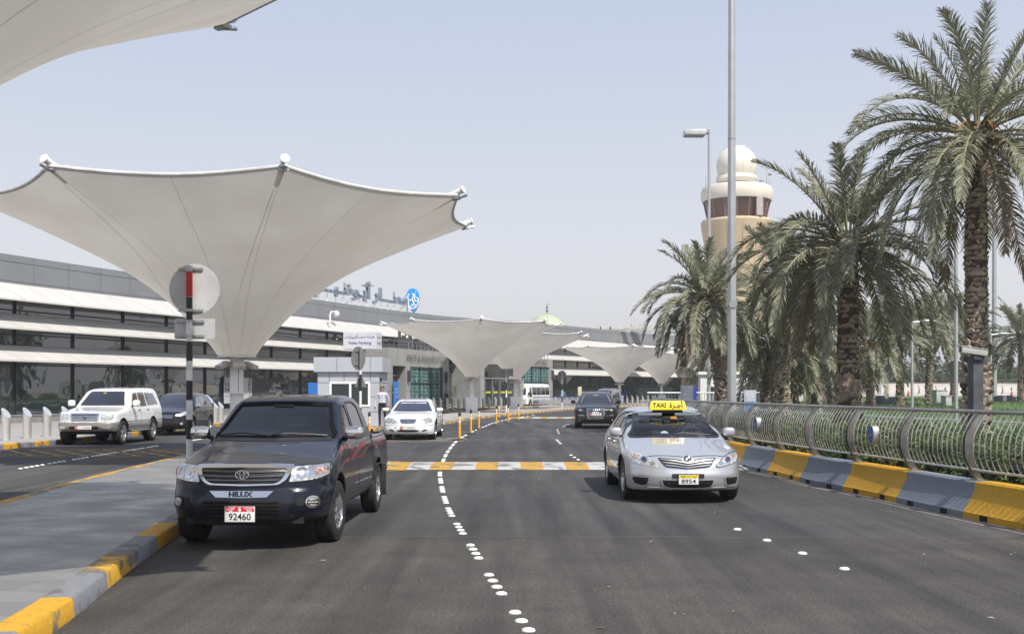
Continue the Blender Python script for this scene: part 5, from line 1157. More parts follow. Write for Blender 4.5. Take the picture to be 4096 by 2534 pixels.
def canopy(name, label, x, y, ph0, block=False, sc=1.0):
    t = thing(name, label, 'canopy', (x, y, .15), 0, 'white fabric canopies along the forecourt'); t.scale = (sc,)*3; V, F, NA, K = canopy_mesh(ph0); dz = -.15
    b = MB(); b.add([(p[0], p[1], p[2]+dz) for p in V], F); fb = b.build('fabric', FAB, t, recalc=False, ang=80)
    # seams: ridges to the tips and the valleys between
    b = MB()
    for k in range(16):
        i = k*NA//16; P_ = [Vector(V[i*K+j]) for j in range(K)]; tn = Vector((-math.sin(2*math.pi*i/NA+ph0), math.cos(2*math.pi*i/NA+ph0), 0)); wd = .004
        b.add([p + tn*wd + Vector((0,0,dz-.012)) for p in P_] + [p - tn*wd + Vector((0,0,dz-.012)) for p in P_], [(j, j+1, K+j+1, K+j) for j in range(K-1)])
    b.build('seam', SEAMF, fb, recalc=False, smooth=False)
    b = MB(); b.path([Vector(V[i*K+K-1]) + Vector((0,0,dz+.02)) for i in range(NA)], .035, 6, closed=True); b.build('edge_cable', mat('edge_rope', (.70,.70,.68), .6), fb)
    for k in range(8):
        a = ph0 + k*math.pi/4; c, s_ = math.cos(a), math.sin(a); p = Vector((6.45*c, 6.45*s_, 6.60+dz)); b = MB()
        b.tube(p + Vector((-.45*c, -.45*s_, -.10)), p + Vector((.14*c, .14*s_, .11)), .06, .075, 12); b.lathe([(.001,0),(.10,0),(.10,.03),(.001,.03)], 14, M=Matrix.Translation(p + Vector((.16*c,.16*s_,.12))) @ Vector((c,s_,.35)).to_track_quat('Z','Y').to_matrix().to_4x4())
        b.build('tip_tube', WHITEP, t)
        b = MB(); b.tube(p + Vector((-.1*c, -.1*s_, -.12)), p + Vector((.28*c, .28*s_, -.02)), .03, None, 6); b.box(p + Vector((0,0,-.08)), (.22,.10,.05), a + math.pi/2); b.build('tip_clamp', GALV, t)
    b = MB()
    for k in range(8):     # struts inside the funnel that hold the tips
        a = ph0 + k*math.pi/4; c, s_ = math.cos(a), math.sin(a); b.tube((.12*c, .12*s_, 5.2+dz), (6.0*c, 6.0*s_, 6.70+dz), .010, .010, 6)
    b.build('strut', WHITEP, t)
    b = MB(); b.lathe([(.175,dz+.15),(.175,2.9+dz),(.15,3.2+dz),(.14,4.4+dz)], 28); b.lathe([(.20,1.62),(.30,1.62),(.30,1.66),(.20,1.66)], 24); b.build('column', mat('column_white', (.84,.83,.82), .5, 0, .04, 2), t)
    b = MB(); b.lathe([(.47,2.72+dz),(.49,2.74+dz),(.49,2.80+dz),(.45,2.82+dz),(.18,2.78+dz),(.18,2.72+dz)], 32); b.build('neck_ring', WHITEP, t)
    for k in range(5):
        a = k*2*math.pi/5 - 1.2; c, s_ = math.cos(a), math.sin(a); M_ = Matrix.Translation((.40*c, .40*s_, 2.52+dz)) @ Matrix.Rotation(a, 4, 'Z') @ Matrix.Rotation(R(28), 4, 'Y'); b = MB(); b.box((0,0,0), (.30,.34,.11), M=M_); fl = b.build('floodlight', mat('flood_beige', (.50,.47,.42), .55, .1, .12, 6), t, bevel=.02)
        b = MB(); b.box((0,0,.06), (.25,.29,.012), M=M_); b.build('flood_glass', mat('flood_glass', (.6,.6,.58), .1, 0, .05), fl)
        b = MB(); b.path([(.34*c, .34*s_, 2.46+dz), (.36*c, .36*s_, 2.25+dz), (.31*c, .31*s_, 2.0+dz), (.30*c,.30*s_,1.70)], .008, 5); b.build('cable', BLACKPL, fl)
    if block:
        b = MB(); b.box((0,0,.55), (.86,.86,1.1)); b.build('base_block', mat('block_white', (.84,.84,.85), .6, 0, .05, 2), t, bevel=.015)
    return t
canopy('fabric_canopy', 'nearest fabric canopy, cut off at the top left corner of the picture', -6.3, 8.75, R(22.5))
canopy('fabric_canopy', 'large fabric canopy on a white column right behind the round sign', -6.72, 27.1, R(22.5), sc=.92)
canopy('fabric_canopy', 'fabric canopy on a white block left of the minibus', -2.95, 81.5, R(8), block=True)
canopy('fabric_canopy', 'fabric canopy on a white block in front of the minibus', .3, 97, R(12), block=True)
canopy('fabric_canopy', 'far fabric canopy behind the grey van', 12.2, 126, R(8), block=True)
canopy('fabric_canopy', 'farthest fabric canopy half hidden by the left palm', 20.2, 150, R(15), block=True)
canopy('fabric_canopy', 'fabric canopy behind the palm trunks and white kiosk', 30.5, 170, R(5), block=True)
# ---------------------------------------------------------------- date palms
FROND = leaf_mats('frond_green', [(.12,.135,.085),(.19,.20,.13),(.25,.255,.17),(.29,.29,.205),(.33,.30,.22)], .6)
DEAD = leaf_mats('dead_frond', [(.16,.12,.08),(.22,.17,.11),(.27,.21,.15)], .8); RACH = mat('frond_rib', (.26,.25,.14), .6, 0, .15, 6); BARK = mat('palm_bark', (.34,.28,.215), .9, 0, .3, 7, bump=.6, bscale=35, col2=(.19,.15,.115)); BARKD = mat('palm_bark_dark', (.10,.078,.06), .95, 0, .3, 9)
FRUIT = mat('date_fruit', (.30,.11,.05), .6, 0, .35, 20); STALK = mat('date_stalk', (.50,.26,.05), .6, 0, .2, 10)
def palm_mesh(seed, H, r0, nf=62, fl=3.0, nl=64, lean=(0, 0), up=.30, boots=True, lw=.020, droop=1.0, ll=.50, fruits=5, az_bias=None):
    rg = np.random.default_rng(seed); ln = Vector((lean[0], lean[1], 0)); axis = lambda z: ln*((z/H)**1.6)
    tr = MB()
    prof = [(r0*1.08, -.1), (r0*1.05, .25), (r0, H*.25), (r0*.92, H*.6), (r0*.85, H*.88), (r0*.75, H)]; pf = pchip([(z, r) for r, z in prof])
    n = 22; zs = np.linspace(-.1, H, 16); vs = []
    for z in zs:
        c = axis(max(z, 0)); r = float(pf(z))*.90
        vs += [(c.x + r*math.cos(2*math.pi*k/n), c.y + r*math.sin(2*math.pi*k/n), z) for k in range(n)]
    tr.add(vs, [(i*n+k, i*n+(k+1) % n, (i+1)*n+(k+1) % n, (i+1)*n+k) for i in range(15) for k in range(n)], 1)
    if boots:
        dz = .085*r0/.25*1.25; nring = int(H/dz); per = 11
        for i in range(nring):
            z = i*dz
            for k in range(per):
                a = 2*math.pi*(k + .5*(i % 2) + .12*rg.normal())/per + i*.05; r = float(pf(z)); big = 1.0 + (.35 if z < H*.36 else 0) + (.5 if z > H*.90 else 0)
                low = z < H*.36; w_ = r*.30*big*rg.uniform(.8,1.2) if low else r*.36*big*rg.uniform(.6,1.35); h_ = dz*(1.25 if low else .85)*big*rg.uniform(.7,1.3); th = r*(.19 if low else .12)*big*rg.uniform(.4,1.7); c = axis(z); ca, sa = math.cos(a), math.sin(a)
                def q(u, v, d): return (c.x + (r*.88+d)*ca - u*sa, c.y + (r*.88+d)*sa + u*ca, z + v)
                tr.add([q(-w_,0,0), q(w_,0,0), q(w_*.62,h_*.75,th), q(-w_*.62,h_*.75,th), q(0,h_*1.05,th*.75), q(w_*.7,h_*.8,0), q(-w_*.7,h_*.8,0)], [(0,1,2,3), (3,2,4), (1,5,2), (0,3,6), (2,5,4), (3,4,6)], 0 if rg.random() < .8 else 1)
    rb = MB(); LV = []; DL = []; dead = 1 - .09*(fruits > 2); top = axis(H); c0 = Vector((top.x, top.y, H))
    ga = 2.39996
    for i in range(nf):
        f = i/(nf-1); az = i*ga + rg.normal()*.12
        if f < up: el = R(rg.uniform(58, 86) - 18*(f/up)); L = fl*(.72 + .25*f/up)*rg.uniform(.9,1.05); dr = rg.uniform(.25,.55)
        else: g_ = (f-up)/(1-up); el = R(40 - 74*g_**.8 + rg.normal()*7); L = fl*rg.uniform(.9,1.12); dr = rg.uniform(.85,1.35)*(.9+.35*g_)
        dr *= droop; tw = rg.normal()*.35; p = c0 + Vector((math.cos(az)*.12, math.sin(az)*.12, -.10 - .35*f)); pts = [p]; NS = 14; e = el; a_ = az; dsg = rg.normal()*.18
        for s_ in range(NS):
            t = s_/NS; d = Vector((math.cos(e)*math.cos(a_), math.cos(e)*math.sin(a_), math.sin(e))); p = p + d*(L/NS); pts.append(p); e -= dr*(.35 + 1.5*t)*1.15/NS*(1.0 if math.sin(e) > -.93 else 0.05); a_ += dsg/NS
        rb.path(pts, [.030*r0/.25*(1-.9*k/NS) + .003 for k in range(NS+1)], 4, caps=False)
        P_ = np.array([tuple(q) for q in pts]); m = nl if f > .08 else int(nl*.8); ts = np.linspace(.16, .995, m); x = ts*NS; ix = np.clip(x.astype(int), 0, NS-1); fr = (x-ix)[:, None]; B = P_[ix]*(1-fr) + P_[ix+1]*fr; T = P_[ix+1]-P_[ix]; T /= np.linalg.norm(T, axis=1, keepdims=True)
        sv = np.array((-math.sin(az), math.cos(az), 0.0)); S = sv - T*(T @ sv)[:, None]; S /= np.linalg.norm(S, axis=1, keepdims=True); U = np.cross(T, S); U *= np.sign(U[:, 2:3] + 1e-6)
        ct, st = math.cos(tw), math.sin(tw); S, U = S*ct + U*st, U*ct - S*st
        for sg in (-1, 1):
            prof_l = np.sin(np.pi*np.clip(ts*.92+.10, 0, 1))**.6; l = (ll*fl/3.0*(.35 + .65*prof_l)*rg.uniform(.8,1.1,m))[:, None]
            vsh = rg.uniform(.15,.75,m)[:, None]; fw = (.75 + .9*ts + rg.normal(size=m)*.22)[:, None]
            D_ = S*sg*1.0 + U*vsh + T*fw; D_ /= np.linalg.norm(D_, axis=1, keepdims=True); mid = B + D_*l*.55; grav = np.array((0, 0, -1.0)); D2 = D_ + grav*rg.uniform(.15,.75,m)[:, None]; D2 /= np.linalg.norm(D2, axis=1, keepdims=True); tip = mid + D2*l*.45
            W_ = np.cross(D_, U + .4*rg.normal(size=(m,3))); W_ /= np.linalg.norm(W_, axis=1, keepdims=True) + 1e-9; w_ = lw*(.75+.5*rg.random((m,1)))
            (DL if f > dead else LV).append(np.stack([B - W_*w_*.5, B + W_*w_*.5, mid + W_*w_*.6, mid - W_*w_*.6, mid - W_*w_*.6, mid + W_*w_*.6, tip + W_*w_*.12, tip - W_*w_*.12], 1).reshape(-1, 3))
    LV = np.concatenate(LV); DL = np.concatenate(DL) if DL else None
    fm = []; st_ = MB()
    for k in range(fruits):
        a = k*2*math.pi/max(1, fruits) + rg.uniform(0, .8); c, s_ = math.cos(a), math.sin(a); q = c0 + Vector((c*.15, s_*.15, -.15)); pts = [q, q + Vector((c*.30, s_*.30, .12)), q + Vector((c*.5, s_*.5, -.08)), q + Vector((c*.55, s_*.55, -.35))]
        st_.path(pts, [.022,.018,.014,.008], 5)
        fm.append(MB())
        for j in range(60):
            v = rg.normal(size=3)*np.array((.11,.11,.17)); e_ = Vector(pts[2]) + Vector(v) + Vector((c*.03, s_*.03, -.22)); fm[-1].ell(e_, (.017,.017,.026), 5, 3)
    # old leaf bases and hanging dead stubs right below the crown
    for k in range(26):
        a = rg.uniform(0, 2*math.pi); c, s_ = math.cos(a), math.sin(a); z = H - rg.uniform(.05, .75); r = float(pf(z)); cc = axis(z); q = Vector((cc.x + r*c*.8, cc.y + r*s_*.8, z)); tr.path([q, q + Vector((c*.16, s_*.16, .14)), q + Vector((c*.30, s_*.30, .22+rg.normal()*.1))], [.05,.035,.02], 4, m=1)
    return tr, rb, LV, fm, st_, DL
def palm(label, x, y, z, arg, rz=0, sc=1.0):
    t = thing('date_palm', label, 'palm tree', (x, y, z), rz, 'date palms beside the road'); t.scale = (sc,)*3
    tr, rb, LV, fm, st_, DL = palm_mesh(**arg); k = tr.build('trunk', [BARK, BARKD], t, ang=25, recalc=False); c = quads('crown', LV, FROND, t); rb.build('frond_ribs', RACH, c, recalc=False)
    if DL is not None: quads('dead_fronds', DL, DEAD, t)
    for q_ in fm: q_.build('date_bunch', FRUIT, t, recalc=False)
    if fm: st_.build('fruit_stalk', STALK, t, recalc=False)
    return t
def trunk_at(sx, d): return (sx - CX)/FS*d
palm('tall date palm at the right edge, camera post before its trunk', trunk_at(3905, 24), 24, -.1, dict(seed=3, H=7.6, r0=.265, nf=54, fl=3.35, nl=84, up=.17, lw=.021, ll=.44, droop=1.15, fruits=6))
palm('date palm with thick scaly lower trunk and wide drooping crown', trunk_at(3392, 28), 28, -.1, dict(seed=8, H=5.75, r0=.295, nf=62, fl=3.2, nl=84, up=.15, lw=.023, ll=.44, droop=1.35, fruits=5))
palm('leftmost date palm, leaning trunk, its fronds in front of the far canopies', trunk_at(2900, 44), 44, -.05, dict(seed=13, H=5.75, r0=.27, nf=58, fl=3.0, nl=64, up=.17, lean=(-.75,0), lw=.032, ll=.5, droop=1.25, fruits=4))
palm('date palm with slim straight trunk behind the thick scaly one', trunk_at(3135, 50), 50, 0, dict(seed=21, H=6.9, r0=.25, nf=52, fl=3.2, nl=52, up=.3, lw=.04, ll=.55, droop=.9, fruits=3))
palm('date palm with leaning trunk left of the slim straight one', trunk_at(3062, 53), 53, 0, dict(seed=27, H=4.4, r0=.27, nf=52, fl=3.5, nl=50, up=.15, lean=(.45,0), lw=.04, ll=.55, droop=1.15, fruits=3))
far = [('first palm on the lawn, just right of the thick scaly trunk', 3482, 70, .55, 4.4, 31), ('second palm on the lawn, left of the thin lamp post', 3600, 76, .6, 5.2, 32), ('palm on the lawn right of the thin lamp post', 3716, 80, .7, 5.9, 33), ('palm far behind the tall palm trunk', 3815, 92, .9, 6.7, 34), ('palm at the far right edge in front of the arched building', 4085, 84, .75, 5.4, 35)]
base = None
for lab, sx, d, z, H, sd in far:
    palm(lab, trunk_at(sx, d), d, z, dict(seed=sd, H=H, r0=.24, nf=44, fl=3.5, nl=40, up=.25, boots=True, lw=.05, ll=.55, droop=.95, fruits=4))
for k, (sx, d, H) in enumerate(((3260, 66, 3.6), (3330, 72, 3.4), (2985, 78, 4.6), (2850, 92, 5.0))):
    palm(['short palm filling the gap behind the slim trunks', 'short palm behind the thick scaly trunk', 'palm in the distance between lamp post and slim trunks', 'distant palm beside the white kiosk'][k], trunk_at(sx, d), d, .3, dict(seed=50+k, H=H, r0=.24, nf=40, fl=3.6, nl=36, up=.2, boots=False, lw=.055, ll=.55, droop=1.1, fruits=2))
# distant dark tree belt beyond the hoarding
FT = leaf_mats('far_foliage', [(.055,.07,.04),(.08,.10,.055),(.10,.115,.07)], .8)
V = []
for k in range(60):
    a = 3080 + k*19 + rng.normal()*8; d = 190 + rng.normal()*14; c = at(a, 1500, d); n_ = 420; pts = rng.normal(size=(n_, 3))*np.array((2.2, 2.0, 1.5)) + np.array((c.x, c.y, 2.4 + rng.random()*1.3)); V.append(leaves(pts, rng.normal(size=(n_, 3)), .45, .6))
o = quads('tree_belt', np.concatenate(V), FT); o['kind'] = 'stuff'
# ---------------------------------------------------------------- dark pickup in front
def Z2(*p): return [(650 + a / 2.016, 1500 + b / 2.016) for a, b in p]
pk = Car('pickup_truck', 'dark blue double-cab pickup truck with red swirl decals parked along the kerb', 'pickup truck', (-2.86, 11.74), (0.024, 1.0), dict(
    L=5.26, W=0.875, H=1.72, zb=0.33, r=0.345, ra=0.43, wheels=(0.93, 4.015), flare=0.035, kt=0.10, kf=0.08, bow=0.14,
    side=[(.28,.90),(.42,.965),(.62,1.0),(.85,.985),(1.0,.965),(1.10,.93),(1.3,.86),(1.5,.785),(1.62,.735),(1.75,.69)],
    wy=[(0,.97),(.6,1.0),(1.6,.985),(3.4,.985),(5.26,.97)],
    front=[(.26,.12),(.36,.04),(.50,.0),(.62,.02),(.68,.05),(.74,.06),(.84,.08),(.91,.13),(.96,.22),(1.02,.36),(1.2,.8),(1.7,2.0)],
    plan=[(0,0),(.35,.015),(.6,.055),(.75,.11),(.86,.195),(.94,.32),(1.0,.5),(1.05,.75)], rplan=[(0,0),(.8,.01),(.95,.05),(1.05,.15)],
    top=[(0,.86),(.12,.905),(.3,.945),(.6,1.0),(1.0,1.095),(1.25,1.15),(1.36,1.185),(1.6,1.31),(2.0,1.53),(2.15,1.60),(2.35,1.635),(2.7,1.655),(3.0,1.655),(3.3,1.64),(3.46,1.60),(3.56,1.42),(3.66,1.14),(3.75,1.10),(5.26,1.10)],
    crown=[(0,.03),(.6,.06),(1.3,.07),(2.2,.03),(3.4,.03),(3.7,.005),(5.26,.005)],
    rear=[(0,.1),(.4,.02),(.7,0),(1.1,.02),(1.7,.05)]))
PKP = paint('pickup_paint', (0.004, 0.007, 0.017), 0.1, 0.3, .55, .08, .2)
s = pk
ws = Z2((600,240),(1362,246),(1370,330),(1372,420),(1368,505),(1330,522),(900,520),(520,512),(438,502),(455,462),(520,345))
wsp = s.hits(ws, 'view'); hx = np.abs(wsp[:, 0]).max()
ws_poly = [(-.70,1.16),(-.64,1.30),(-.56,1.515),(-.48,1.54),(0,1.553),(.48,1.54),(.56,1.515),(.64,1.30),(.70,1.16),(.4,1.158),(0,1.155),(-.4,1.158)]
fdw = roundpoly([(1.66,1.16),(2.16,1.51),(2.36,1.545),(2.40,1.15)], .05); rdw = roundpoly([(2.50,1.14),(2.47,1.555),(3.05,1.56),(3.26,1.48),(3.33,1.16)], .05)
rwp = [(-.58,1.18),(.58,1.18),(.52,1.52),(-.52,1.52)]
s.cut_windows([(ws_poly, 'front'), (fdw, 'side'), (rdw, 'side'), (rwp, 'rear')], .62, 1.15, 3.52, .055)
def bedcut(f, x, y, z): return np.maximum(f, -np.maximum.reduce([np.abs(x) - .74, 3.80 - y, y - 5.17, .66 - z]))
s.ops.append(bedcut)
s.body(0.019, [PKP, DARKIN], doors=[('front_door', (1.42, 2.45, .42, 1.62)), ('rear_door', (2.45, 3.38, .42, 1.62))], hood=(.15, 1.38, .80), bumper=(.715, .62), hollow=(.62, 1.15, 3.52))
PKG = glass('pickup_windscreen', (0.16, 0.19, 0.24), 1.0, .01, 1.6); PKS = glass('pickup_side_glass', (0.10, 0.10, 0.11), 1.0, .01, 1.6)
s.patch('windscreen', ws_poly, 'front', PKG, -.004, 0, .09)
s.line('windscreen_frame', smoothpoly(ws_poly, 3), 'front', .045, MATTE, .003, closed=True)
vis = [(-.53,1.40),(.53,1.40),(.52,1.535),(.46,1.552),(0,1.565),(-.46,1.552),(-.52,1.535)]
s.patch('sun_strip', vis, 'front', glass('sun_strip_tint', (.02, .022, .035), .9, .02, 1.5), -.008, 0, .09)
for md in ('side+', 'side-'):
    for pw in (fdw, rdw): s.patch('side_window', pw, md, PKS, -.004, 0, .09); s.line('window_seal', pw, md, .028, BLACKPL, .003, closed=True)
s.patch('rear_window', rwp, 'rear', PKS, -.004, 0, .12)
# front end: grille, lamps, bumper
CH = CHROME; x0 = -.0
gr_out = Z2((298,702),(410,707),(445,697),(860,700),(905,712),(1085,708),(1060,780),(1010,850),(940,888),(700,898),(420,893),(350,868),(318,800))
cen = s.hits(Z2((655,775)), 'view')[0, 0]
def front_of(pts): return [(float(p[0]), float(p[2])) for p in s.hits(pts, 'view')]
def sym(half): return [(x, z) for x, z in half] + [(-x, z) for x, z in half[::-1]]
G1 = sym([(0,.905),(.19,.903),(.28,.910),(.525,.900),(.50,.845),(.45,.755),(.37,.705),(0,.693)])
s.patch('grille_frame', roundpoly(G1, .03), 'front', CH, .022, .05, .03)
G2 = sym([(0,.868),(.455,.862),(.435,.81),(.39,.745),(.33,.718),(0,.712)])
s.patch('grille', roundpoly(G2, .02), 'front', mat('grille_black', (.010,.010,.011), .5), .033, .01, .03)
for k, (z, hw, br) in enumerate(((.832,.44,.22),(.793,.42,.25),(.752,.385,.22))):
    bar = sym([(0, z+.005), (br, z+.005), (br+.03, z+.010), (hw, z+.010), (hw-.008, z-.003), (br+.02, z-.007), (0, z-.008)])
    s.patch('grille_bar', bar, 'front', mat('grille_grey', (.17,.17,.175), .3, .8), .044, .012, .05)
s.badge((0,.815), 'ovals', .07, .058)
HL = [(.50,.895),(.62,.90),(.74,.91),(.825,.918),(.85,.86),(.845,.80),(.80,.77),(.64,.742),(.47,.73),(.495,.80)]
lamp = s.patch('headlight', roundpoly(HL, .03), 'front', LENS, .008, .03, .04, mirror=True)
for o, sg in zip(lamp, (1, -1)):
    f_ = sg < 0
    s.patch('lamp_bezel', roundpoly([(.66,.89),(.83,.905),(.842,.80),(.80,.782),(.665,.765)], .02), 'front', mat('lamp_chrome', (.6,.6,.62), .2, .9), .011, .008, .04, parent=o, flip=f_)
    s.patch('indicator', roundpoly([(.72,.875),(.81,.885),(.82,.815),(.735,.795)], .02), 'front', AMBER if 0 else mat('indicator_lens', (.55,.36,.30), .15, .2, .4, 30, coat=1), .014, .006, .03, parent=o, flip=f_)
    s.patch('reflector', circ(.60,.825,.058,.056), 'front', CH, .013, .006, .03, parent=o, flip=f_)
    s.patch('bulb', circ(.60,.822,.024), 'front', mat('bulb_glass', (.75,.76,.78), .05, .3, .05, coat=1), .022, .01, .02, parent=o, flip=f_)
    s.line('lamp_edge', roundpoly(HL, .03), 'front', .012, BLACKPL, .009, closed=True, parent=o) if sg > 0 else None
# lower bumper: guard, air intake, fog lamps, nameplate
GD = sym([(0,.645),(.46,.65),(.535,.63),(.525,.53),(.485,.45),(.50,.405),(.555,.375),(.49,.365),(.42,.362),(.36,.366),(0,.366)])
s.patch('bumper_guard', roundpoly(GD, .03), 'front', paint('guard_highlight_paint', (.012,.016,.026), .3, .3, .6, .08, .3), .045, .07, .05)  # guard coloured lighter than the body: highlights put into its paint
IN = sym([(0,.535),(.42,.545),(.41,.48),(.36,.41),(.28,.385),(0,.38)])
s.patch('lower_intake', roundpoly(IN, .03), 'front', mat('intake_black', (.008,.008,.009), .7), .050, .01, .05)
for z in (.52,.49,.46,.43): s.line('intake_bar', [(-.385,z),(.385,z)], 'front', .010, MATTE, .056, skirt=.008)
npl = s.patch('name_strip', sym([(0,.628),(.335,.628),(.265,.572),(0,.567)]), 'front', mat('strip_chrome', (.66,.66,.67), .12, 1.0, .05), .055, .02, .05)
s.decal_text('lettering', 'HILUX', (0,.60), .062, .0572, INK, npl, .25, .0035)
FG = s.patch('fog_lamp', circ(.715,.52,.064), 'front', BLACKPL, .012, .03, .03, mirror=True)
for o, f_ in zip(FG, (False, True)):
    s.line('fog_ring', circ(.715,.52,.057), 'front', .014, CH, .016, closed=True, parent=o)if not f_ else None
    s.patch('fog_lens', circ(.715,.52,.042), 'front', LENS, .018, .006, .03, parent=o, flip=f_)
    for z in (.505,.535): s.line('fog_bar', [(.668,z),(.762,z)], 'front', .010, BLACKPL, .024, parent=o) if not f_ else None
s.patch('bumper_slot', roundpoly([(.585,.575),(.64,.57),(.645,.50),(.60,.47),(.565,.50)], .015), 'front', mat('intake_black', (.008,.008,.009), .7), .004, .01, .03, mirror=True)
s.line('bumper_crease', [(.60,.44),(.75,.46),(.85,.50)], 'front', .018, PKP, .012, mirror=True)
s.P['band'] = PLATER
pl, py = s.plate((-.0,.41), .318, .162, 'tall', '92460', yoff=.06)
text('plate_script', '6', face_M((-.0,py-.0035,.463)), PLATEW, pl, .055, 0, .004)
text('plate_script', arabic('أبوظبي'), face_M((-.095,py-.0035,.473)), PLATEW, pl, .034, 0, .001)
text('plate_script', arabic('الإمارات'), face_M((.095,py-.0035,.473)), PLATEW, pl, .034, 0, .001)
text('plate_script', 'A.D', face_M((-.095,py-.0035,.447)), PLATEW, pl, .02, 0, .002)
text('plate_script', 'U.A.E', face_M((.1,py-.0035,.447)), PLATEW, pl, .02, 0, .002)
# seams, handles, decals, mirrors, mud flaps, wipers
for md in ('side+', 'side-'):
    for ln in ([(1.46,.45),(1.44,.75),(1.52,1.09)], [(2.44,.45),(2.43,1.10)], [(3.05,.45),(3.28,.62),(3.38,.85),(3.38,1.12)], [(1.46,.445),(3.05,.445)]): s.line('door_seam', ln, md, .010, BLACKPL, .0015)
    s.line('body_crease', [(1.3,.69),(3.5,.69),(5.1,.69)], md, .02, PKP, .006)
    for yh in (2.22,3.18): s.patch('door_handle', roundpoly([(yh,.985),(yh+.17,.99),(yh+.17,1.03),(yh,1.025)], .015), md, CH, .025, .03, .03)
    s.line('bed_rail', [(3.72,1.075),(5.22,1.075)], md, .05, BLACKPL, .012)
    s.line('bed_seam', [(3.62,.45),(3.62,1.08)], md, .02, BLACKPL, .002)
DEC = mat('red_decal', (.33,.02,.03), .3, 0, .3, 5, coat=.6); DEC2 = mat('dark_red_decal', (.16,.015,.02), .3, 0, .3, 5, coat=.6)
for md in ('side+', 'side-'):
    def curve(P_, n=26):
        f = pchip(P_); return [(t, float(f(t))) for t in np.linspace(P_[0][0], P_[-1][0], n)]
    def swoosh(P_, a, b):
        c = curve(P_); n = len(c); up = [(y, z + (a + (b-a)*i/(n-1)) * math.sin(math.pi*min(1, (i+.5)/n))**.7) for i, (y, z) in enumerate(c)]
        return c + up[::-1]
    s.patch('decal', swoosh([(.86,.80),(1.1,.92),(1.5,1.02),(1.9,1.0),(2.4,.94)], .03, .05), md, DEC, .0012, 0, .08)
    s.patch('decal', swoosh([(1.0,.78),(1.5,.86),(2.0,.86),(2.6,.96),(3.3,1.0)], .04, .09), md, DEC, .0014, 0, .08)
    s.patch('decal', swoosh([(1.7,.95),(2.1,.88),(2.6,.84),(3.2,.93),(3.6,.98)], .03, .07), md, DEC2, .0016, 0, .08)
    for k in range(6): s.patch('decal', swoosh([(3.66,.82+.035*k),(4.3,.90+.03*k),(5.15,.90+.028*k)], .012, .022), md, DEC if k % 2 else DEC2, .0012, 0, .1)
s.mirrors((.93,1.62,1.205), (.115,.08,.078), CH, arm=(.8,.03))
def wiper(s, pts, mode='front'):
    b = MB(); p = s.hits(pts, mode); _, g = s.grad(p); g /= np.linalg.norm(g, axis=1, keepdims=True); b.path([tuple(q) for q in p + g*.022], .009, 6); b.build('wiper', BLACKPL, s.root)
wiper(s, [(-.64,1.165),(-.35,1.19),(-.05,1.16)]); wiper(s, [(0.0,1.165),(.2,1.185),(.45,1.17),(.63,1.16)])
s.patch('cowl', [(-.70,1.12),(.70,1.12),(.67,1.165),(0,1.16),(-.67,1.165)], 'front', BLACKPL, .004, .01, .06)
s.wheel('seven', .60, .205, steer=-.06, track=.868)
for sg in (1, -1):
    b = MB(); b.box((sg*.80,4.52,.42), (.22,.02,.46)); b.build('mud_flap', RUBBER, s.root, bevel=.006)
# chassis, cabin
b = MB(); b.box((0,2.6,.33), (1.1,4.6,.16)); b.box((0,.95,.34), (1.6,.14,.14)); b.box((0,4.0,.34), (1.6,.16,.16)); b.box((0,.28,.34),(1.25,.3,.10)); b.tube((-.2,.3,.30),(-.2,.12,.30),.02); b.build('chassis', DARKIN, s.root)
REDIN = mat('red_dash_cover', (.16,.03,.028), .9, 0, .3, 14)
b = MB(); b.box((0,1.6,.99), (1.34,.62,.26)); b.build('dashboard', REDIN, s.root, bevel=.06)
b = MB(); b.ell((.36,1.52,1.12), (.22,.16,.09), 16, 8); b.build('instrument_hood', REDIN, s.root)
for x in (-.36,.36): seat(s.root, x, 2.45, .62, .5, .6)
b = MB(); b.box((0,3.32,.92), (1.25,.14,.6)); b.build('rear_bench', mat('seat_fabric', (.045,.045,.05), .85), s.root, bevel=.04)
steering(s.root, .36, 1.86, 1.03)
b = MB(); b.box((0,1.98,1.50), (.24,.03,.065)); b.build('rear_view_mirror', BLACKPL, s.root, bevel=.01)
b = MB(); b.path([(0,1.97,1.46),(0,1.97,1.30),(.0,1.97,1.2)], [.008,.016,.004], 8); b.ell((0,1.97,1.28),(.022,.012,.04),8,6); b.build('hanging_tassel', mat('red_tassel', (.3,.02,.03), .8), s.root)
# roof reflections come from real stiffening ribs
for x in (-.42,-.14,.14,.42): s.line('roof_rib', [(x,2.45),(x,3.3)], 'top', .05, PKP, .006, skirt=.004)
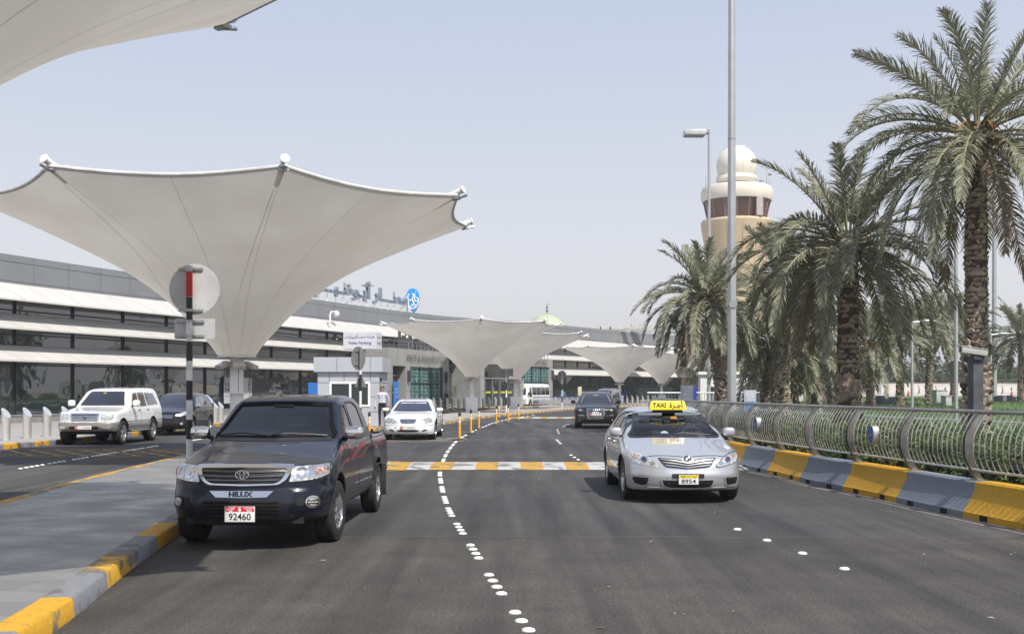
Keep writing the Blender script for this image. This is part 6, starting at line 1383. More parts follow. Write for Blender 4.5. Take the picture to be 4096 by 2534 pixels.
# ---------------------------------------------------------------- silver taxi
tx = Car('taxi', 'silver taxi saloon with yellow roof sign driving towards the viewer', 'taxi', (2.645, 16.65), (-0.006, 1.0), dict(
    L=4.815, W=0.915, H=1.49, zb=0.19, r=0.325, ra=0.385, wheels=(0.95, 3.725), flare=0.02, kt=0.10, kf=0.09, bow=0.16,
    side=[(.16,.90),(.28,.965),(.45,.995),(.60,1.0),(.75,.985),(.88,.955),(.96,.915),(1.1,.845),(1.3,.735),(1.42,.66),(1.55,.58)],
    wy=[(0,.97),(.8,1.0),(2.5,1.0),(4.0,.985),(4.815,.94)],
    front=[(.15,.15),(.22,.06),(.32,.01),(.42,.0),(.52,.025),(.60,.05),(.68,.085),(.74,.15),(.80,.28),(.9,.7),(1.5,3)],
    plan=[(0,0),(.3,.015),(.5,.055),(.68,.13),(.8,.225),(.9,.37),(.96,.52),(1.0,.70),(1.05,.95)], rplan=[(0,0),(.5,.04),(.8,.14),(.95,.32),(1.05,.6)],
    top=[(0,.69),(.12,.735),(.3,.785),(.7,.865),(1.05,.93),(1.22,.965),(1.32,.995),(1.6,1.135),(1.95,1.295),(2.15,1.365),(2.4,1.42),(2.7,1.445),(3.0,1.44),(3.3,1.41),(3.7,1.30),(4.05,1.16),(4.25,1.11),(4.6,1.08),(4.815,1.02)],
    crown=[(0,.05),(.5,.06),(1.2,.07),(2.1,.045),(3.2,.045),(4.2,.04),(4.815,.04)], rear=[(0,.2),(.3,.04),(.6,0),(.9,.03),(1.1,.1),(1.5,.3)]))
s = tx
TXP = paint('taxi_paint', (0.58, 0.60, 0.63), 0.6, 0.33)
ws_poly = [(-.725,.965),(-.67,1.06),(-.60,1.19),(-.555,1.295),(-.50,1.318),(0,1.338),(.50,1.318),(.555,1.295),(.60,1.19),(.67,1.06),(.725,.965),(.4,.972),(0,.975),(-.4,.972)]
fdw = roundpoly([(1.62,.99),(1.78,1.10),(2.12,1.27),(2.40,1.34),(2.42,1.0)], .04); rdw = roundpoly([(2.52,1.0),(2.50,1.345),(2.95,1.34),(3.35,1.26),(3.62,1.13),(3.55,1.02)], .05)
rwp = [(-.60,1.13),(.60,1.13),(.50,1.32),(0,1.345),(-.50,1.32)]
s.cut_windows([(ws_poly, 'front'), (fdw, 'side'), (rdw, 'side'), (rwp, 'rear')], .52, 1.12, 3.95, .05)
s.body(0.019, [TXP, DARKIN], doors=[('front_door', (1.40, 2.47, .27, 1.4)), ('rear_door', (2.47, 3.50, .27, 1.4))], hood=(.14, 1.24, .74), bumper=(.60, .60), hollow=(.52, 1.12, 3.95))
TXG = glass('taxi_windscreen', (0.80, 0.85, 0.85), .9, .01, 1.4); TXS = glass('taxi_side_glass', (0.84, 0.88, 0.88), 1.0, .01, 1.6)
s.patch('windscreen', ws_poly, 'front', TXG, -.004, 0, .09)
s.line('windscreen_frame', smoothpoly(ws_poly, 3), 'front', .032, BLACKPL, .003, closed=True)
for md in ('side+', 'side-'):
    for pw in (fdw, rdw): s.patch('side_window', pw, md, TXS, -.004, 0, .09); s.line('window_seal', pw, md, .024, BLACKPL, .003, closed=True)
s.patch('rear_window', rwp, 'rear', TXS, -.004, 0, .12)
# face
SB = mat('grille_silver', (.36,.37,.39), .35, .7); FRM = mat('grille_frame_chrome', (.50,.51,.52), .22, .9)
s.line('bonnet_edge', [(-.66,.70),(-.45,.725),(-.28,.725),(-.10,.712),(0,.705),(.10,.712),(.28,.725),(.45,.725),(.66,.70)], 'front', .008, BLACKPL, .002)
def sym(half): return [(x, z) for x, z in half] + [(-x, z) for x, z in half[::-1]]
G1 = sym([(0,.66),(.09,.672),(.2,.686),(.45,.696),(.42,.655),(.355,.575),(.31,.55),(.14,.535),(0,.528)])
s.patch('grille_frame', roundpoly(G1, .02), 'front', FRM, .005, .02, .025)
s.patch('grille', roundpoly(sym([(0,.650),(.09,.662),(.2,.677),(.432,.687),(.408,.648),(.35,.583),(.31,.559),(.14,.544),(0,.537)]), .015), 'front', mat('grille_black', (.010,.010,.011), .5), .013, .01, .025)
for o_, hw in ((-.004,.395),(-.043,.365),(-.082,.33)):
    s.line('grille_bar', [(-hw,.667+o_),(-.18,.650+o_),(-.09,.632+o_*.9),(0,.617+o_*.85),(.09,.632+o_*.9),(.18,.650+o_),(hw,.667+o_)], 'front', .0125, SB, .026, skirt=.008)
s.patch('badge_plate', circ(0,.664,.082,.056), 'front', TXP, .018, .01, .03); s.patch('badge_back', circ(0,.672,.058,.040), 'front', mat('grille_black', (.010,.010,.011), .5), .024, .004, .03); s.badge((0,.672), 'ovals', .06, .03)
HL = [(.445,.675),(.43,.635),(.465,.585),(.535,.545),(.60,.555),(.72,.60),(.80,.645),(.835,.695),(.815,.735),(.74,.735),(.62,.71)]
HL = [(.425,.57),(.455,.60),(.52,.665),(.60,.715),(.70,.752),(.80,.768),(.85,.758),(.855,.70),(.82,.65),(.73,.605),(.58,.57),(.46,.552)]
lamp = s.patch('headlight', roundpoly(HL, .02), 'front', LENS, .006, .02, .035, mirror=True)
for o, f_ in zip(lamp, (False, True)):
    s.patch('projector', circ(.635,.665,.055,.048), 'front', CHROME, .010, .006, .03, parent=o, flip=f_)
    s.patch('projector_lens', circ(.635,.665,.036,.032), 'front', LENSD, .016, .006, .02, parent=o, flip=f_)
    s.patch('reflector', circ(.52,.612,.040,.030), 'front', CHROME, .010, .006, .02, parent=o, flip=f_)
    s.patch('indicator', roundpoly([(.70,.72),(.77,.74),(.79,.70),(.73,.67)], .012), 'front', mat('indicator_lens', (.55,.36,.30), .15, .2, .4, 30, coat=1), .010, .006, .03, parent=o, flip=f_)
    if not f_: s.line('lamp_edge', roundpoly(HL, .02), 'front', .010, BLACKPL, .007, closed=True, parent=o)
IN = sym([(0,.36),(.385,.368),(.35,.285),(.26,.262),(0,.258)])
s.patch('intake_surround', roundpoly(sym([(0,.375),(.42,.383),(.38,.272),(.28,.245),(0,.24)]), .02), 'front', TXP, .012, .02, .05)
s.patch('lower_intake', roundpoly(IN, .02), 'front', mat('intake_black', (.008,.008,.009), .7), .014, .01, .05)
for z in (.345,.325,.305,.285): s.line('intake_bar', [(-.34,z),(.34,z)], 'front', .008, BLACKPL, .019, skirt=.008)
s.patch('plate_recess', roundpoly([(-.24,.40),(.24,.40),(.24,.46),(-.24,.46)], .01), 'front', BLACKPL, .016, .02, .05)
FP = [(.495,.445),(.66,.44),(.72,.40),(.735,.345),(.70,.335),(.56,.345),(.50,.39)]; FP = [(.52,.44),(.56,.35),(.70,.345),(.745,.41),(.74,.425)]
s.patch('fog_recess', roundpoly([(.58,.40),(.605,.305),(.66,.285),(.765,.30),(.80,.37),(.79,.40)], .025), 'front', mat('intake_black', (.008,.008,.009), .7), .004, .01, .03, mirror=True)
for z in (.37,.35,.33,.31): s.line('fog_bar', [(.60,z-.005),(.775,z)], 'front', .007, BLACKPL, .010, mirror=True)
s.line('fog_edge', [(.555,.41),(.585,.295),(.65,.268),(.775,.28)], 'front', .016, TXP, .012, mirror=True)
s.patch('tow_cover', roundpoly([(-.325,.39),(-.28,.39),(-.28,.435),(-.325,.435)], .01), 'front', TXP, .003, .004, .02)
s.line('lip', [(-.60,.255),(-.3,.25),(.3,.25),(.60,.255)], 'front', .012, TXP, .014)
s.P['band'] = mat('plate_yellow', (.85,.72,.02), .4)
pl, py = s.plate((0,.378), .295, .142, 'tall', '8954', yoff=.02)
text('plate_script', 'TAXI', face_M((-.085,py-.0035,.424)), INK, pl, .034, 0, .001)
text('plate_script', arabic('أجرة'), face_M((.09,py-.0035,.427)), INK, pl, .042, 0, .0005)
text('plate_script', arabic('أبوظبي'), face_M((0.005,py-.0035,.428)), INK, pl, .026)
for md in ('side+', 'side-'):
    for ln in ([(1.42,.30),(1.40,.6),(1.48,.92)], [(2.46,.28),(2.46,1.0)], [(2.98,.28),(3.28,.55),(3.52,.85),(3.55,1.02)], [(1.42,.285),(2.98,.285)]): s.line('door_seam', ln, md, .009, BLACKPL, .0015)
    s.line('side_moulding', [(1.5,.50),(3.2,.51)], md, .045, TXP, .010)
    for yh in (2.18,3.2): s.patch('door_handle', roundpoly([(yh,.83),(yh+.19,.835),(yh+.19,.87),(yh,.865)], .015), md, TXP, .025, .03, .03)
    s.line('window_trim', [(1.62,.985),(3.55,1.01)], md, .018, CHROME, .006)
s.mirrors((.93,1.60,1.035), (.10,.075,.075), TXP, arm=(.83,.03), e=.6)
wiper(s, [(-.60,.978),(-.35,1.0),(-.08,.985)]); wiper(s, [(-.02,.985),(.15,1.01),(.35,.99),(.58,.975)])
s.wheel('seven', .63, .205, steer=.03)
b = MB(); b.box((0,2.4,.26), (1.2,4.2,.12)); b.box((0,.42,.22), (1.1,.4,.05)); b.build('underbody', DARKIN, s.root)
# cabin
b = MB(); b.box((0,1.48,.80), (1.40,.58,.22)); b.build('dashboard', mat('dash_grey', (.075,.08,.083), .7, 0, .2, 9), s.root, bevel=.06)
b = MB(); b.ell((.36,1.42,.92), (.24,.18,.075), 18, 8); b.build('instrument_hood', mat('dash_grey', (.075,.08,.083), .7), s.root)
SEATM = mat('seat_fabric', (.045,.045,.05), .85)
for x in (-.36,.36): seat(s.root, x, 2.38, .46, .52, .56)
b = MB(); b.box((0,3.32,.72), (1.25,.16,.6)); b.build('rear_bench', SEATM, s.root, bevel=.05)
for x in (-.36,0,.36): b = MB(); b.box((x,3.42,1.10), (.25,.1,.16)); b.build('headrest', SEATM, s.root, bevel=.03)
steering(s.root, .36, 1.80, .93)
b = MB(); b.box((.0,1.92,1.245), (.25,.035,.07)); b.build('rear_view_mirror', BLACKPL, s.root, bevel=.012)
b = MB(); b.box((.05,1.79,1.262), (.10,.006,.042)); b.build('permit_sticker', mat('orange_sticker', (.75,.32,.05), .5), s.root, bevel=.002)
for sg in (-1,1):
    b = MB(); b.box((sg*.31,2.06,1.315), (.40,.02,.04)); b.build('sun_visor', mat('visor_grey', (.20,.24,.28), .8), s.root, bevel=.008)
# roof sign
r = MB(); pts = roundpoly([(-.315,0),(.315,0),(.312,.05),(.285,.14),(.25,.158),(-.25,.158),(-.285,.14),(-.312,.05)], .025, 4)
zt = 1.395
r.prism(pts, lambda u, v: (u + .02, 2.19 + v*.25, zt - .012 + v), lambda u, v: (u + .02, 2.41 - v*.25, zt - .012 + v))
sg_ = r.build('roof_sign', YELLOW, s.root, bevel=.012)
b = MB(); b.box((.02,2.30,zt-.03), (.5,.14,.06)); b.build('sign_base', BLACKPL, sg_)
nrm = (0,-1,-.25); nrm = (0,-1,.25)
text('lettering', 'TAXI', face_M((-.13,2.2045,zt+.072), nrm), INK, sg_, .102, .0, .003)
text('lettering', arabic('أجـرة'), face_M((.16,2.2045,zt+.075), nrm), INK, sg_, .122, .0, .002)
# ---------------------------------------------------------------- the other vehicles
def sym(half): return [(x, z) for x, z in half] + [(-x, z) for x, z in half[::-1]]
def dress(s, glass_, ws, sides, rear, h, PM, doors, hood, bumper, extra_mats=()):
    s.body(h, [PM, DARKIN, *extra_mats], doors=doors, hood=hood, bumper=bumper)
    s.patch('windscreen', roundpoly(ws, .04), 'front', glass_, .004, .02, .1)
    for md in ('side+', 'side-'):
        for pw in sides: s.patch('side_window', roundpoly(pw, .05), md, glass_, .003, .02, .12)
    if rear: s.patch('rear_window', roundpoly(rear, .05), 'rear', glass_, .004, .02, .12)
def seams(s, lines, handles, hm):
    for md in ('side+', 'side-'):
        for ln in lines: s.line('door_seam', ln, md, .010, BLACKPL, .0015)
        for (y, z) in handles: s.patch('door_handle', roundpoly([(y,z),(y+.18,z),(y+.18,z+.035),(y,z+.035)], .015), md, hm, .025, .03, .04)
BLUEGL = mat('blue_tinted_windscreen', (.016,.02,.045), .04, 0, .1, 2, spec=.8, coat=1.0)
# white off-roader at the terminal kerb
lc = s = Car('off_roader', 'white off-roader with silver lower body and chrome grille parked by the steel bollards', 'off-roader', (-13.42, 34.75), (0.012, 1.0), dict(
    L=4.89, W=.965, H=1.87, zb=.42, r=.385, ra=.46, wheels=(.86, 3.71), flare=.02, kt=.09, kf=.07, bow=.12,
    side=[(.36,.95),(.5,.99),(.66,1.0),(.72,.975),(.95,.975),(1.10,.955),(1.18,.93),(1.4,.86),(1.65,.785),(1.78,.73),(1.9,.67)],
    wy=[(0,.97),(.6,1.0),(3.5,1.0),(4.89,.965)], front=[(.3,.2),(.45,.05),(.58,0),(.70,.01),(.74,.07),(.9,.09),(1.0,.13),(1.06,.24),(1.12,.5),(1.4,1.5)],
    plan=[(0,0),(.5,.03),(.75,.09),(.88,.18),(.95,.30),(1.0,.48),(1.05,.7)], rplan=[(0,0),(.8,.03),(.95,.1),(1.05,.3)],
    top=[(0,.98),(.15,1.04),(.5,1.09),(1.0,1.145),(1.3,1.19),(1.42,1.22),(1.7,1.44),(1.98,1.66),(2.15,1.745),(2.5,1.80),(3.2,1.83),(4.2,1.83),(4.55,1.80),(4.75,1.70)],
    crown=[(0,.02),(1.2,.03),(2.2,.04),(4.7,.04)], rear=[(.3,.1),(.6,0),(1.1,.02),(1.5,.12),(1.8,.28)], two=lambda y: np.full(np.shape(y), .735)))
WP = paint('white_car_paint', (.80,.80,.79), 0, .25); LCG = paint('silver_lower_paint', (.30,.285,.26), .5, .4)
dress(s, CARGLASS, [(-.74,1.235),(-.66,1.42),(-.575,1.655),(-.52,1.70),(.52,1.70),(.575,1.655),(.66,1.42),(.74,1.235)],
      [[(1.82,1.22),(2.16,1.62),(2.52,1.665),(2.52,1.20)],[(2.60,1.20),(2.60,1.665),(3.22,1.665),(3.22,1.20)],[(3.32,1.22),(3.30,1.66),(4.20,1.63),(4.48,1.25)]], [(-.62,1.25),(.62,1.25),(.55,1.66),(-.55,1.66)], .034, WP,
      [('front_door', (1.45,2.56,.5,1.72)), ('rear_door', (2.56,3.4,.5,1.72))], (.14,1.36,.78), (.735,.7), [LCG])
seams(s, [[(1.46,.5),(1.45,1.2)],[(2.56,.5),(2.56,1.2)],[(3.05,.5),(3.3,.8),(3.36,1.2)]], [(2.28,1.06),(3.1,1.07)], CHROME)
s.patch('grille_frame', roundpoly(sym([(0,1.005),(.47,1.0),(.44,.80),(.36,.765),(0,.76)]), .03), 'front', CHROME, .02, .05, .06)
for z in (.955,.905,.855,.805): s.line('grille_slot', [(-.40,z),(.40,z)], 'front', .022, mat('grille_black', (.01,.01,.011), .5), .028)
s.badge((0,.88), 'ovals', .075, .045)
for o in s.patch('headlight', roundpoly([(.49,.995),(.84,.985),(.86,.90),(.80,.80),(.50,.79)], .03), 'front', LENS, .010, .03, .05, mirror=True): pass
s.line('lamp_strip', [(.49,.765),(.78,.765)], 'front', .035, WP, .012, mirror=True)
s.patch('bumper_slot', roundpoly([(-.47,.60),(.47,.60),(.45,.52),(-.45,.52)], .02), 'front', mat('intake_black', (.008,.008,.009), .7), .006, .01, .06)
s.patch('fog_lamp', roundpoly([(.58,.61),(.82,.60),(.80,.52),(.60,.52)], .03), 'front', LENS, .006, .02, .05, mirror=True)
s.plate((0,.565), .52, .115, 'wide', '71526', '4', yoff=.01)
for md in ('side+','side-'):
    for z in (.68,.62,.56,.50): s.line('side_strip', [(1.48,z),(3.15,z)], md, .012, CHROME, .012)
    b = MB(); sg = 1 if md == 'side+' else -1; b.box((sg*.95,2.3,.42), (.18,1.75,.05)); b.build('running_board', mat('alloy_rim', (.55,.56,.58), .25, .9), s.root, bevel=.01)
s.mirrors((1.07,1.72,1.31), (.115,.08,.105), WP, arm=(.86,.03)); wiper(s, [(-.6,1.235),(-.3,1.26),(0,1.24)]); wiper(s, [(.05,1.24),(.3,1.26),(.62,1.235)])
b = MB(); b.box((0,.98,1.72), (.10,.006,.05)); st = s.hits([(-.05,1.64)], 'front')[0]; b = MB(); b.box((-.05, st[1]-.012, 1.64), (.10,.006,.05)); b.build('permit_sticker', mat('gold_sticker', (.65,.5,.15), .5), s.root)
bp = s.hits([(0,.62)], 'top')[0]; b = MB(); b.tube((0,.62,bp[2]-.01),(0,.60,bp[2]+.06), .008, .006, 6); b.path([(.03*math.cos(a/12*2*math.pi),.60,bp[2]+.09+.03*math.sin(a/12*2*math.pi)) for a in range(12)], .005, 6, closed=True); b.build('bonnet_ornament', CHROME, s.root)
s.wheel('five', .66, .265, track=.955)
b = MB(); b.box((0,2.4,.42), (1.2,4.3,.16)); b.tube((-.7,.86,.385),(.7,.86,.385), .06); b.tube((-.7,3.71,.385),(.7,3.71,.385), .07); b.build('chassis', DARKIN, s.root)
# black crossover behind it
cv = s = Car('crossover', 'black crossover car parked behind the white off-roader', 'crossover', (-13.35, 42.45), (-0.012, 1.0), dict(
    L=4.52, W=.91, H=1.69, zb=.26, r=.345, ra=.41, wheels=(.90, 3.52), flare=.03, kt=.12, kf=.08, bow=.15,
    side=[(.2,.93),(.4,.98),(.62,1.0),(.9,.985),(1.02,.955),(1.2,.88),(1.45,.77),(1.6,.69),(1.72,.6)],
    wy=[(0,.96),(.7,1.0),(3.2,1.0),(4.52,.95)], front=[(.15,.22),(.3,.06),(.45,0),(.62,.03),(.8,.09),(.9,.18),(.98,.4),(1.2,1.2)],
    plan=[(0,0),(.4,.03),(.65,.11),(.8,.2),(.9,.33),(1.0,.62),(1.05,.85)], rplan=[(0,0),(.6,.05),(.85,.15),(1.05,.45)],
    top=[(0,.82),(.2,.90),(.5,.975),(.9,1.04),(1.05,1.075),(1.4,1.28),(1.75,1.47),(2.0,1.57),(2.4,1.635),(3.0,1.65),(3.6,1.62),(4.0,1.54),(4.25,1.42),(4.52,1.2)],
    crown=[(0,.05),(1,.07),(2,.04),(4.5,.05)], rear=[(.2,.12),(.5,.0),(.9,.03),(1.3,.18),(1.6,.45)]))
BP = paint('black_car_paint', (.006,.006,.009), .1, .25, .7, .12, .3)
dress(s, CARGLASS, [(-.70,1.08),(-.60,1.30),(-.52,1.49),(-.46,1.52),(.46,1.52),(.52,1.49),(.60,1.30),(.70,1.08)],
      [[(1.55,1.09),(1.92,1.40),(2.35,1.50),(2.38,1.08)],[(2.46,1.08),(2.43,1.505),(3.0,1.50),(3.22,1.42),(3.2,1.09)],[(3.32,1.12),(3.32,1.42),(3.75,1.36),(3.98,1.2)]], None, .036, BP,
      [('front_door', (1.35,2.42,.33,1.55)), ('rear_door', (2.42,3.2,.33,1.55))], (.15,1.02,.72), (.62,.6))
seams(s, [[(1.36,.36),(1.36,1.06)],[(2.42,.36),(2.42,1.06)],[(2.9,.36),(3.1,.7),(3.2,1.06)]], [(2.18,.93),(3.0,.95)], CHROME)
s.line('window_trim', [(1.5,1.07),(3.95,1.14)], 'side+', .02, CHROME, .006); s.line('window_trim', [(1.5,1.07),(3.95,1.14)], 'side-', .02, CHROME, .006)
s.patch('headlight', roundpoly([(.42,.78),(.60,.86),(.78,.94),(.82,.90),(.80,.80),(.62,.74)], .02), 'front', LENS, .008, .02, .04, mirror=True)
s.patch('grille', roundpoly(sym([(0,.80),(.38,.79),(.34,.67),(0,.66)]), .02), 'front', mat('grille_black', (.01,.01,.011), .5), .006, .02, .05)
for z in (.77,.725,.685): s.line('grille_bar', [(-.34,z),(.34,z)], 'front', .014, CHROME, .012)
s.badge((0,.73), 'h', .06, .03)
s.patch('lower_intake', roundpoly(sym([(0,.52),(.5,.52),(.42,.36),(0,.35)]), .03), 'front', mat('intake_black', (.008,.008,.009), .7), .004, .01, .06)
s.patch('fog_lamp', circ(.66,.46,.05), 'front', LENS, .008, .02, .03, mirror=True)
s.plate((0,.60), .52, .115, 'wide', '20714', '5', yoff=.005) if 0 else None
s.mirrors((.98,1.42,1.12), (.10,.075,.08), CHROME, arm=(.82,.03)); s.wheel('seven', .66, .225)
b = MB(); b.box((0,2.2,.30), (1.2,3.9,.12)); b.build('underbody', DARKIN, s.root)
# white saloon in the valet bay
mb = s = Car('saloon', 'white luxury saloon parked in the hatched bay beside the valet booth', 'saloon car', (-3.60, 38.35), (0.010, 1.0), dict(
    L=5.04, W=.928, H=1.46, zb=.19, r=.335, ra=.395, wheels=(.88, 3.85), flare=.012, kt=.11, kf=.09, bow=.16,
    side=[(.15,.90),(.28,.965),(.45,.995),(.6,1.0),(.78,.985),(.9,.945),(.98,.895),(1.15,.80),(1.32,.70),(1.42,.62),(1.5,.55)],
    wy=[(0,.97),(.8,1.0),(3,1.0),(5.04,.93)], front=[(.12,.2),(.22,.06),(.36,0),(.48,.02),(.6,.07),(.7,.12),(.78,.22),(.85,.45),(1.1,1.3)],
    plan=[(0,0),(.35,.02),(.6,.085),(.75,.16),(.87,.27),(.95,.42),(1.0,.6),(1.05,.85)], rplan=[(0,0),(.5,.04),(.8,.14),(1.05,.5)],
    top=[(0,.70),(.15,.765),(.4,.83),(.9,.915),(1.3,.965),(1.45,.985),(1.75,1.12),(2.1,1.29),(2.3,1.36),(2.6,1.41),(3.0,1.43),(3.4,1.40),(3.8,1.29),(4.2,1.13),(4.4,1.08),(4.8,1.05),(5.04,.98)],
    crown=[(0,.05),(1.2,.06),(2.3,.04),(5,.04)], rear=[(.1,.2),(.4,.03),(.8,.0),(1.1,.1)]))
dress(s, BLUEGL, [(-.72,.985),(-.62,1.15),(-.535,1.30),(-.47,1.335),(.47,1.335),(.535,1.30),(.62,1.15),(.72,.985)],
      [[(1.85,1.0),(2.15,1.19),(2.45,1.31),(2.72,1.34),(2.74,.99)],[(2.84,.99),(2.82,1.34),(3.2,1.33),(3.62,1.21),(3.85,1.03)]], None, .034, WP,
      [('front_door', (1.6,2.78,.27,1.36)), ('rear_door', (2.78,3.8,.27,1.36))], (.16,1.4,.76), (.58,.6))
seams(s, [[(1.62,.3),(1.6,.95)],[(2.78,.3),(2.78,.98)],[(3.3,.3),(3.6,.6),(3.8,.98)]], [(2.5,.80),(3.5,.82)], WP)
for md in ('side+','side-'): s.line('side_moulding', [(1.0,.50),(4.6,.52)], md, .05, WP, .010); s.line('moulding_line', [(1.3,.47),(3.4,.48)], md, .012, mat('grey_trim', (.3,.3,.3), .5), .014)
s.patch('grille_frame', roundpoly(sym([(0,.735),(.30,.73),(.255,.615),(.2,.585),(0,.575)]), .03), 'front', CHROME, .012, .03, .05)
s.patch('grille', roundpoly(sym([(0,.715),(.275,.71),(.235,.62),(.19,.60),(0,.592)]), .02), 'front', mat('grille_black', (.01,.01,.011), .5), .018, .01, .05)
for z, hw in ((.695,.26),(.672,.25),(.65,.24),(.628,.23),(.607,.19)): s.line('grille_bar', [(-hw,z),(hw,z)], 'front', .008, CHROME, .024)
s.line('grille_bar', [(0,.59),(0,.72)], 'front', .022, CHROME, .026)
s.patch('headlight', smoothpoly([(.36,.60),(.45,.69),(.57,.755),(.70,.775),(.79,.74),(.82,.67),(.76,.615),(.58,.585)], 3), 'front', mat('pale_lamp', (.55,.55,.52), .12, .55, .3, 16, coat=1.0), .008, .02, .04, mirror=True)
s.line('bumper_strip', [(.36,.535),(.6,.53),(.84,.525)], 'front', .022, mat('grey_trim', (.3,.3,.3), .5), .004, mirror=True)
s.patch('lower_intake', roundpoly(sym([(0,.355),(.40,.365),(.33,.305),(0,.295)]), .02), 'front', mat('intake_black', (.008,.008,.009), .7), .004, .01, .05)
s.patch('fog_recess', smoothpoly([(.48,.34),(.55,.375),(.64,.38),(.66,.36),(.58,.325),(.50,.32)], 3), 'front', mat('intake_black', (.008,.008,.009), .7), .005, .01, .03, mirror=True)
s.patch('tow_cover', roundpoly([(-.45,.42),(-.41,.42),(-.41,.46),(-.45,.46)], .006), 'front', BLACKPL, .003, .004, .02)
s.plate((0,.43), .50, .11, 'wide', '30929', '6', yoff=.008)
bp = s.hits([(0,.30)], 'top')[0]; b = MB(); b.tube((0,.34,bp[2]-.01),(0,.33,bp[2]+.035), .007, .005, 6); c0 = Vector((0,.33,bp[2]+.07)); b.path([c0 + Vector((.038*math.cos(a/16*2*math.pi),0,.038*math.sin(a/16*2*math.pi))) for a in range(16)], .0035, 6, closed=True)
for a in (90,210,330): b.tube(c0, c0 + Vector((.037*math.cos(R(a)),0,.037*math.sin(R(a)))), .004, .002, 6)
b.build('bonnet_ornament', CHROME, s.root)
s.mirrors((.98,1.75,1.045), (.115,.075,.065), WP, arm=(.84,.03)); s.wheel('ten', .66, .225)
st = s.hits([(.02,1.27)], 'front')[0]; b = MB(); b.box((.03, st[1]-.012, 1.27), (.10,.006,.045)); b.build('permit_sticker', mat('gold_sticker', (.65,.5,.15), .5), s.root)
s.patch('sunroof', roundpoly([(-.42,2.45),(.42,2.45),(.42,3.0),(-.42,3.0)], .05), 'top', CARGLASS, .004, .01, .1)
wiper(s, [(-.55,.995),(0,1.015),(.55,.995)])
b = MB(); b.box((0,2.5,.25), (1.2,4.3,.1)); b.build('underbody', DARKIN, s.root)
# dark brown SUV coming down the lane
q7 = s = Car('suv', 'dark brown sport utility car with tall chrome grille driving in the middle lane', 'sport utility car', (3.80, 50.3), (0.075, 1.0), dict(
    L=5.09, W=.99, H=1.76, zb=.24, r=.385, ra=.45, wheels=(1.0, 4.0), flare=.02, kt=.13, kf=.09, bow=.15,
    side=[(.2,.93),(.4,.98),(.65,1.0),(.95,.975),(1.06,.945),(1.25,.85),(1.5,.73),(1.64,.66),(1.78,.55)],
    wy=[(0,.97),(.7,1.0),(4,1.0),(5.09,.95)], front=[(.15,.2),(.28,.06),(.45,0),(.7,.03),(.9,.09),(1.0,.2),(1.08,.5),(1.4,1.4)],
    plan=[(0,0),(.4,.03),(.65,.09),(.8,.17),(.9,.28),(1.0,.55),(1.05,.8)], rplan=[(0,0),(.6,.05),(1.05,.4)],
    top=[(0,.92),(.2,.99),(.6,1.06),(1.2,1.12),(1.35,1.15),(1.7,1.36),(2.05,1.55),(2.3,1.63),(2.8,1.69),(3.6,1.69),(4.3,1.62),(4.8,1.4),(5.09,1.2)],
    crown=[(0,.04),(1,.06),(2.2,.04),(5,.05)]))
Q7P = paint('brown_car_paint', (.014,.010,.009), .2, .3, .7, .12, .3)
dress(s, CARGLASS, [(-.76,1.16),(-.65,1.38),(-.56,1.55),(-.5,1.585),(.5,1.585),(.56,1.55),(.65,1.38),(.76,1.16)], [[(1.9,1.17),(2.25,1.46),(2.65,1.56),(2.65,1.15)],[(2.73,1.15),(2.73,1.56),(3.5,1.54),(3.6,1.17)]], None, .038, Q7P, [('front_door', (1.7,2.7,.33,1.6)), ('rear_door', (2.7,3.7,.33,1.6))], (.2,1.3,.8), (.55,.6))
s.patch('grille_frame', roundpoly(sym([(0,.925),(.42,.92),(.40,.62),(.33,.44),(0,.43)]), .05), 'front', CHROME, .012, .03, .05)
s.patch('grille', roundpoly(sym([(0,.90),(.395,.895),(.375,.63),(.31,.46),(0,.455)]), .05), 'front', mat('grille_black', (.01,.01,.011), .5), .018, .01, .05)
for k in range(-5,6): s.line('grille_bar', [(k*.066,.48),(k*.07,.88)], 'front', .014, CHROME, .024)
s.patch('badge_plate', roundpoly([(-.22,.74),(.22,.74),(.22,.86),(-.22,.86)], .03), 'front', mat('grille_black', (.01,.01,.011), .5), .028, .01, .05); s.badge((0,.80), 'rings', .19, .045)
for o in s.patch('headlight', roundpoly([(.50,.86),(.52,.78),(.72,.78),(.86,.86),(.86,.93),(.60,.90)], .03), 'front', LENSD, .008, .02, .04, mirror=True):
    s.patch('projector', circ(.70,.845,.05,.035), 'front', LENS, .012, .006, .03, parent=o, flip=o.name.endswith('1'))
s.line('bumper_line', [(.52,.60),(.84,.61)], 'front', .02, CHROME, .006, mirror=True)
s.patch('lower_intake', roundpoly(sym([(0,.36),(.55,.34),(.5,.28),(0,.28)]), .02), 'front', mat('intake_black', (.008,.008,.009), .7), .005, .01, .06)
s.patch('fog_lamp', circ(.74,.40,.035), 'front', LENS, .008, .02, .03, mirror=True)
s.plate((0,.655), .50, .11, 'wide', '41181', '10', yoff=.02)
s.mirrors((1.06,1.75,1.21), (.11,.08,.085), Q7P, arm=(.86,.03)); s.wheel('five', .68, .265)
st = s.hits([(0,1.52)], 'front')[0]; b = MB(); b.box((0, st[1]-.012, 1.52), (.24,.006,.04)); b.box((0, st[1]-.03, 1.46), (.04,.006,.08)); b.build('permit_sticker', mat('gold_sticker', (.65,.5,.15), .5), s.root)
s.line('windscreen_edge', [(-.70,1.19),(-.60,1.40),(-.53,1.53)], 'front', .022, mat('pale_pillar', (.35,.34,.33), .6), .006); s.line('windscreen_edge', [(.70,1.19),(.60,1.40),(.53,1.53)], 'front', .022, mat('pale_pillar', (.35,.34,.33), .6), .006)
for sg in (1,-1): s.line('roof_rail', [(sg*.60,2.4),(sg*.60,4.3)], 'top', .05, GALV, .05, skirt=.04)
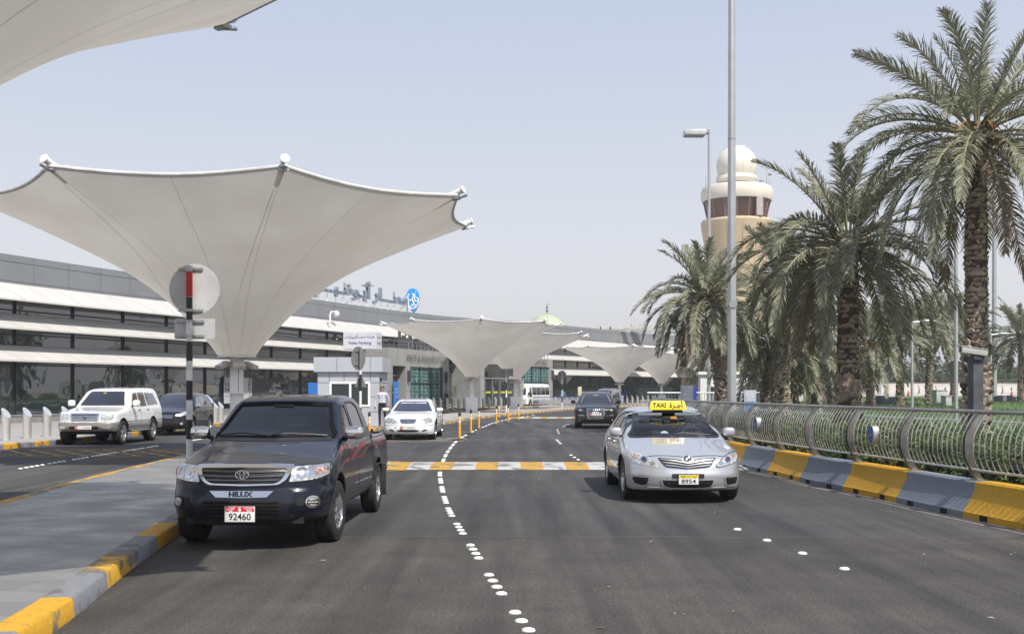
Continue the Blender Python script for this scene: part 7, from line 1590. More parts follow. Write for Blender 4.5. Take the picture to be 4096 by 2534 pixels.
b = MB(); b.box((0,2.5,.28), (1.3,4.4,.1)); b.build('underbody', DARKIN, s.root)
# grey van with its tailgate up
vn = s = Car('van', 'grey passenger van with raised tailgate at the far kerb', 'van', (8.25, 103.0), (0.30, 1.0), dict(
    L=5.1, W=.90, H=2.0, zb=.28, r=.34, ra=.40, wheels=(1.0, 4.1), flare=.01, kt=.12, kf=.1, bow=.12,
    side=[(.2,.93),(.4,.98),(.7,1.0),(1.1,.97),(1.5,.90),(1.8,.82),(2.0,.72)], wy=[(0,.95),(.7,1.0),(5.1,.98)], front=[(.15,.15),(.4,0),(.7,.03),(.95,.12),(1.1,.35),(1.5,1.2)],
    plan=[(0,0),(.5,.05),(.8,.18),(1.0,.5),(1.05,.7)], rplan=[(0,0),(.8,.03),(1.05,.15)], top=[(0,.9),(.4,1.02),(.9,1.12),(1.0,1.18),(1.4,1.5),(1.8,1.82),(2.1,1.92),(2.6,1.96),(4.6,1.96),(4.95,1.9)], crown=[(0,.05),(5,.05)], rear=[(.2,.1),(.6,0),(1.2,.05),(1.9,.2)]))
VP = paint('grey_van_paint', (.19,.20,.22), .5, .35)
dress(s, CARGLASS, [(-.72,1.2),(-.6,1.76),(.6,1.76),(.72,1.2)], [[(1.6,1.18),(1.95,1.72),(2.35,1.75),(2.35,1.15)],[(2.5,1.15),(2.5,1.75),(3.6,1.75),(3.6,1.15)],[(3.7,1.15),(3.7,1.75),(4.6,1.72),(4.75,1.2)]], None, .06, VP, [('front_door', (1.5,2.42,.35,1.8))], None, None)
s.patch('headlight', roundpoly([(.45,.8),(.72,.85),(.75,.95),(.5,.9)], .02), 'front', LENS, .01, .02, .06, mirror=True)
b = MB(); b.box((0,5.35,1.98), (1.6,1.1,.06), M=Matrix.Translation((0,0,0))); tg = b.build('tailgate', VP, s.root, bevel=.02); b = MB(); b.box((0,5.5,1.945), (.3,.08,.03)); b.build('brake_light', REDL, tg)
s.mirrors((.98,1.5,1.25), (.10,.08,.12), BLACKPL, arm=(.82,.03)); s.wheel('steel', .62, .21)
# white minibus
bs = s = Car('minibus', 'white minibus with green sun strip parked beside the luggage carts', 'minibus', (.62, 118.0), (0.40, 0.917), dict(
    L=6.99, W=1.015, H=2.62, zb=.30, r=.38, ra=.45, wheels=(1.1, 5.0), flare=.0, kt=.14, kf=.14, bow=.05,
    side=[(.2,.96),(.5,1.0),(1.1,.995),(1.8,.955),(2.3,.90),(2.6,.82)], wy=[(0,1.0),(7,1.0)], front=[(.2,.04),(.6,0),(1.1,.04),(1.25,.08),(2.2,.42),(2.5,.62)],
    plan=[(0,0),(.6,.04),(.85,.12),(1.0,.32),(1.05,.5)], rplan=[(0,0),(.8,.05),(1.05,.3)], top=[(0,2.3),(.6,2.5),(1.2,2.56),(6,2.56),(6.9,2.48)], crown=[(0,.05),(7,.05)], rear=[(.2,.1),(.6,0),(2.0,.05),(2.5,.2)]))
dress(s, CARGLASS, [(-.84,1.3),(-.78,2.22),(.78,2.22),(.84,1.3)], [[(.75,1.1),(.95,2.1),(1.45,2.1),(1.45,1.1)]] + [[(1.65+i*1.25,1.32),(1.65+i*1.25,2.15),(2.83+i*1.25,2.15),(2.83+i*1.25,1.32)] for i in range(4)], None, .07, WP, [('front_door', (.7,1.5,.5,2.2))], None, None)
s.patch('sun_strip', [(-.79,1.98),(.79,1.98),(.765,2.22),(-.765,2.22)], 'front', mat('green_strip', (.42,.55,.10), .5), .012, .01, .15)
s.patch('headlight', roundpoly([(.55,.66),(.92,.66),(.92,.86),(.55,.84)], .03), 'front', LENS, .012, .02, .08, mirror=True)
s.patch('grille', roundpoly([(-.48,.66),(.48,.66),(.5,.86),(-.5,.86)], .03), 'front', mat('grille_black', (.01,.01,.011), .5), .010, .02, .1)
for z in (.70,.76,.82): s.line('grille_bar', [(-.45,z),(.45,z)], 'front', .015, CHROME, .016)
s.patch('fog_lamp', roundpoly([(.62,.44),(.86,.44),(.86,.54),(.62,.54)], .04), 'front', BLACKPL, .008, .02, .06, mirror=True)
b = MB(); b.box((0,.85,2.56), (.9,.35,.1)); b.build('roof_vent', BLACKPL, s.root, bevel=.02)
s.mirrors((1.14,.35,1.45), (.08,.08,.16), BLACKPL, arm=(.95,.03)); s.wheel('steel', .62, .22)
# red car beyond the far railing
rc = s = Car('hatchback', 'dark red car parked beyond the far end of the railing', 'car', (20.0, 108.0, .35), (0.30, 0.95), dict(
    L=4.4, W=.92, H=1.66, zb=.24, r=.33, ra=.39, wheels=(.9, 3.5), flare=.01, kt=.12, kf=.1, bow=.14, side=[(.15,.93),(.4,.98),(.65,1.0),(.9,.96),(1.2,.85),(1.45,.72),(1.65,.6)], wy=[(0,.97),(.7,1.0),(4.4,.95)],
    front=[(.15,.15),(.4,0),(.7,.06),(.85,.2),(1.0,.6)], plan=[(0,0),(.5,.06),(.8,.2),(1.0,.6),(1.05,.8)], top=[(0,.75),(.4,.9),(1.0,1.0),(1.1,1.04),(1.6,1.35),(2.0,1.53),(2.6,1.6),(3.4,1.57),(3.9,1.4),(4.4,1.1)], crown=[(0,.05),(4.4,.05)]))
dress(s, CARGLASS, [(-.7,1.08),(-.54,1.48),(.54,1.48),(.7,1.08)], [[(1.7,1.07),(2.1,1.42),(2.5,1.46),(2.5,1.06)],[(2.6,1.06),(2.6,1.46),(3.2,1.44),(3.6,1.1)]], None, .06, paint('red_car_paint', (.16,.012,.02), .3, .3), [('front_door', (1.4,2.5,.3,1.5))], None, None)
s.patch('headlight', roundpoly([(.4,.68),(.75,.75),(.75,.82),(.5,.78)], .02), 'front', LENS, .01, .02, .06, mirror=True)
s.mirrors((.98,1.6,1.08), (.09,.07,.07), BLACKPL, arm=(.82,.03)); s.wheel('five', .64, .21)
# small white car far behind the palms
wc = s = Car('hatchback', 'small white car seen between the palm trunks', 'car', (26.2, 92.0, .3), (0.25, 0.97), dict(
    L=4.2, W=.88, H=1.62, zb=.22, r=.31, ra=.37, wheels=(.85, 3.4), flare=.01, kt=.12, kf=.1, bow=.14, side=[(.15,.93),(.4,.98),(.65,1.0),(.9,.96),(1.2,.85),(1.45,.72),(1.65,.6)], wy=[(0,.97),(.7,1.0),(4.4,.95)],
    front=[(.15,.15),(.4,0),(.7,.06),(.85,.2),(1.0,.6)], plan=[(0,0),(.5,.06),(.8,.2),(1.0,.6),(1.05,.8)], top=[(0,.75),(.4,.9),(1.0,1.0),(1.1,1.04),(1.6,1.35),(2.0,1.5),(2.6,1.55),(3.4,1.5),(4.2,1.1)], crown=[(0,.05),(4.4,.05)]))
dress(s, CARGLASS, [(-.66,1.08),(-.52,1.44),(.52,1.44),(.66,1.08)], [[(1.7,1.07),(2.1,1.38),(2.5,1.42),(2.5,1.06)]], None, .06, WP, [('front_door', (1.4,2.5,.3,1.5))], None, None)
s.patch('headlight', roundpoly([(.4,.68),(.75,.75),(.75,.82),(.5,.78)], .02), 'front', LENS, .01, .02, .06, mirror=True); s.wheel('five', .64, .2)
# ---------------------------------------------------------------- steel bollards
bm_ = MB(); n = 32; r = .125
vs = []
for k in range(n):
    a = 2*math.pi*k/n; c, s_ = math.cos(a), math.sin(a); vs += [(r*c, r*s_, 0), (r*c, r*s_, .80 - 1.0*r*c*1.15)]
bm_.add(vs, [(2*k, 2*((k+1) % n), 2*((k+1) % n)+1, 2*k+1) for k in range(n)]); BOLST = mat('bollard_steel', (.68,.65,.61), .36, .7, .06, 3, streak=(1,1,.05)); BOM = bm_.mesh('shaft', BOLST, ang=60)
tp = MB(); tp.add([(r*1.02*math.cos(2*math.pi*k/n), r*1.02*math.sin(2*math.pi*k/n), .803 - 1.15*r*math.cos(2*math.pi*k/n)) for k in range(n)], [tuple(range(n))]); tp.add([(r*1.02*math.cos(2*math.pi*k/n), r*1.02*math.sin(2*math.pi*k/n), .783 - 1.15*r*math.cos(2*math.pi*k/n)) for k in range(n)] + [(r*1.02*math.cos(2*math.pi*k/n), r*1.02*math.sin(2*math.pi*k/n), .803 - 1.15*r*math.cos(2*math.pi*k/n)) for k in range(n)], [(k, (k+1) % n, n+(k+1) % n, n+k) for k in range(n)])
TPM = tp.mesh('top_plate', mat('bollard_top', (.50,.53,.57), .3, .3, .1, 5), smooth=False)
def bollard(x, y, label, z=.15, sc=1.08):
    t = thing('bollard', label, 'bollard', (x, y, z), R(-18), 'steel bollards along the forecourt'); link('shaft', BOM, t); link('top_plate', TPM, t); t.scale = (sc, sc, sc); return t
spots = []
KT = curve2(kt, .25)
def on_kerb(sx, out):
    O = offs(KT, out); return min(O, key=lambda p: abs(p[0]/p[1]*FS + CX - sx) if p[1] > 20 else 1e9)
lab0 = ['nearest steel bollard, cut by the left picture edge', 'second steel bollard from the left picture edge', 'third steel bollard from the left, clear of the white off-roader', 'steel bollard half hidden by the front of the white off-roader', 'steel bollard between the black crossover and the canopy column', 'steel bollard right of the black crossover']
for (sx, sy), lb in zip(((24,1760),(109,1752),(189,1744),(262,1738),(862,1690),(884,1686)), lab0):
    p = gnd(sx, sy, .15); bollard(p.x, p.y, lb)
row = [(1607,96),(1712,97),(1737,97.5),(1763,98),(1789,98.5),(1812,99.5),(1836,100.5),(1859,101.5),(1909,104),(1934,105),(1957,106.5),(1982,107.5),(2004,109)]
for i, (sx, d) in enumerate(row): bollard((sx-CX)/FS*d, d, f'steel bollard in front of the glass doors, {ORD[i]} from the white saloon')
row2 = [(2224,121),(2268,125),(2290,127),(2312,129)]
for i, (sx, d) in enumerate(row2): bollard((sx-CX)/FS*d, d, f'steel bollard behind the luggage carts, {ORD[i]} from the minibus')
row3 = [(2508,138),(2529,139.5),(2550,141),(2571,142.5),(2592,144),(2613,145.5)]
for i, (sx, d) in enumerate(row3): bollard((sx-CX)/FS*d, d, f'distant steel bollard right of the grey van, {ORD[i]} of its row', sc=1.15)
# ---------------------------------------------------------------- flexible delineator posts
ORG = mat('post_orange', (.80,.42,.04), .45, 0, .08, 8); BASE = mat('rubber_base', (.045,.045,.047), .8, 0, .3, 8); REFL = mat('reflective_band', (.70,.72,.72), .3, 0, .05)
dl = [(1838.5,1760),(1883.8,1736),(1915.5,1718),(1986,1700.8),(1996.8,1674),(2033,1692),(2074,1683)]
labs = ['yellow delineator post nearest the white saloon', 'second yellow delineator post along the dotted line', 'third yellow delineator post along the dotted line', 'fourth yellow delineator post along the dotted line', 'yellow delineator post standing behind the dotted line', 'fifth yellow delineator post along the dotted line', 'farthest yellow delineator post along the dotted line']
def delineator(p, label):
    t = thing('delineator_post', label, 'delineator', p, 0, 'yellow delineator posts'); b = MB(); b.lathe([(.001,.0),(.23,0),(.225,.03),(.12,.05),(.05,.075),(.001,.08)], 20); b.build('base', BASE, t)
    b = MB(); b.lathe([(.045,.05),(.045,.86)], 14); b.build('tube', ORG, t)
    b = MB(); b.lathe([(.0465,.60),(.0465,.70)], 14); b.lathe([(.0465,.74),(.0465,.80)], 14); b.build('reflective_band', REFL, t)
    b = MB(); b.lathe([(.047,.84),(.050,.86),(.050,.93),(.035,.965),(.02,.975),(.02,1.0),(.001,1.0)], 14); b.build('cap', BLACKPL, t)
for q, lb in zip(dl, labs): delineator(gnd(*q), lb)
delineator((-4.96, 38.6, 0), 'yellow delineator post beside the bed of the pickup truck')
# ---------------------------------------------------------------- traffic signs seen from behind
SB_ = mat('sign_back', (.52,.53,.54), .5, .15, .10, 3, rvar=.1); SBD = mat('sign_back_grey', (.20,.205,.21), .55, .1, .12, 3)
def bands(t, z0, z1, r, n0=0, step=.42, cap=None):
    k = n0; z = z0
    while z < z1 - 1e-6:
        e = min(z + step, z1); b = MB(); b.lathe([(r, z), (r, e)] , 18); b.build('pole_band', [mat('band_white', (.72,.72,.70), .45, 0, .1, 9), mat('band_black', (.025,.025,.027), .5, 0, .3, 9)][k % 2], t); k += 1; z = e
def brackets(t, zs, w_, r, y=.02):
    for z in zs: b = MB(); b.box((0, y+r, z), (w_, .022, .035)); b.lathe([(r+.006, z-.018), (r+.006, z+.018)], 16); b.build('bracket', GALV, t)
ds = 16.3; px = (757.5-CX)/FS*ds; t = thing('traffic_sign', 'large round sign seen from behind on a banded pole with red tape', 'traffic sign', (px, ds, .15), 0); zz = lambda sy: CAMH - (sy-HY)/FS*ds - .15
for k in range(9):
    z1_ = zz(1287) - k*.2865; z0_ = max(0, z1_ - .2865)
    if z1_ > .01: b = MB(); b.lathe([(.046, z0_), (.046, z1_)], 18); b.build('pole_band', [mat('band_white', (.78,.78,.76), .45, 0, .1, 9), mat('band_black', (.025,.025,.027), .5, 0, .3, 9)][k % 2], t)
b = MB(); b.lathe([(.046, zz(1287)), (.046, zz(1188))], 18); b.build('pole_band', mat('band_black', (.025,.025,.027), .5), t)
b = MB(); b.lathe([(.047, zz(1186)), (.047, zz(1085))], 18); b.build('red_tape', worn('red_tape', (.55,.03,.025), (.30,.29,.28), .54), t)
b = MB(); b.lathe([(.045, zz(1188)-.01), (.045, zz(1062)), (.001, zz(1062))], 18); b.build('pole_top', GALV, t)
b = MB(); b.prism(circ(.05, zz(1154), .375, None, 48), lambda u, v: (u, .085, v), lambda u, v: (u, .095, v)); b.build('disc', SB_, t, ang=30)
b = MB(); b.prism(roundpoly([(-.245, zz(1354)), (.355, zz(1354)), (.355, zz(1272)), (-.245, zz(1272))], .03), lambda u, v: (u, .085, v), lambda u, v: (u, .095, v)); b.build('plate', SB_, t, ang=30)
brackets(t, (zz(1073), zz(1240)), .36, .046); brackets(t, (zz(1284), zz(1343)), .40, .046)
ds = 35; t = thing('traffic_sign', 'round sign above a small triangular one on a banded pole by the valet booth', 'traffic sign', ((1441.5-CX)/FS*ds, ds, .15), R(62)); zz = lambda sy: CAMH - (sy-HY)/FS*ds - .15
bands(t, 0, zz(1480), .042, 0, .52); b = MB(); b.lathe([(.042, zz(1480)), (.042, zz(1390)), (.001, zz(1390))], 16); b.build('pole_top', SBD, t)
b = MB(); b.prism(circ(0, zz(1432), .375, None, 40), lambda u, v: (u, .075, v), lambda u, v: (u, .085, v)); b.build('disc', SBD, t, ang=30); brackets(t, (zz(1405), zz(1460)), .36, .042)
o = MB(); ca, sa = math.cos(R(-62)), math.sin(R(-62)); q = zz(1548); 
o.prism(roundpoly([(-.20,q),(.20,q),(.0,q+.45)], .04), lambda u, v: (u*ca-.06*sa, u*sa+.06*ca, v), lambda u, v: (u*ca-.07*sa, u*sa+.07*ca, v)); o.build('triangle', SBD, t, ang=30)
def sign_far(sx, d, kind, top, label, size):
    t = thing('traffic_sign', label, 'traffic sign', ((sx-CX)/FS*d, d, .15), 0); bands(t, 0, top-.3, .055, 0, .55)
    b = MB()
    if kind == 'round': b.prism(circ(.0, top, size, None, 32), lambda u, v: (u, .08, v), lambda u, v: (u, .09, v))
    else: b.prism(roundpoly([(-size, top-size*.55), (size, top-size*.55), (size, top+size*.55), (-size, top+size*.55)], .03), lambda u, v: (u, .08, v), lambda u, v: (u, .09, v))
    b.build('disc' if kind == 'round' else 'plate', SBD, t, ang=30); b = MB(); b.lathe([(.055, top-.3), (.055, top+size*.5), (.001, top+size*.5)], 12); b.build('pole_top', GALV, t); brackets(t, (top-.2, top+.2), size, .055)
sign_far(2025, 80.5, 'square', CAMH + (HY-1489)/FS*80.5 - .15, 'rectangular grey sign seen from behind between the two near canopies', .50)
sign_far(2248, 100, 'round', CAMH + (HY-1498)/FS*100 - .15, 'round grey sign seen from behind beside the luggage carts', .38)
# ---------------------------------------------------------------- valet booth
PB = mat('booth_panel', (.46,.48,.52), .4, .1, .03, 1); JT = mat('booth_joint', (.05,.05,.055), .7)
bx0, bx1, by0, by1 = -8.75, -5.98, 50.0, 53.2
bt = thing('valet_booth', 'grey panelled valet booth with white framed window', 'booth', ((bx0+bx1)/2, by0, .15), 0); mx_ = (bx0+bx1)/2; hw = (bx1-bx0)/2; dp = by1-by0
def bb(nm, a, c, m, par=bt, bev=0): q = MB(); q.box2(a, c); return q.build(nm, m, par, smooth=False, bevel=bev)
wl = bb('wall', (-hw, 0, 0), (-.86, .12, 2.42), PB); bb('wall', (.98, 0, 0), (hw, .12, 2.42), PB); bb('wall', (-.86, 0, 0), (.98, .12, .86), PB); bb('wall', (-.86, 0, 1.98), (.98, .12, 2.42), PB)
bb('wall', (-hw, .12, 0), (-hw+.12, dp, 2.42), PB); bb('wall', (-hw+.12, dp-.12, 0), (hw, dp, 2.42), PB); bb('wall', (hw-.12, 1.1, 0), (hw, dp-.12, 2.42), PB); bb('wall', (hw-.12, .12, 2.15), (hw, 1.1, 2.42), PB)
bb('door', (hw-.10, .16, .02), (hw-.05, 1.06, 2.1), mat('booth_door_glass', (.02,.022,.025), .08, 0, .1, 2, spec=.8)); bb('roof', (-hw-.16, -.16, 2.42), (hw+.16, dp+.16, 3.08), PB, bev=.01)
b = MB()
for z in (.62, 1.30, 1.93): b.box2((-hw, -.004, z), (-.86, -.001, z+.022)) if 1 else None; b.box2((.98, -.004, z), (hw, -.001, z+.022)); b.box2((hw+.001, 1.1, z), (hw+.004, dp, z+.022))
for x in (-.86, -.2, .4, .98): b.box2((x-.01, -.005, 1.98), (x+.012, -.001, 2.42))
for x in (-.5, 1.0): b.box2((x-.008, -.165, 2.43), (x+.008, -.161, 3.07))
b.box2((-hw, -.006, 2.40), (hw, -.001, 2.42)); b.build('panel_joint', JT, bt, smooth=False)
fr = MB(); fr.box2((-.86,-.03,.86),(.98,.05,.95)); fr.box2((-.86,-.03,1.89),(.98,.05,1.98)); fr.box2((-.86,-.03,.95),(-.76,.05,1.89)); fr.box2((.88,-.03,.95),(.98,.05,1.89)); fr.box2((.03,-.03,.95),(.13,.05,1.89)); wf = fr.build('window_frame', WHITEP, bt, smooth=False)
bb('pane', (-.76, .0, .95), (.03, .012, 1.89), mat('booth_glass', (.008,.02,.022), .03, 0, .1, 2, spec=.8), wf); bb('pane', (.13, .0, .95), (.88, .012, 1.89), MATS['booth_glass'], wf)
vs_ = thing('valet_sign', 'white box sign reading Valet Parking on the booth roof', 'sign', (mx_ + .48, by0+.2, 3.23), R(-10))
bb('box', (-.78, 0, .38), (.78, .85, 1.15), mat('sign_box_white', (.62,.63,.65), .45, 0, .03), vs_, .01); bb('stand', (-.1,.3,0), (.1,.5,.38), GALV, vs_)
VI = mat('sign_violet', (.10,.08,.32), .5)
text('lettering', arabic('خدمة صف السيارات'), face_M((0,-.006,.92)), VI, vs_, .2, 0, .002, 1.4); text('lettering', 'Valet Parking', face_M((.0,-.006,.64)), VI, vs_, .19, 0, .003, 1.08)
text('lettering', arabic('خدمة صف السيارات'), face_M((.786,.42,.92), (1,0,0)), VI, vs_, .2, 0, 0, .7); text('lettering', 'Valet Parking', face_M((.786,.42,.64), (1,0,0)), VI, vs_, .19, 0, 0, .6)
# ---------------------------------------------------------------- lamp posts
def lamp_post(label, sx, d, r0, r1, top, head=None, base=0.0):
    t = thing('lamp_post', label, 'lamp post', ((sx-CX)/FS*d, d, base), 0); b = MB(); n = 8; b.lathe([(r0, 0), (r0, .02), ((r0+r1)/2, top*.5), (r1, top)], n, a0=R(22.5), a1=R(382.5)); b.build('pole', mat('pole_grey', (.40,.415,.42), .5, .35, .05, 2), t, ang=20)
    b = MB(); zj = top*.42; rj = r0 + (r1-r0)*.42; b.lathe([(rj*1.03, zj), (rj*1.03, zj+.03)], 8, a0=R(22.5), a1=R(382.5)); b.build('pole_joint', mat('joint_dark', (.2,.2,.2), .6), t)
    if head == 'box':
        b = MB(); b.box((-.95,0,top-.25), (1.35,.9,.35), M=Matrix.Translation((0,0,0))); h = b.build('lamp_head', mat('lamp_grey', (.5,.51,.52), .5, .3, .1), t, bevel=.04); b = MB(); b.box((-.95,0,top-.435), (1.2,.75,.03)); b.build('diffuser', mat('lamp_glass', (.30,.31,.32), .2, 0, .1, 9), h)
        b = MB(); [b.tube((-.28,y,top-.25), (0,y*.4,top-.25), .04, None, 6) for y in (-.3,0,.3)]; b.build('lamp_arm', GALV, h)
    elif head == 'arm':
        b = MB(); b.tube((0,0,top-.05), (.5,0,top), .03, None, 6); a = b.build('lamp_arm', GALV, t); b = MB(); b.ell((.85,0,top+.02), (.42,.14,.09), 14, 8); b.build('lamp_head', mat('lamp_grey', (.5,.51,.52), .5, .3, .1), t)
    return t
tp_ = lamp_post('very tall grey lamp post rising out of the picture in front of the control tower', 2927, 37, .16, .085, 24)
b = MB(); M_ = Matrix.Translation((.02, -.16, CAMH + (HY-1216)/FS*37)); b.prism(circ(0,0,.14,None,24), lambda u, v: M_ @ Vector((u,0,v)), lambda u, v: M_ @ Vector((u,.02,v))); b.tube(M_ @ Vector((-.15,.05,.05)), M_ @ Vector((-.18,.05,.35)), .012, None, 6); b.build('cover_plate', mat('cover_grey', (.36,.37,.38), .5, .3), tp_)
lamp_post('lamp post with square floodlight head left of the control tower', 2836, 72, .13, .08, CAMH + (HY-518)/FS*72, 'box')
lamp_post('thin pale lamp post with a flat lamp on the lawn', 3648, 58, .085, .055, CAMH + (HY-1285)/FS*58, 'arm')
lamp_post('grey lamp post just left of the tall palm trunk', 3824, 50, .09, .08, 9.0, None)
lamp_post('thick distant lamp mast right of the tall palm', 3977, 95, .22, .14, 22, None, 1.0)
lamp_post('thin pale lamp post with short arm far right', 3963, 70, .075, .06, CAMH + (HY-1335)/FS*70, 'arm')
lamp_post('distant lamp mast behind the lawn palms', 3516, 110, .22, .13, 16, None, 1.0)
# grey camera post
d = 19.5; t = thing('camera_post', 'dark grey square post carrying a long surveillance camera in front of the tall palm', 'camera post', ((3902-CX)/FS*d, d, -.05), R(8)); top = CAMH + (HY-1412)/FS*d
PG = mat('post_dark_grey', (.075,.08,.088), .6, .2, .25, 4)
b = MB(); b.box((0,0,top/2), (.19,.19,top)); b.build('post', PG, t, bevel=.012)
b = MB(); b.box((.10,-.02,top-.05), (.14,.16,.20)); b.build('junction_box', PG, t, bevel=.008); b = MB(); b.box((-.04,-.10,top-.02), (.16,.10,.10)); b.build('mount', PG, t, bevel=.008)
b = MB(); M_ = Matrix.Translation((-.10,-.10,top+.075)) @ Matrix.Rotation(R(8), 4, 'Y') @ Matrix.Rotation(R(-6), 4, 'Z'); b.box((0,0,0), (.46,.14,.10), M=M_); b.box((-.02,0,.06), (.50,.16,.015), M=M_); cm = b.build('camera_housing', mat('camera_grey', (.46,.46,.44), .45, .3, .1), t, bevel=.02)
b = MB(); b.tube(M_ @ Vector((-.22,0,0)), M_ @ Vector((-.245,0,0)), .035, None, 12); b.build('lens', BLACKPL, cm)
# ---------------------------------------------------------------- control tower
tx_ = (2932-CX)/FS*180 + .6; tw = thing('control_tower', 'sandy control tower with sloping glazed cab and white radar dome on top', 'control tower', (tx_, 180, 0), 0)
TZ = lambda sy: CAMH + (HY-sy)/FS*180
SAND = mat('tower_render', (.55,.43,.28), .8, 0, .05, .25); CREAM = mat('tower_cream', (.68,.62,.53), .6, 0, .04, .3); PINK = mat('cab_mullion', (.24,.11,.11), .5, 0, .1, 1); RAD = mat('radome_white', (.72,.68,.60), .5, 0, .03, .3)
b = MB(); b.lathe([(4.3,0),(4.3,TZ(1180)),(4.5,TZ(1090)),(5.0,TZ(1000)),(5.7,TZ(905)),(5.8,TZ(893)),(5.6,TZ(884)),(4.6,TZ(880))], 48); sh_ = b.build('shaft', SAND, tw, ang=30)
b = MB()
for k in range(14): a = 2*math.pi*k/14 + .2; b.path([(r_*math.cos(a), r_*math.sin(a), z) for r_, z in ((4.32,TZ(1180)),(4.52,TZ(1090)),(5.02,TZ(1000)),(5.72,TZ(905)))], .03, 4)
b.build('shaft_joint', mat('tower_joint', (.40,.32,.22), .9), sh_)
CG = mat('cab_glass', (.10,.045,.022), .04, 0, .25, .35, spec=.9); b = MB(); b.lathe([(4.55,TZ(880)),(5.25,TZ(806))], 16, a0=R(11.25), a1=R(371.25)); cb = b.build('cab_glass', CG, tw, smooth=False)
b = MB()
for k in range(16): a = 2*math.pi*k/16 + R(11.25); b.tube((4.60*math.cos(a), 4.60*math.sin(a), TZ(882)), (5.32*math.cos(a), 5.32*math.sin(a), TZ(803)), .14, None, 6)
b.build('cab_mullion', PINK, tw)
b = MB(); b.box2((2.1,-5.25,TZ(880)), (3.1,-4.4,TZ(806))); b.build('cab_panel', mat('cab_panel_pale', (.45,.40,.37), .6), tw)
b = MB(); b.lathe([(5.2,TZ(806)),(5.55,TZ(808)),(5.75,TZ(795)),(5.75,TZ(768)),(5.5,TZ(754)),(4.8,TZ(747)),(3.2,TZ(744)),(3.2,TZ(742)),(.01,TZ(742))], 48); b.build('cab_roof', CREAM, tw, ang=40)
b = MB(); b.lathe([(2.1,TZ(744)),(2.1,TZ(735)),(3.0,TZ(733)),(3.35,TZ(720)),(3.2,TZ(708)),(2.6,TZ(701)),(.01,TZ(700))], 40); b.build('collar', RAD, tw, ang=40)
rz_ = TZ(664); rr_ = 3.25; b = MB(); b.lathe([(rr_*math.cos(a)+.001, rz_ + rr_*math.sin(a)) for a in np.linspace(-1.05, math.pi/2, 24)], 48); rd = b.build('radome', RAD, tw)
b = MB()
for k in range(12): a = 2*math.pi*k/12 + .12; b.path([(rr_*1.002*math.cos(q)*math.cos(a), rr_*1.002*math.cos(q)*math.sin(a), rz_ + rr_*1.002*math.sin(q)) for q in np.linspace(-1.0, 1.5, 14)], .022, 4)
b.build('radome_seam', mat('radome_seam', (.45,.41,.35), .8), rd); b = MB(); b.box((.9,-.3,rz_+rr_-.05), (.9,.5,.15)); b.build('hatch', CREAM, rd)
b = MB()
for u, h_ in ((-5.2,2.0),(-4.5,3.0),(-3.3,3.5),(4.6,3.2),(5.0,1.4),(3.4,1.0)): b.tube((u,-1.2,TZ(752)), (u,-1.2,TZ(752)+h_), .05, .02, 5)
b.ell((5.1,-1.2,TZ(752)+2.0),(.3,.2,.25),8,6); b.ell((3.6,-1.4,TZ(752)+.9),(.3,.2,.2),8,6); b.path([(3.4,-1.3,TZ(752)+.9),(4.6,-1.3,TZ(752)+1.0)], .04, 5); b.build('antenna', mat('antenna_grey', (.25,.25,.26), .5, .4), tw)
# ---------------------------------------------------------------- luggage carts
cx0 = thing('luggage_cart', 'chrome luggage cart at the left end of the nested row, white advert panel facing out', 'luggage cart', (0,0,.15), 0, 'luggage carts nested in a row')
b = MB()
for y in (-.30,.30): b.path([(-.42,y,.12),(.36,y,.16),(.42,y,.22),(.34,y,.98)], .014, 6); b.path([(.36,y,.30),(.16,y,.95)], .011, 6)
b.path([(.34,-.30,.98),(.34,.30,.98)], .012, 6); b.path([(-.42,-.30,.12),(-.42,.30,.12)], .014, 6); b.path([(0,-.3,.14),(0,.3,.14)], .012, 6); b.build('frame', mat('cart_silver', (.72,.72,.72), .35, .5, .05), cx0)
b = MB(); b.path([(.33,-.34,1.0),(.33,.34,1.0)], .026, 8); b.build('handle', mat('cart_blue', (.02,.05,.45), .4, 0, .05), cx0)
b = MB(); b.box((.10,-.335,.50), (.50,.012,.26)); b.box((.385,0,.55), (.012,.5,.34)); b.build('advert_panel', mat('advert_white', (.66,.66,.67), .5, 0, .1, 30), cx0)
for (x, y) in ((-.36,0),(.32,-.27),(.32,.27)): q = MB(); q.tube((x,y-.025,.075),(x,y+.025,.075), .075, None, 14); q.build('wheel', mat('wheel_grey', (.3,.3,.31), .5), cx0)
ca_, cb_ = Vector(((2152-CX)/FS*104.5, 104.5, .15)), Vector(((2328-CX)/FS*109, 109, .15)); NC = 22; hd = math.atan2((cb_-ca_).y, (cb_-ca_).x)
for k in range(NC):
    c = cx0 if k == 0 else copy_tree(cx0); place(c, tuple(ca_.lerp(cb_, k/(NC-1))), hd + math.pi, None if k == 0 else f'chrome luggage cart nested in the row, {ORD[k]} from its left end')
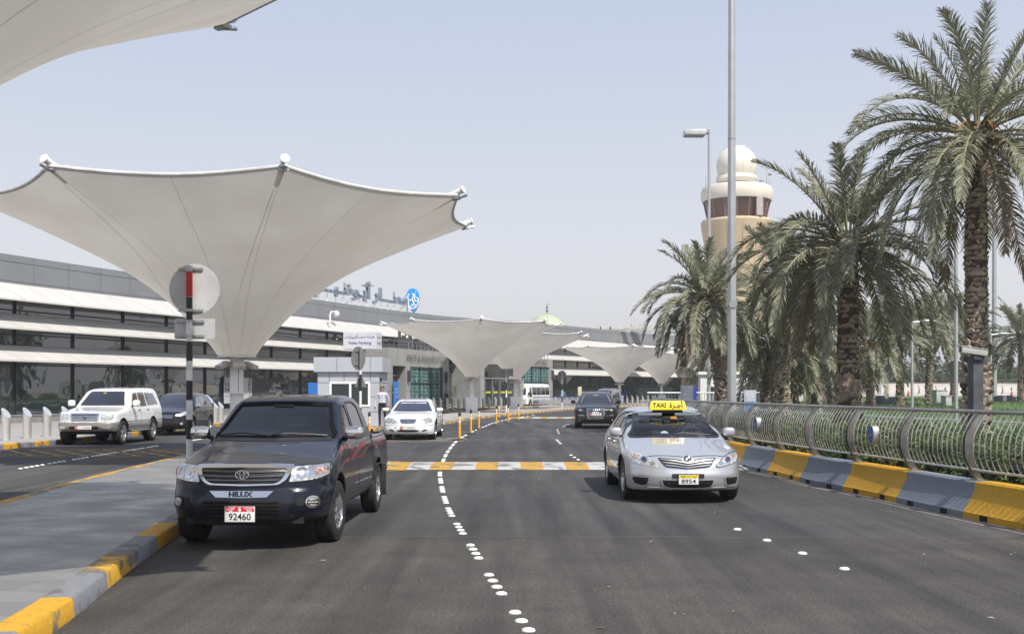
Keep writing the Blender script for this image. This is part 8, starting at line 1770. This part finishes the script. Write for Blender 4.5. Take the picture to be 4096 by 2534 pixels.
# bellman trolley and beige stands by the doors
t = thing('bell_trolley', 'chrome hotel style luggage trolley with arched top by the entrance', 'trolley', ((1797-CX)/FS*100, 100, .15), 0); b = MB(); b.path([(-.45,0,.2),(-.45,0,1.3),(-.2,0,1.75),(.2,0,1.75),(.45,0,1.3),(.45,0,.2)], .025, 8); b.box((0,0,.22),(.95,.55,.06)); b.build('frame', CHROME, t); b = MB(); [b.tube((x,y-.02,.09),(x,y+.02,.09), .09, None, 12) for x in (-.4,.4) for y in (-.2,.2)]; b.build('wheels', BLACKPL, t); b = MB(); b.box((-.25,0,.8),(.3,.4,1.1)); b.build('garment_bag', DARKIN, t, bevel=.05)
for sx, d, lb in ((1817, 101, 'beige notice stand beside the entrance doors'), (2319, 121, 'beige notice stand behind the luggage carts')):
    t = thing('notice_stand', lb, 'notice stand', ((sx-CX)/FS*d, d, .15), 0); b = MB(); b.box((0,0,1.55),(.42,.08,1.0)); b.build('board', mat('notice_beige', (.60,.54,.38), .6), t, bevel=.01); b = MB(); b.box((0,0,.55),(.06,.06,1.1)); b.box((0,0,.03),(.4,.3,.06)); b.build('stand', BLACKPL, t)
# ---------------------------------------------------------------- pillar, kiosk and far boundary on the right
t = thing('info_pillar', 'grey and bright blue information pillar behind the steel railing', 'sign', ((2754-CX)/FS*58, 58, .05), R(-32)); b = MB(); b.box((0,0,.98),(.72,.42,1.95)); b.build('body', mat('pillar_grey', (.22,.235,.27), .5, .1, .05), t, bevel=.01); b = MB(); b.box((.362,0,.98),(.012,.42,1.93)); b.build('blue_face', mat('pillar_blue', (.012,.05,.36), .4), t); b = MB(); b.box((0,-.216,1.2),(.5,.012,.7)); b.build('notice', mat('notice_grey', (.3,.32,.36), .5), t)
t = thing('direction_sign', 'pale grey sign panel with blue lower field behind the tall lamp post', 'sign', ((3000-CX)/FS*46, 46, .05), 0); b = MB(); b.box((0,0,.85),(.50,.06,1.7)); b.build('panel', mat('panel_grey', (.42,.45,.52), .5), t, bevel=.01); b = MB(); b.box((-.01,-.034,.85),(.44,.006,.75)); b.build('blue_field', BLU, t); b = MB()
for x in (-.10,.08):
    for k in range(3): b.box((x,-.034,1.42+k*.05),(.08,.006,.025))
b.build('symbols', PLATEW, t)
kx = (2905-CX)/FS*74; ki = thing('kiosk', 'white kiosk with tall windows behind the leftmost palm', 'kiosk', (kx, 74, .05), R(-6))
def kb(nm, a, c, m, par=ki, bev=0): q = MB(); q.box2(a, c); return q.build(nm, m, par, smooth=False, bevel=bev)
kb('wall', (-1.7,0,0), (1.7,2.4,2.75), WHITEP); kb('roof', (-1.85,-.15,2.75), (1.85,2.55,2.95), WHITEP, bev=.02)
for x0 in (-1.25,.0): w_ = kb('window_frame', (x0,-.05,.5), (x0+.62,-.002,2.0), mat('frame_grey', (.5,.5,.5), .5)); kb('pane', (x0+.06,-.058,.56), (x0+.56,-.052,1.94), CARGLASS, w_)
kb('door', (.9,-.04,.05), (1.5,-.004,2.1), mat('kiosk_door', (.5,.51,.52), .5))
cl = thing('container', 'white corrugated site container behind the palm trunks', 'container', ((3090-CX)/FS*88, 88, .2), R(4)); b = MB()
for k in range(30): b.box((-3+k*.2,0,1.3), (.1,.06,2.5))
b.box((0,.8,1.3),(6.1,1.55,2.6)); b.build('shell', mat('container_white', (.66,.66,.65), .5, 0, .06, 2), cl, smooth=False); b = MB(); b.box((-1.4,-.05,1.3),(.9,.04,2.2)); b.box((1.2,-.05,1.6),(1.0,.04,.8)); b.build('opening', CARGLASS, cl)
hoard = thing('hoarding', 'long white site hoarding behind the raised road at the right', 'hoarding', (0,0,0)); HB = []
q0, q1 = at(3060, 1545, 112), at(4300, 1545, 122); b = MB(); dq = (q1-q0); dq.z = 0; n_ = Vector((dq.y,-dq.x,0)).normalized()
b.prism([(0,.9),(dq.length,.9),(dq.length,2.55),(0,2.55)], lambda u, v: Vector((q0.x,q0.y,0)) + dq.normalized()*u + z8(v), lambda u, v: Vector((q0.x,q0.y,0)) + dq.normalized()*u + z8(v) - n_*.15); b.build('panels', mat('hoarding_white', (.72,.66,.61), .6, 0, .04, 1), hoard, smooth=False)
b = MB(); b.prism([(0,2.55),(dq.length,2.55),(dq.length,2.62),(0,2.62)], lambda u, v: Vector((q0.x,q0.y,0)) + dq.normalized()*u + z8(v) + n_*.05, lambda u, v: Vector((q0.x,q0.y,0)) + dq.normalized()*u + z8(v) - n_*.2); b.build('cap_rail', BARK, hoard, smooth=False)
fw_ = thing('railing', 'far railing of curved posts on a low white barrier before the hoarding', 'railing', (0,0,0)); o_ = Vector((q0.x,q0.y,0)) + n_*6; dn = dq.normalized(); Lq = dq.length
b = MB(); b.prism([(0,.6),(Lq,.6),(Lq,1.42),(0,1.42)], lambda u, v: o_ + dn*u + z8(v), lambda u, v: o_ + dn*u + z8(v) - n_*.3); b.build('barrier_base', mat('low_barrier_white', (.58,.56,.52), .7, 0, .1, 1), fw_, smooth=False)
b = MB(); b.tube(o_ + z8(2.28) - n_*.15, o_ + dn*Lq + z8(2.28) - n_*.15, .035, None, 6); b.tube(o_ + z8(1.55) - n_*.15, o_ + dn*Lq + z8(1.55) - n_*.15, .025, None, 6); b.build('top_rail', GALV, fw_)
for k in range(0, int(Lq/1.95)):
    p = o_ + dn*(k*1.95); b = MB(); b.path([p + z8(1.4) - n_*.15, p + z8(1.65) + n_*.02, p + z8(1.95) + n_*.08 - dn*.05, p + z8(2.28) - n_*.12], [.05,.07,.06,.04], 5); b.build('post', GALV, fw_)
b = MB()
for k in range(0, int(Lq/3.9)): p = o_ + dn*(k*3.9 + 1.0) + z8(1.95) + n_*.1; b.prism(circ(0,0,.10,.14,10), lambda u, v: p + dn*u + z8(v), lambda u, v: p + dn*u + z8(v) - n_*.04)
b.build('plaques', DISC, fw_)
rd_ = MB(); rd_.add([tuple(o_ + n_*1.0 + z8(1.05)), tuple(o_ + dn*Lq + n_*1.0 + z8(1.05)), tuple(o_ + dn*Lq - n_*6 + z8(1.05)), tuple(o_ - n_*6 + z8(1.05))], [(0,1,2,3)]); struct('raised_road', rd_, ASPH, smooth=False)
bmesh_ = MB(); bmesh_.add([tuple(o_ + n_*1.0 + z8(1.045)), tuple(o_ + dn*Lq + n_*1.0 + z8(1.045)), tuple(o_ + dn*Lq + n_*14 + z8(.4)), tuple(o_ + n_*14 + z8(.4))], [(0,1,2,3)]); struct('grass_slope', bmesh_, GRASSM, smooth=False)
# red traffic cones along the far railing
b = MB(); b.lathe([(.001,.75),(.03,.75),(.17,.04),(.22,.04),(.22,0)], 12); CN = b.mesh('traffic_cone', mat('cone_red', (.55,.05,.03), .6, 0, .1), ang=30)
for k in range(9): o = link('traffic_cone', CN); p = o_ + dn*(12 + k*2.4) + n_*.6; o.location = (p.x, p.y, 1.05); tag(o, f'small red traffic cone below the far railing, {ORD[k]} from the left', 'traffic cone', 'red cones before the hoarding')
# electrical cabinets on the grass
for sx, d, w_, h_, z, lb, nm in ((3758, 78, .85, 1.2, .55, 'pale grey electrical cabinet on the lawn', 'cabinet'), (3785, 77, .45, .8, .55, 'small pale cabinet with an orange sticker on the lawn', 'cabinet'), (3508, 84, 1.3, .62, .72, 'dark grey concrete block at the foot of the far lamp mast', 'block'), (3555, 83, .9, .5, .72, 'smaller dark grey concrete block on the lawn', 'block'), (3960, 86, 1.0, .5, .8, 'low grey block beside the thick lamp mast', 'block'), (4020, 85, .8, .55, .8, 'pale grey box on the lawn at the far right', 'block'), (4053, 87, .8, .4, .85, 'small grey box farther right on the lawn', 'block')):
    t = thing('electrical_cabinet' if nm == 'cabinet' else 'concrete_block', lb, nm, ((sx-CX)/FS*d, d, z), R(12)); b = MB(); b.box((0,0,h_/2),(w_,.6,h_)); b.build('body', mat('cabinet_grey', (.42,.45,.44), .5, 0, .1, 3) if nm == 'cabinet' else mat('block_grey', (.17,.185,.20), .7, 0, .2, 3), t, bevel=.02)
    b = MB(); b.box((0,0,h_+.02),(w_+.08,.68,.05)); b.build('lid', mat('lid_grey', (.36,.38,.38), .6), t, bevel=.01)
# arched beige building far right
t = thing('arched_building', 'long beige building with pointed arch windows far behind the lawn', 'building', (0,0,0)); dA = 250; a0_, a1_ = at(3880, 1400, dA), at(4400, 1400, dA); BE = mat('beige_render', (.50,.41,.31), .8, 0, .06, .2); zt_ = CAMH + (HY-1478)/FS*dA
b = MB(); b.box2((a0_.x, dA, 0), (a1_.x, dA+12, zt_)); b.build('wall', BE, t, smooth=False); b = MB(); b.box2((a0_.x-.3, dA-.3, zt_), (a1_.x+.3, dA+.6, zt_+.5)); b.build('parapet', BE, t, smooth=False)
for k in range(9):
    cx_ = at(3922 + k*31, 0, dA).x; hw_ = .72; zb_ = CAMH + (HY-1535)/FS*dA; zs_ = CAMH + (HY-1506)/FS*dA; ap = CAMH + (HY-1489)/FS*dA
    pl_ = [(cx_-hw_, zb_), (cx_+hw_, zb_), (cx_+hw_, zs_), (cx_+hw_*.6, zs_+(ap-zs_)*.65), (cx_, ap), (cx_-hw_*.6, zs_+(ap-zs_)*.65), (cx_-hw_, zs_)]
    b = MB(); b.prism(pl_, lambda u, v: (u, dA-.06, v), lambda u, v: (u, dA-.02, v)); w_ = b.build('window', mat('arch_glass', (.06,.13,.15), .1, 0, .2, .5), t, smooth=False)
    b = MB(); b.box((cx_, dA-.08, (zb_+ap)/2), (.08,.03,ap-zb_)); [b.box((cx_, dA-.08, z), (hw_*2,.03,.07)) for z in np.linspace(zb_+.5, zs_, 3)]; b.build('window_bars', WHITEP, w_, smooth=False)
# red crane mast pieces behind the left palm
t = thing('scaffold', 'thin red lattice scaffold showing behind the leftmost palm', 'scaffold', ((2790-CX)/FS*150, 150, 0), 0); b = MB(); zc_ = CAMH + (HY-1205)/FS*150
for k in range(7): x = -2.2 + k*.75; b.tube((x,0,0), (x,0,zc_ + (.7 if k % 2 else .2)), .035, None, 4)
for z in (zc_-.6, zc_-1.4): b.tube((-2.4,0,z), (2.5,0,z), .035, None, 4)
b.build('lattice', mat('scaffold_red', (.40,.05,.05), .6), t)
# ---------------------------------------------------------------- people
p = gnd(1534, 1705, .15); person('man in pale shirt and black trousers standing by the valet booth, looking left', (p.x-.02, p.y-.3, .15), R(8), dict(face=(-.75,-.6,0), elL=(.29,.06,1.13), wrL=(.25,.10,.90), elR=(-.28,.05,1.13), wrR=(-.30,.02,.88), kneeL=(.12,-.01,.50), ankL=(.14,.03,.09), toeL=(.18,-.12,.045)), SHIRT, TROUS, mat('short_hair', (.09,.06,.045), .7, 0, .3, 40), mat('tan_skin', (.40,.22,.14), .55), 1.78, None, mat('dark_collar', (.05,.045,.045), .8))
person('taxi driver in dark clothes with one hand on the steering wheel', (tx.loc[0]+.36-.005, tx.loc[1]+2.16, -.03), tx.rz, SITD, mat('driver_shirt', (.10,.12,.16), .8, 0, .2, 9), TROUS, HAIR, mat('dark_skin', (.28,.15,.095), .55), 1.72)
d = 131; person('man in blue shirt with his back turned beside the grey van', ((2499-CX)/FS*d, d, .15), R(160), dict(elL=(.30,-.06,1.16), wrL=(.20,-.25,1.05)), BLUES, TROUS, h=1.75)
d = 124; person('person in teal shirt standing behind the luggage carts', ((2254-CX)/FS*d, d, .15), R(15), dict(elR=(-.30,.02,1.13), wrR=(-.18,-.10,.98)), TEALS, TROUS, h=1.75)
d = 50.5; person('person in lilac shirt bending forward beside the black crossover', ((846-CX)/FS*d, d, .15), R(-70), dict(bend=1, chest=(0,-.16,1.22), upper=(0,-.26,1.30), neck=(0,-.34,1.36), skull0=(0,-.40,1.38), skull1=(0,-.46,1.44), skull2=(0,-.49,1.49), shL=(.19,-.26,1.30), shR=(-.19,-.26,1.30), elL=(.22,-.40,1.06), wrL=(.15,-.55,.92), elR=(-.22,-.40,1.06), wrR=(-.15,-.55,.92), face=(0,-1,-.4)), LILAC, TROUS, h=1.75)
# tissue box on the taxi dashboard
tb = thing('tissue_box', 'blue tissue box with a white tissue on the taxi dashboard', 'tissue box', (tx.loc[0] - .155, tx.loc[1] + 1.50, .915), tx.rz + R(3)); b = MB(); b.box((0,0,.04),(.235,.12,.085)); b.build('box', mat('tissue_blue', (.03,.04,.42), .5, 0, .1, 30), tb, bevel=.004)
b = MB(); b.ell((0,0,.105),(.07,.03,.035), 10, 6, e=1.3); b.ell((-.03,0,.10),(.04,.03,.03), 8, 6); b.build('tissue', mat('tissue_white', (.70,.74,.74), .8, 0, .05), tb); text('lettering', arabic('فاين'), face_M((.0,-.0615,.045)), PLATEW, tb, .05)
# litter and dropped leaves on the asphalt
lm = MB(); lm.add([(-.03,-.008,0),(.0,-.014,.004),(.035,.004,.002),(.0,.012,.006)], [(0,1,2,3)]); LMs = [lm.mesh('dry_leaf', mat('dry_leaf_' + w_, c_, .8, 0, .2, 30), smooth=False) for w_, c_ in (('brown', (.30,.22,.12)), ('pale', (.55,.52,.46)), ('ochre', (.42,.28,.10)))]
for k in range(70):
    y = 6.5 + 16*rng.random()**1.4; x = rng.uniform(-2.6, 5.4); o = link('dry_leaf', LMs[k % 3]); o.location = (x, y, .004); o.rotation_euler = (0, 0, rng.uniform(0, 6.28)); o.scale = (rng.uniform(.4,1.2),)*3; tag(o, 'tiny scrap of dry leaf or litter on the asphalt', 'litter', 'scraps of litter on the road')
# ---------------------------------------------------------------- dusty air
b = MB(); b.box2((-1000,-70,-1.1), (1000,1700,46)); hz_ = b.build('haze', mat('unused_face', (1,1,1)), None, smooth=False); hz_['kind'] = 'stuff'
hm_ = bpy.data.materials.new('dusty_air'); hm_.use_nodes = True; hn = hm_.node_tree.nodes; hn.clear(); ho = hn.new('ShaderNodeOutputMaterial'); hv = hn.new('ShaderNodeVolumePrincipled')
hv.inputs['Color'].default_value = (.93,.93,.95,1); hv.inputs['Density'].default_value = .00065; hv.inputs['Anisotropy'].default_value = .3; hm_.node_tree.links.new(hv.outputs[0], ho.inputs['Volume'])
hz_.data.materials.clear(); hz_.data.materials.append(hm_)
